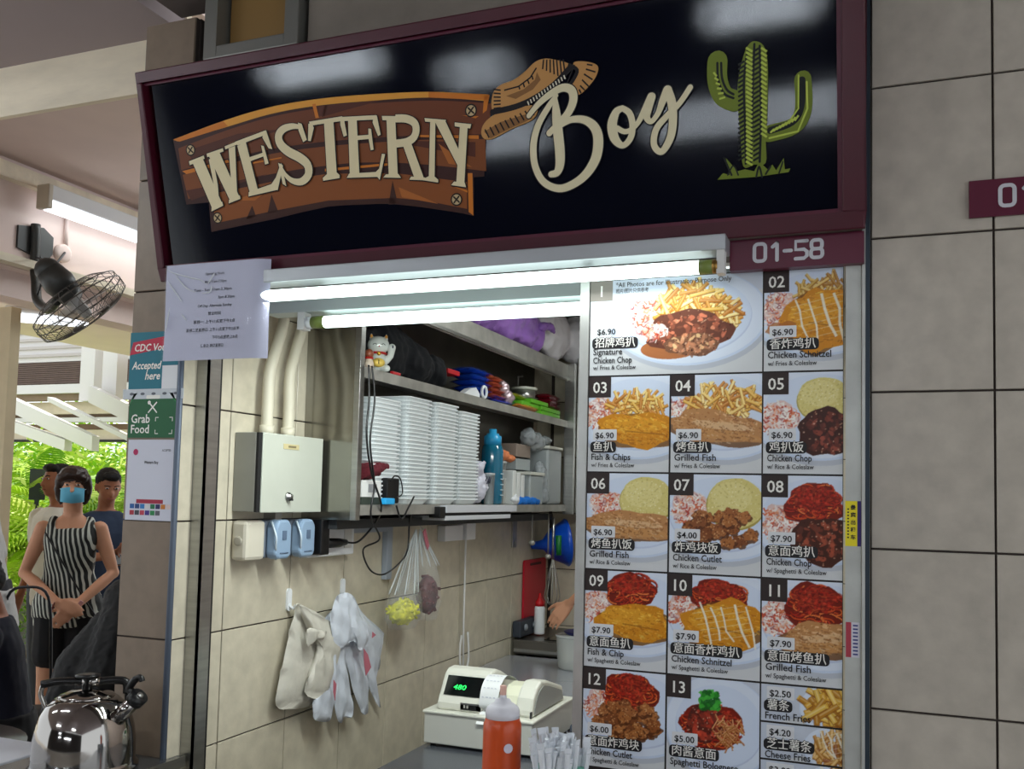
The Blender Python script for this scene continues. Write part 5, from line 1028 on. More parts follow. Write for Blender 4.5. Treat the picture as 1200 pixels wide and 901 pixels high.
t = thing('squeeze_bottle', 'white squeeze bottle with red cap beside the red cutting board', 'bottle', (-2.10, 3.34, .80)); MB().lathe([(.034, 0), (.036, .01), (.036, .17), (.028, .19)], n=18).build('bottle_body', M_whitep, t); MB().lathe([(.032, .185), (.032, .21), (.014, .235), (.006, .27), (0, .27)], n=18).build('cap', mat('red cap', (200, 24, 34), .4), t)
M_stain = mat('cooker steel', (116, 112, 106), .3, .8, noise=.1)
t = thing('countertop_cooker', 'low stainless cooker with dark top in the back corner of the counter', 'cooker', (0, 0, 0))
MB().box(-2.19, -1.35, 3.10, 3.75, .70, .79).build('body', M_stain, t, bevel=.006); MB().box(-2.0, -1.4, 3.16, 3.70, .79, .796).build('dark_top', mat('black glass', (20, 20, 22), .15), t); MB().box(-2.18, -1.36, 3.085, 3.10, .715, .735).build('front_trim', M_steel, t); MB().box(-2.16, -1.38, 3.12, 3.7, .70, .702).build('foot', M_dark, t)
t = thing('control_box', 'dark blue grey control box with two round knobs on the tiled wall', 'control panel'); MB().box(-2.20, -2.14, 3.10, 3.42, .80, .905).build('box', mat('slate plastic', (48, 54, 64), .5), t, bevel=.01)
for y in (3.18, 3.34): MB().lathe([(.022, -2.14), (.022, -2.13), (.012, -2.125), (0, -2.125)], (0, y, .86), 14, axis=0).build('knob', mat('pale knob', (150, 156, 164), .4), t)

# --- counters
t = thing('prep_counter', 'pale stainless preparation counter along the side wall at the back', 'counter'); MB().box(-2.20, -1.0, 2.15, 3.04, .66, .70).box(-1.75, -1.0, 1.42, 2.15, .66, .70).build('worktop', mat('pale steel worktop', (186, 188, 196), .22, .55, noise=.05, nscale=3), t, bevel=.004); MB().box(-2.18, -1.05, 2.2, 3.70, FLOOR, .655).box(-1.70, -1.05, 1.46, 2.2, FLOOR, .655).build('cabinet', M_steelh, t)
t = thing('serving_counter', 'dark grey steel serving counter carrying the cash register', 'counter'); MB().box(-1.708, -0.25, 0.10, 1.415, .66, .70).build('worktop', mat('dark grey worktop', (96, 100, 108), .22, .5, noise=.06, nscale=3), t, bevel=.004); MB().box(-1.68, -0.27, 0.12, 1.40, FLOOR, .655).build('cabinet', M_steelh, t)
led = thing('front_ledge', 'stainless steel front ledge at the pillar with the kettle on it', 'counter')
MB().box(-2.62, -2.172, -.62, 0.0, .780, .810).box(-2.205, -2.172, 0.0, 0.05, .780, .810).box(-2.172, -0.02, -.62, -.20, .780, .810).build('ledge_top', M_steeld, led, bevel=.003)
MB().box(-2.60, -0.05, -.55, -.25, FLOOR, .778).build('front_panel', M_steelh, led)
MB().box(-2.176, -2.170, -.62, 0.05, .776, .812).build('bright_edge', M_steel, led)
t = thing('white_table', 'white table edge in the lower left corner beyond the kettle', 'table'); MB().box(-3.6, -2.70, -1.0, .02, .755, .79).build('table_top', mat('white laminate', (196, 198, 208), .35), t, bevel=.006)
for x, y in ((-3.5, -.9), (-2.8, -.9), (-3.5, -.08), (-2.8, -.08)): MB().tube([(x, y, FLOOR), (x, y, .755)], .02, 8).build('leg', M_steelh, t)
# --- kettle
t = thing('kettle', 'large stainless whistling kettle with black handle on the front ledge', 'kettle', (-2.36, -.20, .811), 0)
M_chrome = mat('polished kettle steel', (158, 154, 150), .08, 1.0, noise=.04, nscale=3)
kr = .156
MB().lathe([(kr * 1.02, 0), (kr * 1.05, .004), (kr * 1.05, .012), (kr * .99, .016), (kr * .985, .03), (kr * .975, .09), (kr * .94, .13), (kr * .86, .175), (kr * .74, .205), (kr * .62, .222), (kr * .55, .228), (kr * .50, .226)], n=64).build('kettle_body', M_chrome, t)
ld = MB().lathe([(kr * .52, .222), (kr * .54, .232), (kr * .50, .236), (kr * .3, .248), (0, .252)], n=40).build('lid', M_chrome, t)
MB().lathe([(.016, .25), (.016, .285), (.036, .290), (.038, .296), (.02, .300), (0, .300)], n=20).build('lid_knob', M_black, ld)
hv = Vector((.82, .57, 0)).normalized(); hp = Vector((-hv.y, hv.x, 0))
def hpt(u, z, s_=0): return hv * u + hp * s_ + V(0, 0, z)
hm = MB(); 
for s_ in (-1, 1): pass
hm.tube(catmull([hpt(-.135, .268), hpt(-.09, .276), hpt(-.04, .276), hpt(-.012, .275)], 4), [.013] * 13, 10).build('handle', mat('black bakelite', (12, 12, 14), .25), t)
MB().tube(catmull([hpt(.035, .274), hpt(.08, .277), hpt(.115, .27), hpt(.12, .235)], 4), [.013] * 13, 10).build('handle', mat('black bakelite', (12, 12, 14), .25), t)
MB().tube([hpt(-.014, .275), hpt(.038, .274)], .0145, 14).build('handle_sleeve', M_chrome, t); MB().tube(catmull([hpt(-.13, .268), hpt(-.135, .235), hpt(-.115, .19)], 4), .008, 8).build('handle_bracket', M_chrome, t); MB().tube(catmull([hpt(.12, .24), hpt(.122, .21), hpt(.11, .185)], 4), .009, 8).build('handle_bracket', M_black, t)
sd = Vector((.93, .05, 0)).normalized()
def spt(u, z): return sd * u + V(0, 0, z)
sp = MB().tube([spt(.10, .150), spt(.145, .190), spt(.190, .232)], [.03, .024, .022], 18).build('spout', M_chrome, t)
MB().tube([spt(.185, .228), spt(.205, .247)], [.029, .029], 18).build('spout_cap', M_black, sp, bevel=0); MB().tube([spt(.205, .247), spt(.209, .251)], .010, 12).build('whistle_hole', M_steel, sp)
MB().tube(catmull([spt(.185, .255), spt(.165, .262), spt(.172, .28), spt(.190, .300), spt(.205, .304), spt(.212, .292)], 5), [.012] * 15 + [.009] * 11, 8).build('spout_lever', M_black, sp)
# --- orange squeeze bottle and straws on a raised shelf at the serving hatch
t = thing('condiment_riser', 'low steel riser on the front ledge under the sauce bottle and straws', 'shelf'); MB().box(-1.05, -.42, -.60, -.34, .925, .94).box(-1.05, -1.04, -.60, -.34, .81, .925).box(-.43, -.42, -.60, -.34, .81, .925).build('riser', M_steeld, t)
t = thing('sauce_bottle', 'orange chilli sauce squeeze bottle with white nozzle cap at the bottom edge', 'bottle', (-.816, -.45, .941)); M_or = mat('orange sauce plastic', (206, 74, 14), .35, coat=.2)
MB().lathe([(.043, 0), (.046, .008), (.046, .10), (.0455, .215), (.045, .232), (.040, .245), (.036, .25)], n=32).build('bottle_body', M_or, t)
MB().lathe([(.0405, .246), (.041, .260), (.038, .270), (.030, .276), (.020, .282), (.018, .288), (.009, .290), (.0075, .300), (.007, .318), (.004, .318), (.003, .31)], n=28).build('nozzle_cap', mat('white nozzle plastic', (222, 222, 230), .3), t)
MB().tube([(0, 0, .289), (0, 0, .320)], .0078, 12).build('nozzle_sauce', mat('sauce tinted nozzle', (226, 180, 165), .4), t)
st = MB()
disc(st, 0, 0, .011, 0); me_ = st.mesh('l'); o = obj('label_mark', me_, mat('white mark', (220, 214, 230), .5), t, fix=False); o.location = (.0405 * math.cos(-.9) + .006, .046 * math.sin(-.9) - .001, .185); o.rotation_euler = (0, 0, math.radians(38))
t = thing('straw_holder', 'clear green rimmed tumbler holding paper wrapped straws', 'holder', (-.665, -.45, .941)); MB().lathe([(.045, 0), (.048, .005), (.056, .145), (.052, .145), (.044, .01), (0, .008)], n=24).build('tumbler', mat('green tint plastic', (150, 196, 184), .15, alpha=.5), t); MB().lathe([(.055, .142), (.058, .148), (.055, .154)], n=24).build('rim', mat('green rim', (110, 180, 160), .3), t)
SMs = MB(); SMs.prism([(p[0], p[1]) for p in rrect(-.0052, .0052, -.0038, .0038, .003, 1)], (0, .20)).add([(-.006, 0, .195), (.006, 0, .195), (.007, .001, .212), (-.007, -.001, .212)], [(0, 1, 2, 3)]); sme = SMs.mesh('straw'); sme.materials.append(mat('paper straw sleeve', (226, 230, 236), .6))
for i in range(110):
    a = U(0, 6.28); q = U(0, 1) ** .5 * .046; o = bpy.data.objects.new('paper_straw', sme); COL.objects.link(o); o.location = (-.665 + q * math.cos(a), -.45 + q * math.sin(a), .951); o.rotation_euler = (-q * 4.0 * math.sin(a) + U(-.04, .04), q * 4.0 * math.cos(a) + U(-.04, .04), U(0, 3.1)); o.scale = (1.25, 1.25, U(.80, 1.04))
    tag(o, 'paper wrapped white straw standing in the green rimmed tumbler', 'straw', 'wrapped straws in the tumbler')
# --- cash register
t = thing('cash_register', 'off white cash register with green digits and paper roll on the counter', 'cash register', (-1.70, .89, .70)); M_reg = mat('aged register plastic', (212, 212, 200), .42, noise=.03); M_regg = mat('register grey plastic', (150, 152, 148), .45)
MB().box(0, .468, 0, .50, .012, .132).build('cash_drawer', mat('drawer paint', (188, 188, 180), .4), t, bevel=.004); MB().box(-.006, .474, -.006, .508, .132, .142).build('drawer_lid', M_reg, t, bevel=.003)
for x, y in ((.03, .03), (.44, .03), (.03, .46), (.44, .46)): MB().lathe([(.012, 0), (.012, .012)], (x, y, 0), 10).build('foot', M_dark, t)
prof = [(.030, .142), (.030, .172), (.042, .192), (.098, .280), (.125, .295), (.17, .298), (.23, .28), (.42, .20), (.44, .142)]
MB().prism(prof, (.04, .245), 0).build('display_housing', M_reg, t, bevel=.010)
prof2 = [(.05, .142), (.05, .17), (.065, .215), (.10, .25), (.15, .27), (.22, .262), (.42, .205), (.44, .142)]
MB().prism(prof2, (.375, .448), 0).build('side_housing', M_reg, t, bevel=.010)
MB().prism([(.07, .150), (.07, .175), (.085, .205), (.12, .235), (.17, .25), (.24, .235), (.40, .19), (.42, .150)], (.448, .4515), 0).build('side_panel', M_regg, t)
MB().prism([(.06, .142), (.07, .17), (.14, .19), (.24, .20), (.40, .18), (.44, .142)], (.245, .375), 0).build('middle_bed', M_reg, t, bevel=.004)
MB().prism([(.055, .160), (.062, .162), (.085, .215), (.13, .247), (.20, .252), (.30, .225), (.30, .215), (.13, .235), (.09, .20)], (.31, .372), 0).build('printer_cover', mat('cream printer cover', (222, 222, 198), .35), t, bevel=.003)
ds = MB(); ds.add([(.062, .0455, .2003), (.232, .0455, .2003), (.232, .0905, .271), (.062, .0905, .271)], [(0, 1, 2, 3)]); d_ = ds.build('display', mat('dark display glass', (8, 14, 14), .08), t, fix=False); d_.location = (0, -.0017, .0011)
disp = MB().box(.062, .228, -.001, 0, 0, .062).mesh('x'); bpy.data.meshes.remove(disp)
g = MB(); text_mb(g, '480', .0, 0, .030, width=.056, y=0, bold=.01, slant=.1); gm = obj('display_digits', g.mesh('digits'), mat('green glowing digits', (30, 220, 90), .4, emit=1.6), t, fix=False); sl_ = math.atan2(.045, .071); gm.rotation_euler = (-sl_, 0, 0); gm.location = (.098, .0565, .2235)
MB().box(.145, .235, .030, .036, .15, .178).build('key_panel', mat('grey key panel', (96, 96, 96), .5), t); MB().box(.185, .215, .028, .031, .155, .172).build('key_window', M_black, t)
for x in (.160, .173): MB().box(x, x + .007, .028, .031, .158, .170).build('button', mat('button grey', (160, 160, 156), .4), t)
MB().box(.448, .453, .02, .035, .148, .172).build('side_switch', M_black, t)
rp = []
for i in range(14):
    a = i / 13; rp.append((.16 + .0 * a, .0 + 0, 0))
pc = catmull([(0, .24, .232), (0, .17, .262), (0, .10, .272), (0, .04, .235), (0, .018, .17), (0, .035, .115 + .03), (0, -.010, .10)], 6)
pv = []; 
for p in pc: pv += [(.232, p.y, p.z + .012), (.312, p.y, p.z + .012)]
MB().add(pv, [(2 * i, 2 * i + 1, 2 * i + 3, 2 * i + 2) for i in range(len(pc) - 1)], True).build('receipt_paper', mat('receipt paper', (224, 226, 226), .7), t, fix=False)
pr_ = MB()
for i in range(3, 24):
    p, q = pc[i], pc[min(i + 1, len(pc) - 1)]
    if i % 3: continue
    for j in range(4): x = .242 + j * .016; pr_.add([(x, p.y - .0012, p.z + .0132), (x + U(.004, .012), p.y - .0012, p.z + .0132), (x + .010, p.y * .6 + q.y * .4 - .0012, p.z * .6 + q.z * .4 + .0132), (x, p.y * .6 + q.y * .4 - .0012, p.z * .6 + q.z * .4 + .0132)], [(0, 1, 2, 3)])
pr_.build('receipt_print', mat('faint receipt print', (192, 196, 206), .7), t, fix=False)
t = tag(MB().tube(catmull([(-1.36, 1.30, .99), (-1.30, 1.34, .955), (-1.24, 1.38, .952), (-1.2, 1.43, .94)], 5), .006, 6).build('black_pen', M_black), 'short black pen behind the register', 'pen'); t.location = (0, .05, -.245)
# items right of the register, behind the menu edge
t = tag(obj('cloth', remesh(MB().ball((-1.10, 1.25, .74), (.09, .12, .045)), .01, 'cloth', 1, .03, .05), mat('dark blue grey cloth', (70, 78, 92), .9)), 'dark blue grey cloth right behind the register at the menu edge', 'cloth')
# container of slaw and the cook's hand come with the people
t = thing('food_container', 'round clear tub of white food under the cook\'s hand', 'container', (-1.66, 2.80, .70)); MB().lathe([(.105, 0), (.115, .01), (.128, .185), (.130, .19)], n=32).build('tub_body', mat('tub plastic', (214, 218, 214), .25, alpha=.75), t); MB().lathe([(.10, .004), (.118, .12), (0, .14)], n=28).build('contents', mat('white slaw', (214, 212, 196), .7, noise=.2, nscale=40), t)
MB().lathe([(.129, .185), (.134, .19), (.129, .196)], n=32).build('rim', M_clear, t); MB().tube([(.128, -.02, .03), (.132, -.02, .16)], .010, 8).build('yellow_strip', mat('yellow plastic', (190, 190, 60), .4), t)
tag(MB().lathe([(.125, .0), (.14, .018), (.13, .02), (0, .012)], (-1.62, 2.86, .892), 28).build('navy_lid', mat('navy plastic', (26, 30, 90), .4)), 'navy blue lid lying half over the round tub of white food', 'lid')
# unseen lamp added far back to brighten the stall interior
t = thing('inner_fill_lamp', 'unseen batten added as fill light at the back inside the stall', 'lamp', (-1.0, 2.3, 2.92)); MB().box(-.5, .5, -.03, .03, .01, .06).build('housing', M_white, t); MB().tube([(-.48, 0, -.01), (.48, 0, -.01)], .013, 10).build('tube', M_tube, t)
l = light('lamp_glow', 'AREA', (0, 0, -.03), 16, TUBE, (.9, .03)); l.parent = t; l.rotation_euler = (0, 0, 0)
# ================================================================ PEOPLE
SKIN = mat('warm skin', (206, 150, 118), .55, noise=.04, nscale=12); SKIN2 = mat('tan skin', (160, 104, 76), .55, noise=.04, nscale=12)
HAIRK = mat('black hair', (9, 7, 7), .7, noise=.3, nscale=60, stretch=(1, 1, .15)); HAIRB = mat('dark brown hair', (46, 28, 20), .4, noise=.3, nscale=60, stretch=(1, 1, .2))
def fr3(a, b, t): return Vector(a) * (1 - t) + Vector(b) * t
def hand_mb(mb, wrist, fwd, palm_n, curl=.5, s=1.0, r=.0082, side=1):
    """palm, four unequal bent fingers and a thumb from the side of the palm; fwd = wrist to fingers, palm_n = palm faces this way"""
    f = Vector(fwd).normalized(); n = Vector(palm_n); n = (n - f * n.dot(f)).normalized(); c = f.cross(n) * side; W_ = Vector(wrist)
    for k in (-1, -.33, .33, 1): mb.limb([W_ + c * k * .014 * s, W_ + f * .045 * s + c * k * .025 * s, W_ + f * .085 * s + c * k * .030 * s], [.016 * s, .014 * s, .0105 * s], 8)
    for k, ln in ((-1, .060), (-.33, .076), (.33, .082), (1, .072)):
        p = W_ + f * .085 * s + c * k * .030 * s; d = f.copy(); pts = [p]; rs = [r * s * 1.08]
        for j, q in enumerate((.42, .33, .25)):
            a = curl * (.6 + .35 * j); d = (d * math.cos(a) + n * math.sin(a)).normalized(); p = p + d * ln * s * q; pts.append(p); rs.append(r * s * (1 - .12 * (j + 1)))
        mb.limb(pts, rs, 8)
    p = W_ + f * .022 * s + c * .022 * s; d = (f * .65 + c * .75 + n * .3).normalized(); mb.limb([p, p + d * .038 * s, p + d * .038 * s + (d + f * .6 + n * .2).normalized() * .034 * s, p + d * .038 * s + (d + f * .9 + n * .3).normalized() * .060 * s], [.015 * s, .012 * s, .0098 * s, .0082 * s], 8)
def person(label, loc, rz, H=1.7, sex='m', skin=None, top=None, bottom=None, hair=None, hairstyle='short', arms=None, seated=False, lean=0.0, head_down=0.0, head_turn=0.0,
           sleeve=.5, skirt=False, top_hem=.86, mask=None, hands=(None, None), voxel=.011, group=None, glasses=False, shoes=(40, 36, 36), collar=False):
    t = thing('person', label, 'person', loc, rz); k = H / 1.7; w_ = .93 if sex == 'f' else 1.0
    hz = .47 if seated else .90
    def sp(z, x=0, y=0):
        """spine-relative point: z above hip height, leaned forward (towards -y)"""
        return V(x * k * w_, (y * math.cos(lean) - z * math.sin(lean)) * k, (hz + z * math.cos(lean) + y * 0) * k)
    B = MB()
    if sex == 'f': T_ = [(-.06, .160, .105, .01), (.02, .168, .112, .01), (.12, .138, .095, 0), (.20, .128, .088, 0), (.30, .140, .105, -.012), (.38, .150, .105, -.012), (.46, .152, .085, 0), (.50, .120, .07, .01), (.53, .07, .055, .012)]
    else: T_ = [(-.06, .160, .105, .01), (.02, .160, .108, .01), (.12, .152, .105, 0), (.20, .152, .105, 0), (.30, .168, .115, -.008), (.38, .178, .115, -.006), (.46, .178, .092, 0), (.50, .14, .075, .01), (.53, .08, .06, .012)]
    def torso(mb, g=0.0, z0=-1, z1=1, flare=0.0):
        L = [q for q in T_ if z0 <= q[0] <= z1]; n = 20; vs = []
        for (z, rx, ry, yo) in L:
            fl = 1 + flare * max(0, (.30 - z) / .4)
            for j in range(n):
                a = 2 * math.pi * j / n; sq = (abs(math.cos(a)) ** .85) * (1 if math.cos(a) > 0 else -1); vs.append(sp(z, (rx * fl + g) * sq, yo + (ry * fl + g) * math.sin(a)))
        m = len(L); fs = [(i * n + j, i * n + (j + 1) % n, (i + 1) * n + (j + 1) % n, (i + 1) * n + j) for i in range(m - 1) for j in range(n)] + [tuple(range(n - 1, -1, -1)), tuple(range((m - 1) * n, m * n))]
        mb.add(vs, fs, True)
    torso(B)
    B.limb([sp(.50, 0, .012), sp(.56, 0, .008), sp(.62, 0, -.005)], [.062 * k, .053 * k, .056 * k])
    hc = sp(.70, 0, -.015) + V(0, -.05 * k * math.sin(head_down), -.02 * k * math.sin(head_down)); Rh = Matrix.Rotation(head_turn, 3, 'Z') @ Matrix.Rotation(head_down, 3, 'X')
    def hd(x, y, z): return hc + Rh @ (V(x, y, z) * k)
    hm_ = MB().ball((0, .012, .02), (.076, .094, .092), 18, 12).ball((0, -.022, -.035), (.058, .066, .070), 16, 10).ball((0, -.055, -.075), (.030, .028, .024), 12, 8).ball((0, -.045, -.02), (.062, .045, .055), 14, 9)
    hm_.limb([(0, -.088, .012), (0, -.104, -.020)], [.009, .0135]).ball((.009, -.096, -.024), .009).ball((-.009, -.096, -.024), .009).limb([(-.02, -.083, -.052), (0, -.089, -.052), (.02, -.083, -.052)], [.007, .0095, .007])
    for s_ in (-1, 1): hm_.ball((s_ * .077, .012, -.012), (.010, .020, .030)).ball((s_ * .03, -.072, .018), (.016, .012, .010))
    B.add([hd(*v) for v in hm_.v], hm_.f, True)
    # legs
    for s_ in (-1, 1):
        if seated: P = [sp(0, s_ * .095), V(s_ * .13 * k, -.42 * k - .0, .50 * k), V(s_ * .13 * k, -.40 * k, .10 * k)]
        else: P = [sp(0, s_ * .088), V(s_ * .095 * k, -.01, .48 * k), V(s_ * .095 * k, .02, .085 * k)]
        R0 = [.088 * k, .055 * k, .038 * k]; m1, m2 = fr3(P[0], P[1], .5), fr3(P[1], P[2], .35)
        B.limb([P[0], m1, P[1], m2, P[2]], [.088 * k, .074 * k, .054 * k, .053 * k, .036 * k]); B.limb([P[2] + V(0, .02, -.04) * k, P[2] + V(0, -.10, -.055) * k, P[2] + V(0, -.15, -.062) * k], [.036 * k, .030 * k, .022 * k])
    # arms
    sh_ = {s_: sp(.455, s_ * (.165 if sex == 'f' else .185)) for s_ in (-1, 1)}; arms = arms or {}
    for s_ in (-1, 1):
        e_, w2 = arms.get(s_, (V(s_ * .24, .02, hz + .18) * k, V(s_ * .25, -.06, hz - .06) * k)); e_, w2 = Vector(e_), Vector(w2)
        B.limb([sh_[s_], fr3(sh_[s_], e_, .5), e_, fr3(e_, w2, .3), w2], [x * k * w_ for x in (.052, .046, .038, .038, .026)])
        f_, n_, cu = hands[0 if s_ < 0 else 1] or ((w2 - e_).normalized(), V(-s_, 0, 0), .35); hand_mb(B, w2, f_, n_, cu, k * (1.0 if voxel > .0085 else 1.22), side=s_ * -1)
        arms[s_] = (e_, w2)
    obj('body', remesh(B, voxel, 'body', 1), skin or SKIN, t)
    # clothing
    if top:
        Cm = MB(); torso(Cm, .012 * k, T_[0][0], .535 if sleeve else .47, flare=.25 if sex == 'f' else .05)
        if sleeve is not None:
            for s_ in (-1, 1):
                e_, w2 = arms[s_]
                if sleeve > 0: L = [sh_[s_] + V(0, 0, .005), fr3(sh_[s_], e_, min(sleeve, .5) if sleeve < 1 else .5), fr3(sh_[s_], e_, min(sleeve, 1))]; Rr = [.064 * k, .058 * k, .056 * k]
                else: L = [sp(.40, s_ * .09, -.09), sp(.47, s_ * .11, -.045), sp(.508, s_ * .105, .0), sp(.47, s_ * .11, .05)]; Rr = [.03 * k, .030 * k, .028 * k, .03 * k]
                if sleeve > 1: L.append(fr3(e_, w2, sleeve - 1)); Rr.append(.046 * k)
                Cm.limb(L, Rr)
        if top_hem < .86 or not seated:
            n = 20; vs = []
            for z in (-.12 if not seated else -.04, .06): vs += [sp(z, (.178 + .02) * math.cos(2 * math.pi * j / n), .012 + .132 * math.sin(2 * math.pi * j / n)) for j in range(n)]
            Cm.add(vs, [(j, (j + 1) % n, n + (j + 1) % n, n + j) for j in range(n)] + [tuple(range(n - 1, -1, -1)), tuple(range(n, 2 * n))], True)
        tp = obj('shirt', remesh(Cm, voxel * .9, 'shirt', 2, .012, .08), top, t)
        if collar: MB().tube([sp(.505, .075 * math.cos(a), .01 + .065 * math.sin(a)) for a in [i * math.pi / 9 for i in range(18)]], .014, 8, closed=True).build('collar', top, tp)
    if bottom:
        Cm = MB(); n = 20; vs = []
        for z in (-.10, .10): vs += [sp(z, (.178) * math.cos(2 * math.pi * j / n), .012 + .126 * math.sin(2 * math.pi * j / n)) for j in range(n)]
        Cm.add(vs, [(j, (j + 1) % n, n + (j + 1) % n, n + j) for j in range(n)] + [tuple(range(n - 1, -1, -1)), tuple(range(n, 2 * n))], True)
        for s_ in (-1, 1):
            if seated: Cm.limb([sp(0, s_ * .095), V(s_ * .13 * k, -.42 * k, .50 * k), V(s_ * .13 * k, -.40 * k, .15 * k)], [.105 * k, .074 * k, .058 * k])
            elif skirt: Cm.limb([sp(0, s_ * .075), V(s_ * .08 * k, 0, .62 * k)], [.11 * k, .105 * k])
            else: Cm.limb([sp(0, s_ * .088), V(s_ * .095 * k, -.01, .48 * k), V(s_ * .095 * k, .02, .13 * k)], [.108 * k, .078 * k, .066 * k])
        obj('skirt' if skirt else 'trousers', remesh(Cm, voxel, 'trousers', 1, .008, .1), bottom, t)
    for s_ in (-1, 1):
        x = s_ * (.13 if seated else .095) * k; y = (-.40 if seated else .02) * k; MB().limb([(x, y + .03 * k, .045 * k), (x, y - .08 * k, .04 * k), (x, y - .15 * k, .032 * k)], [.042 * k, .040 * k, .032 * k]).box(x - .04 * k, x + .04 * k, y - .17 * k, y + .06 * k, 0, .03 * k).build('shoe', mat('shoe %d' % shoes[0], shoes, .5), t)
    # hair
    if hairstyle == 'short': hb_ = MB().ball((0, .026, .040), (.082, .094, .086), 20, 12).ball((0, .055, -.01), (.074, .062, .072)).ball((0, -.045, .092), (.062, .044, .030))
    elif hairstyle == 'bob': hb_ = MB().ball((0, .024, .040), (.092, .104, .090), 20, 12).ball((0, .055, -.03), (.088, .068, .085)).limb([(-.070, -.035, .06), (-.080, -.020, .0), (-.074, -.020, -.06), (-.062, -.03, -.09)], [.026, .024, .020, .012]).limb([(.070, -.035, .06), (.082, -.020, .0), (.078, -.020, -.06), (.066, -.03, -.09)], [.026, .024, .020, .012]).limb([(-.066, -.055, .062), (-.03, -.078, .078), (.01, -.082, .078), (.06, -.062, .055)], [.022, .020, .020, .022]).ball((0, -.02, .085), (.08, .075, .05))
    else: hb_ = MB().ball((0, .02, .035), (.100, .112, .100), 20, 12).ball((0, .06, -.05), (.105, .08, .13)).limb([(0, .08, -.05), (.03, .12, -.25), (.05, .14, -.48)], [.10, .13, .10]).limb([(-.07, .06, -.05), (-.09, .08, -.25), (-.09, .10, -.42)], [.05, .08, .05]).limb([(.07, .06, -.05), (.15, .08, -.22), (.22, .10, -.40)], [.06, .10, .07])
    Hm = MB(); Hm.add([hd(*v) for v in hb_.v], hb_.f, True); obj('hair', remesh(Hm, .007, 'hair', 1, .010, .02), hair or HAIRK, t)
    for s_ in (-1, 1):
        e = MB(); e.add([hd(*v) for v in MB().ball((s_ * .030, -.083, .018), (.012, .0055, .0055)).v], MB().ball((0, 0, 0), 1).f, True); eo = e.build('eye', mat('eye white', (206, 200, 194), .3), t)
        e = MB(); e.add([hd(*v) for v in MB().ball((s_ * .030, -.0875, .018), (.0055, .003, .0055)).v], MB().ball((0, 0, 0), 1).f, True); e.build('iris', mat('dark iris', (30, 18, 14), .2), eo)
        MB().tube([hd(s_ * .013, -.090, .033), hd(s_ * .030, -.091, .039), hd(s_ * .048, -.080, .035)], .0034 * k, 6).build('eyebrow', hair or HAIRK, t)
    if not mask: MB().tube([hd(-.022, -.0905, -.052), hd(0, -.0985, -.0515), hd(.022, -.0905, -.052)], [.003 * k, .0048 * k, .003 * k], 6).build('mouth', mat('lips', (150, 84, 74), .5), t)
    if mask:
        mm = MB(); n = 12; vs = []
        for j in range(7):
            for i in range(n + 1):
                u = (i / n - .5) * 2; v = j / 6; x = .068 * math.sin(u * 1.25) ; y = -.040 - .066 * math.cos(u * 1.2) * (.80 + .32 * math.sin(math.pi * v)) + .0015 * math.sin(v * 25); vs.append(hd(x, y, -.092 + .098 * v + .010 * abs(u) * (1 - 2 * v)))
        mm.add(vs, [(j * (n + 1) + i, j * (n + 1) + i + 1, (j + 1) * (n + 1) + i + 1, (j + 1) * (n + 1) + i) for j in range(6) for i in range(n)], True)
        mk_ = mm.build('face_mask', mask, t)
        for s_ in (-1, 1): MB().tube([hd(s_ * .064, -.058, -.01), hd(s_ * .082, -.01, .0), hd(s_ * .084, .02, .0)], .0018, 5).build('ear_loop', M_whitep, mk_)
    if glasses:
        g_ = MB()
        for s_ in (-1, 1): g_.tube([hd(s_ * .032 + .022 * math.cos(a), -.098, .014 + .016 * math.sin(a)) for a in [i * math.pi / 8 for i in range(16)]], .0018, 5, closed=True).tube([hd(s_ * .055, -.096, .016), hd(s_ * .080, .01, .01)], .0018, 5)
        g_.build('glasses', M_black, t)
    t['hc'] = 0; del t['hc']; return t
def rz_to(x, y, deg=0):
    """turn a figure at x,y (facing -y locally) to face the camera, plus deg"""
    return math.atan2(CAM.x - x, -(CAM.y - y)) + math.radians(deg)
stripe = mat('black white striped blouse', (30, 32, 32), .7)
nt = stripe.node_tree; N_, L_ = nt.nodes, nt.links; tc = N_.new('ShaderNodeTexCoord'); wv = N_.new('ShaderNodeTexWave'); wv.wave_type = 'BANDS'; wv.bands_direction = 'X'
wv.inputs['Scale'].default_value = 13; wv.inputs['Distortion'].default_value = 2.2; wv.inputs['Detail'].default_value = 1; wv.inputs['Detail Scale'].default_value = .7
mpn = N_.new('ShaderNodeMapping'); mpn.inputs['Rotation'].default_value = (0, .22, .3); L_.new(tc.outputs['Object'], mpn.inputs[0]); L_.new(mpn.outputs[0], wv.inputs[0]); cr = N_.new('ShaderNodeValToRGB')
cr.color_ramp.elements[0].position = .55; cr.color_ramp.elements[0].color = (*lin((26, 30, 30)), 1); cr.color_ramp.elements[1].position = .66; cr.color_ramp.elements[1].color = (*lin((196, 200, 190)), 1); L_.new(wv.outputs[0], cr.inputs[0]); L_.new(cr.outputs[0], N_['Principled BSDF'].inputs['Base Color'])
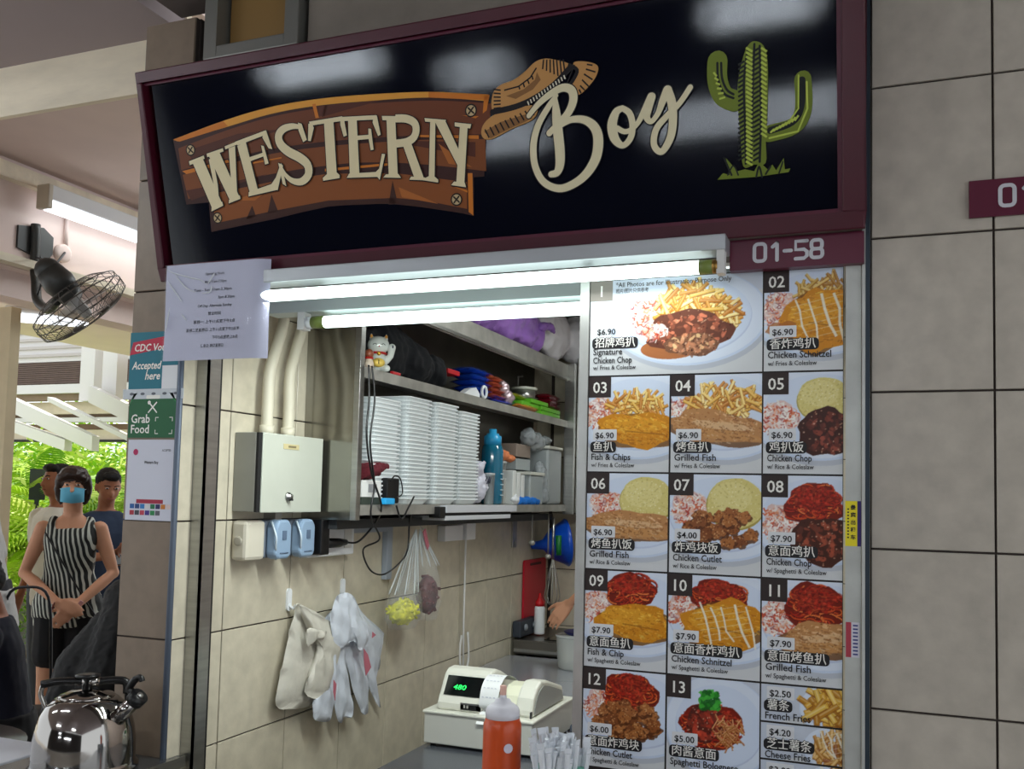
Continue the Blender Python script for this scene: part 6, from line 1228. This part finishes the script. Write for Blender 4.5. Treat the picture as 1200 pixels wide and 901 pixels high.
# woman in front
wx, wy = -4.46, 1.67
wo = person('woman standing with hands clasped, light blue face mask, sleeveless black and white striped blouse', (wx, wy, FLOOR), rz_to(wx, wy, -8), 1.68, 'f', SKIN, stripe, mat('black skirt', (14, 14, 18), .8), HAIRB, 'bob',
    arms={-1: (V(-.235, -.02, 1.08), V(-.02, -.235, .93)), 1: (V(.24, -.02, 1.08), V(.06, -.23, .90))}, sleeve=0, skirt=True, mask=mat('light blue mask', (96, 176, 206), .7), hands=((V(.8, -.25, -.3), V(0, .6, -.4), .55), (V(-.55, -.35, -.55), V(0, .8, -.2), .6)), head_turn=math.radians(4), voxel=.009)
MB().tube([(V(-.02, -.235, .93) + V(.012 * math.cos(a) - .02, .026 * math.sin(a), .030 * math.cos(a) + .01)) * (1.66 / 1.7) for a in [i * math.pi / 8 for i in range(16)]], .004, 6, closed=True).build('bracelet', mat('red brown bracelet', (120, 50, 40), .4), wo)
MB().tube(catmull([(-.125, -.10, 1.32), (-.02, -.135, 1.15), (.10, -.145, .95), (.17, -.08, .82)], 5), .005, 6).build('bag_strap', M_black, wo)
t = tag(MB().box(-.012, .012, -.004, .004, -.07, .07).build('phone', mat('pink phone', (214, 160, 160), .3), bevel=.003), 'pink phone held low in the clasped hands of the masked woman', 'phone'); t.matrix_world = Matrix.Translation((-4.46 + .20, 1.67 - .14, 1.0)) @ Matrix.Rotation(rz_to(wx, wy), 4, 'Z') @ Matrix.Rotation(.6, 4, 'Y')
nx, ny = -4.90, 2.36
nb = person('man in navy tee shirt and grey trousers looking down at the phone in his hands', (nx, ny, FLOOR), rz_to(nx, ny, 14), 1.70, 'm', SKIN2, mat('navy cotton', (44, 58, 82), .85, noise=.08), mat('light grey trousers', (150, 152, 156), .8), HAIRK, 'short',
    arms={-1: (V(-.25, -.03, 1.12), V(-.06, -.30, 1.14)), 1: (V(.26, -.03, 1.12), V(.02, -.28, 1.10))}, sleeve=.62, head_down=.35, hands=((V(.5, -.5, .3), V(.3, .2, 1), .6), (V(-.6, -.4, .2), V(0, 0, 1), .5)))
t = tag(MB().box(-.032, .032, -.06, .06, -.004, .004).build('phone', M_black, bevel=.003), 'black phone held by the man in the navy tee shirt', 'phone'); t.matrix_world = Matrix.Translation((nx, ny, FLOOR)) @ Matrix.Rotation(rz_to(nx, ny, 14), 4, 'Z') @ Matrix.Translation((-.02, -.37, 1.14)) @ Matrix.Rotation(.9, 4, 'X')
bx, by = -5.20, 2.23
person('man in white tee shirt turned away, half hidden behind the masked woman', (bx, by, FLOOR), rz_to(bx, by, -55), 1.72, 'm', SKIN2, mat('white cotton', (226, 226, 222), .85), mat('grey blue jeans', (84, 92, 108), .8), HAIRK, 'short', sleeve=.55)
fx, fy = -4.14, .83
person('person in white shirt cut by the left picture edge, arm bent', (fx, fy, FLOOR), rz_to(fx, fy, -100), 1.90, 'm', SKIN2, mat('white striped shirt', (206, 206, 204), .85, noise=.05), mat('dark trousers', (40, 42, 50), .8), HAIRK, 'short', lean=.16, head_down=.5, arms={1: (V(.25, .02, 1.10), V(.12, -.22, 1.08))}, sleeve=.9)
sx0, sy0 = -3.69, .64
person('seated man in dark navy polo shirt bent over the table at the left edge', (sx0, sy0, FLOOR), rz_to(sx0, sy0, -95), 1.70, 'm', SKIN2, mat('dark navy polo', (16, 18, 36), .85), mat('black trousers', (16, 16, 20), .8), HAIRK, 'short', arms={-1: (V(-.26, -.22, .70), V(-.06, -.46, .70)), 1: (V(.27, -.22, .70), V(.03, -.44, .70))}, seated=True, lean=.16, head_down=.45, sleeve=.85, glasses=True, collar=True)
lx, ly = -2.70, .30
person('seated person with long black hair and dark blue top, beside the pillar', (lx, ly, FLOOR), rz_to(lx, ly, 165), 1.62, 'f', SKIN, mat('dark blue cloth top', (20, 30, 70), .9), mat('black trousers', (16, 16, 20), .8), HAIRK, 'long', seated=True, lean=.06, sleeve=1.5, arms={-1: (V(-.27, -.12, .70), V(-.12, -.38, .68)), 1: (V(.27, -.12, .70), V(.12, -.38, .68))})
# the cook behind the menu, reaching over the tub
ck = person('cook in dark green sleeve behind the menu board, hand over the tub', (-1.08, 2.72, FLOOR), math.radians(-90), 1.66, 'f', SKIN, mat('dark green knit', (14, 52, 44), .9), mat('black trousers', (16, 16, 20), .8), HAIRK, 'bob',
    arms={1: (V(.08, -.40, 1.14), V(-.03, -.625, .96)), -1: (V(-.22, -.18, .98), V(-.12, -.38, .86))}, sleeve=1.45, hands=(None, (V(.1, -.62, -.75), V(-1, .1, -.2), .32)), voxel=.0068, lean=.12)
# chairs and table of the seated people
def stool(x, y, label, back=False, a=0):
    t = thing('dining_chair', label, 'chair', (x, y, FLOOR), a); c_ = mat('grey metal chair', (70, 72, 76), .4, .6)
    MB().lathe([(.17, .40), (.18, .41), (.18, .43), (.16, .44), (0, .44)], n=24).build('seat', c_, t)
    for i in range(4): q = math.pi / 4 + i * math.pi / 2; MB().tube([(.12 * math.cos(q), .12 * math.sin(q), .40), (.18 * math.cos(q), .18 * math.sin(q), 0)], .012, 8).build('leg', c_, t)
    if back: MB().tube(catmull([(-.11, .10, .42), (-.11, .16, .75), (-.09, .20, 1.04), (0, .21, 1.09), (.09, .20, 1.04), (.11, .16, .75), (.11, .10, .42)], 5), .007, 8).build('back_loop', c_, t)
stool(sx0, sy0, 'chair under the seated man in the navy polo'); stool(lx, ly, 'chair under the seated person with long black hair')
p = ray(42, 700); p = CAM + p * 4.75; stool(p.x, p.y, 'grey metal chair with a curved back loop behind the seated man', True, rz_to(p.x, p.y, 170))
t = thing('round_table', 'dark round dining table between the seated people', 'table', (-3.45, .0, FLOOR)); MB().lathe([(.40, .55), (.41, .57), (.41, .58), (0, .585)], n=36).build('table_top', mat('dark table laminate', (60, 52, 50), .4), t); MB().lathe([(.2, 0), (.18, .02), (.035, .04), (.035, .55)], n=20).build('pedestal', M_steelh, t)

# ================================================================ HALL: FAN, LAMP, CONDUIT
t = thing('wall_fan', 'dark grey oscillating wall fan on a bent arm, tilted down, in the hall', 'fan'); M_fan = mat('dark grey fan enamel', (58, 58, 56), .45, .4)
def wp(px, py, d): return CAM + ray(px, py) * d
A0 = on(0, -4.59, 38, 283); n_ = V(1, 0, 0)
MB().prism([(A0.y - .10, A0.z - .06), (A0.y + .10, A0.z - .10), (A0.y + .14, A0.z - .04), (A0.y + .14, A0.z + .06), (A0.y + .07, A0.z + .10), (A0.y - .10, A0.z + .07)], (-4.60, -4.585), 0).build('wall_plate', M_fan, t)
fcx = wp(93, 358, 4.9); ax = V(.485, .44, -.72).normalized()
mcx = fcx - ax * .17
arm = [V(-4.57, A0.y, A0.z + .10), V(-4.56, A0.y, A0.z - .15), wp(42, 330, 5.3), wp(44, 352, 5.2), wp(56, 362, 5.05), fcx - ax * .10 + V(-.06, 0, -.05)]
MB().tube(catmull(arm, 6), .026, 10).build('arm', M_fan, t)
MB().limb([mcx - ax * .06, mcx + ax * .02, mcx + ax * .09], [.068, .082, .066], 16).build('motor_housing', M_fan, t)
u1 = ax.cross(V(0, 0, 1)).normalized(); u2 = ax.cross(u1); FR = .255
def fp(r, a, h): return fcx + ax * h + u1 * r * math.cos(a) + u2 * r * math.sin(a)
g = MB()
for rr_, h in ((FR, 0), (FR * .98, .05), (FR * .80, .075), (FR * .45, .09), (.06, .095), (FR * .98, -.035), (FR * .7, -.075), (FR * .4, -.09)): g.tube([fp(rr_, 2 * math.pi * i / 32, h) for i in range(32)], .0035 if rr_ > .2 and abs(h) < .04 else .0022, 5, closed=True)
go_ = g.build('grille_rings', mat('fan grille wire', (92, 86, 82), .4, .6), t)
for i in range(44):
    a = 2 * math.pi * i / 44; MB().tube([fp(.05, a, .095), fp(FR * .45, a + .05, .09), fp(FR * .80, a + .09, .075), fp(FR * .98, a + .12, .05), fp(FR, a + .12, 0)], .0016, 4).build('grille_wire', mat('fan grille wire', (92, 86, 82), .4, .6), t)
for i in range(24):
    a = 2 * math.pi * i / 24; MB().tube([fp(.08, a, -.09), fp(FR * .4, a, -.09), fp(FR * .7, a, -.075), fp(FR * .98, a, -.035), fp(FR, a, 0)], .0016, 4).build('grille_wire', mat('fan grille wire', (92, 86, 82), .4, .6), t)
for i in range(3):
    vs = []
    for j in range(7):
        for k_ in range(5):
            rr_ = .03 + .19 * j / 6; a = 2 * math.pi * i / 3 + (k_ / 4 - .5) * (1.1 - .2 * j / 6) + .25 * j / 6; vs.append(fp(rr_, a, .02 * (k_ / 4 - .5) * 2))
    MB().add(vs, [(j * 5 + k_, j * 5 + k_ + 1, (j + 1) * 5 + k_ + 1, (j + 1) * 5 + k_) for j in range(6) for k_ in range(4)], True).build('blade', mat('smoky fan blade', (150, 150, 150), .3, alpha=.6), t)
MB().limb([fcx - ax * .06, fcx + ax * .05], [.035, .03]).build('hub', mat('light hub', (170, 168, 164), .4), t)
MB().tube(catmull([V(-4.56, A0.y, A0.z - .10), wp(48, 305, 5.2), wp(50, 325, 5.15), wp(44, 345, 5.2)], 6), .006, 6).build('cord', M_black, t)
(MB().tube(catmull([V(-4.57, A0.y + .02, A0.z - .06), on(0, -4.52, 55, 312), on(0, -4.52, 66, 308), on(0, -4.56, 76, 296)], 6), .007, 6).build('power_cord', M_black, t))
q = on(0, -4.58, 74, 297); t = thing('conduit_outlet', 'round pale outlet box with a thin conduit above it beside the fan', 'outlet'); MB().lathe([(.055, -4.60), (.055, -4.57), (.04, -4.565), (0, -4.565)], (0, q.y, q.z), 18, axis=0).build('outlet_box', M_wallpaint, t)
MB().tube([(-4.585, q.y + .02, q.z + .04), (-4.585, q.y + .02, 3.42)], .012, 8).build('conduit', M_wallpaint, t)
t = thing('hall_batten_lamp', 'bright white tube lamp fixed high on the hall wall above the fan', 'lamp', (-4.47, 1.36, 3.355)); t.rotation_euler = (0, 0, 0)
MB().box(-.045, .045, 0, 1.3, 0.0, .085).build('housing', M_white, t, bevel=.004); MB().box(-.048, .048, -.012, .02, -.055, .085).build('end_cap', mat('aged end cap', (196, 186, 166), .5), t, bevel=.006)
MB().tube([(0, .02, -.03), (0, 1.3, -.03)], .034, 14).build('tube', mat('bright tube cover', (240, 246, 255), .4, emit=2.5), t)
l = light('lamp_glow', 'AREA', (.02, .65, -.07), 1.2, TUBE, (.04, 1.2)); l.parent = t; l.rotation_euler = (0, math.radians(20), 0)
# left edge pillar stub
W = struct('wall_partition', MB().box(-6.2, -4.99, 1.62, 1.69, FLOOR, 2.81), mat('cream partition', (200, 184, 150), .6, noise=.06))
# ================================================================ OUTSIDE: louvred canopy, garden
M_wf = mat('white canopy paint', (222, 220, 218), .7); M_cf = mat('cream canopy board', (214, 200, 176), .75, noise=.08); M_bd = mat('brown canopy soffit', (138, 118, 98), .8, noise=.1)
cn_ = thing('canopy', 'white louvred canopy structure outside the hall with slanting beams', 'canopy')
YC = 6.0
MB().box(-14, -6.5, YC, YC + .1, 3.24, 4.6).build('upper_board', M_wf, cn_)
for i in range(9): MB().box(-14, -6.5, YC - .03 - .0, YC, 3.30 + i * .10, 3.335 + i * .10).build('fascia_slat', mat('fascia slat', (190, 184, 180), .7), cn_)
for i in range(14): MB().box(-14, -6.5, YC - .01, YC + .03, 2.97 + i * .019, 2.981 + i * .019).build('louvre_slat', mat('brown louvre slat', (112, 92, 82), .6, noise=.1), cn_)
MB().box(-14, -6.5, YC + .05, YC + .06, 2.95, 3.24).build('louvre_back', mat('louvre mesh back', (176, 150, 120), .8, noise=.3, nscale=30), cn_)
MB().box(-14, -6.5, YC - .06, YC + .08, 2.84, 2.95).build('lower_beam', M_wf, cn_)
for i, (a, b, y, m_) in enumerate(((2.76, 2.84, 0.0, M_bd), (2.60, 2.75, .1, M_cf), (2.56, 2.60, .2, M_bd), (2.50, 2.555, .1, M_wf), (2.42, 2.49, .3, M_bd), (2.29, 2.41, .2, M_cf), (2.26, 2.285, .15, mat('dark gutter', (40, 38, 38), .7)))): MB().box(-14, -6.5, YC + y, YC + y + .1, a, b).build('canopy_board', m_, cn_)
for px, w_ in ((111, .20), (137, .20)):
    a = on(1, 5.2, px, 350); b = on(1, 5.2, px, 470); MB().box(a.x - w_ / 2, a.x + w_ / 2, 5.15, 5.3, b.z, a.z + .6).build('white_post', M_wf, cn_)
for (p0, p1, wd) in (((-10, 462), (112, 520), .16), ((-10, 490), (80, 522), .12), ((108, 462), (165, 490), .18), ((60, 468), (165, 520), .05)):
    a, b = on(1, 5.05, *p0), on(1, 5.05, *p1); MB().add([(a.x, 5.0, a.z - wd / 2), (b.x, 5.0, b.z - wd / 2), (b.x, 5.0, b.z + wd / 2), (a.x, 5.0, a.z + wd / 2), (a.x, 5.1, a.z - wd / 2), (b.x, 5.1, b.z - wd / 2), (b.x, 5.1, b.z + wd / 2), (a.x, 5.1, a.z + wd / 2)], [(0, 1, 2, 3), (7, 6, 5, 4), (0, 4, 5, 1), (1, 5, 6, 2), (2, 6, 7, 3), (3, 7, 4, 0)]).build('slanting_beam', M_wf, cn_)
a, b = on(0, -6.2, 8, 371), on(0, -6.2, 100, 379); t = thing('canopy_lamp', 'lit tube lamp seen behind the fan grille', 'lamp'); MB().tube([a, b], .035, 12).build('tube', mat('bright tube cover', (240, 246, 255), .4, emit=2.5), t); MB().tube([a + V(0, 0, .06), b + V(0, 0, .06)], .03, 8).build('housing', M_white, t)
struct('ceiling_outer', MB().box(-7.5, -4.62, .5, 5.5, 3.12, 3.2), M_wallpaint)
# garden
struct('ground_outside', MB().box(-30, -6.6, 1, 30, FLOOR - .05, FLOOR + .005), mat('pale outdoor paving', (170, 164, 150), .8, noise=.15, nscale=3))
LEAF = [mat('yellow lime palm leaf', (176, 212, 60), .5, noise=.2, nscale=3), mat('mid green palm leaf', (128, 178, 48), .5, noise=.2, nscale=3), mat('pale lime leaf', (206, 226, 110), .5, noise=.15, nscale=3)]  # the leaves' own yellow lime, mid green and pale lime
for m_ in LEAF:
    p_ = m_.node_tree.nodes['Principled BSDF']; p_.inputs['Transmission Weight'].default_value = .0; p_.inputs['Subsurface Weight'].default_value = 0.0
def frond_mesh(L=1.5, n=22, droop=.5, wide=.34):
    mb = MB(); rib = []
    for i in range(n + 1): u = i / n; rib.append(V(L * u * (1 - .12 * u * droop), 0, L * (.55 * u - droop * u * u)))
    mb.tube(rib, [.010 * (1 - .8 * i / n) + .002 for i in range(n + 1)], 4)
    for i in range(2, n + 1):
        u = i / n; l_ = wide * math.sin(math.pi * min(u * .92 + .08, 1)) ** .6 + .04; p = rib[i]
        for s_ in (-1, 1):
            d = V(.55, s_ * .85, -.15 - .25 * u).normalized(); q = p + d * l_; w2 = V(.022, 0, 0)
            mb.add([p - w2, p + w2, p + d * l_ * .5 + w2 * .9 + V(0, 0, .01), q + V(0, 0, -l_ * .22), p + d * l_ * .5 - w2 * .9], [(0, 1, 2, 4), (4, 2, 3)])
    return mb.mesh('leaf')
FRM = [frond_mesh(1.5, 22, .5), frond_mesh(1.2, 18, .75, .28), frond_mesh(1.7, 24, .35, .4)]
def palm(x, y, h, n, label, mi, sc=1.0):
    t = thing('palm', label, 'plant', (x, y, FLOOR), group='garden palms'); MB().tube(catmull([(0, 0, 0), (.03, .02, h * .5), (0, 0, h)], 4), [.05] * 9, 8).build('stem', mat('palm stem', (120, 100, 60), .8), t)
    for i in range(n):
        me = FRM[i % 3]; key = '%d_%d' % (i % 3, mi)
        if key not in _fm: m2 = me.copy(); m2.materials.clear(); m2.materials.append(LEAF[mi]); _fm[key] = m2
        o = bpy.data.objects.new('frond', _fm[key]); COL.objects.link(o); o.parent = t; o.location = (0, 0, h); o.rotation_euler = (U(-.2, .2), U(-.55, .35), i * 2.4 + U(-.2, .2)); s_ = sc * U(.8, 1.1); o.scale = (s_, s_, s_)
_fm = {}
for i, (px, d, h, n, mi, lab) in enumerate(((-10, 9.0, .85, 16, 0, 'feathery palm at the far left edge behind the white shirt'), (28, 9.6, 1.0, 18, 2, 'pale lime feathery palm between left edge and the white tee shirt man'), (58, 9.2, .85, 16, 0, 'feathery palm behind the man in the white tee shirt'),
    (92, 10.4, 1.05, 18, 0, 'tall feathery palm above the masked woman'), (120, 9.6, .95, 16, 2, 'feathery palm behind the man in the navy tee shirt'), (150, 9.8, 1.0, 18, 1, 'feathery palm next to the pillar edge'), (10, 11.0, 1.0, 14, 1, 'low palm at the left behind the planters'), (45, 8.6, .7, 14, 0, 'low palm left of the masked woman'), (35, 12.5, 1.1, 18, 1, 'farthest tall palm on the left'), (130, 12.8, 1.1, 18, 1, 'farthest tall palm on the right'), (75, 12.8, 1.2, 18, 0, 'farthest tall palm in the middle'))):
    p = CAM + ray(px, 600) * d; palm(p.x, p.y, h, n, lab, mi, .85)
def clump(px, d, z, r, label, mi, n=900, big=1.0):
    p = CAM + ray(px, 600) * d; mb = MB()
    for i in range(n):
        a, b, c = rng.normal(0, .5, 3); q = V(a * r, b * r, abs(c) * r * .8 + z); dx = V(U(-1, 1), U(-1, 1), U(-.5, .8)).normalized() * U(.05, .11) * big; dy = dx.orthogonal().normalized() * .013 * big
        mb.add([q, q + dx * .5 + dy, q + dx, q + dx * .5 - dy], [(0, 1, 2, 3)])
    t = thing('shrub', label, 'shrub', (p.x, p.y, FLOOR)); o = mb.build('foliage', LEAF[mi], t, fix=False); o['kind'] = 'stuff'; MB().tube([(0, 0, 0), (0, 0, z + r * .3)], .03, 6).build('stem', mat('palm stem', (120, 100, 60), .8), t)
clump(20, 10.2, .1, .9, 'leafy green shrub on the ground at the left', 0); clump(45, 9.2, .1, .7, 'leafy shrub in front of the planters left of the woman', 1); clump(110, 10.5, .2, 1.0, 'leafy shrub between the woman and the navy tee shirt man', 2); clump(60, 14.5, .3, 2.3, 'wide far shrub filling the background', 1, 14000, 2.0); clump(120, 14.0, .3, 2.2, 'wide far shrub behind the navy man', 2, 14000, 2.0); clump(5, 14.0, .3, 2.2, 'wide far shrub at the left edge', 0, 14000, 2.0)
p = CAM + ray(36, 640) * 9.4
t = thing('planter', 'terracotta coloured planter box in the garden left of the masked woman', 'planter', (p.x, p.y, FLOOR), rz_to(p.x, p.y)); MB().box(-.35, .35, -.2, .2, .50, .95).build('box', mat('terracotta', (206, 130, 90), .8), t, bevel=.01); MB().box(-.38, .38, -.22, .22, .95, 1.0).build('rim', mat('terracotta rim', (220, 160, 120), .8), t); MB().box(-.3, .3, -.15, .15, 0, .50).build('plinth', mat('white plinth', (216, 214, 208), .7), t)
t = tag(MB().box(-.02, .02, -.02, .02, 0, 1.75).box(-.07, .07, -.015, .015, 1.45, 1.75).build('garden_sign', mat('dark blue sign', (50, 56, 72), .6)), 'dark sign panel on a post in the garden', 'sign'); p = CAM + ray(40, 640) * 8.9; t.location = (p.x, p.y, FLOOR); t.rotation_euler = (0, 0, rz_to(p.x, p.y))
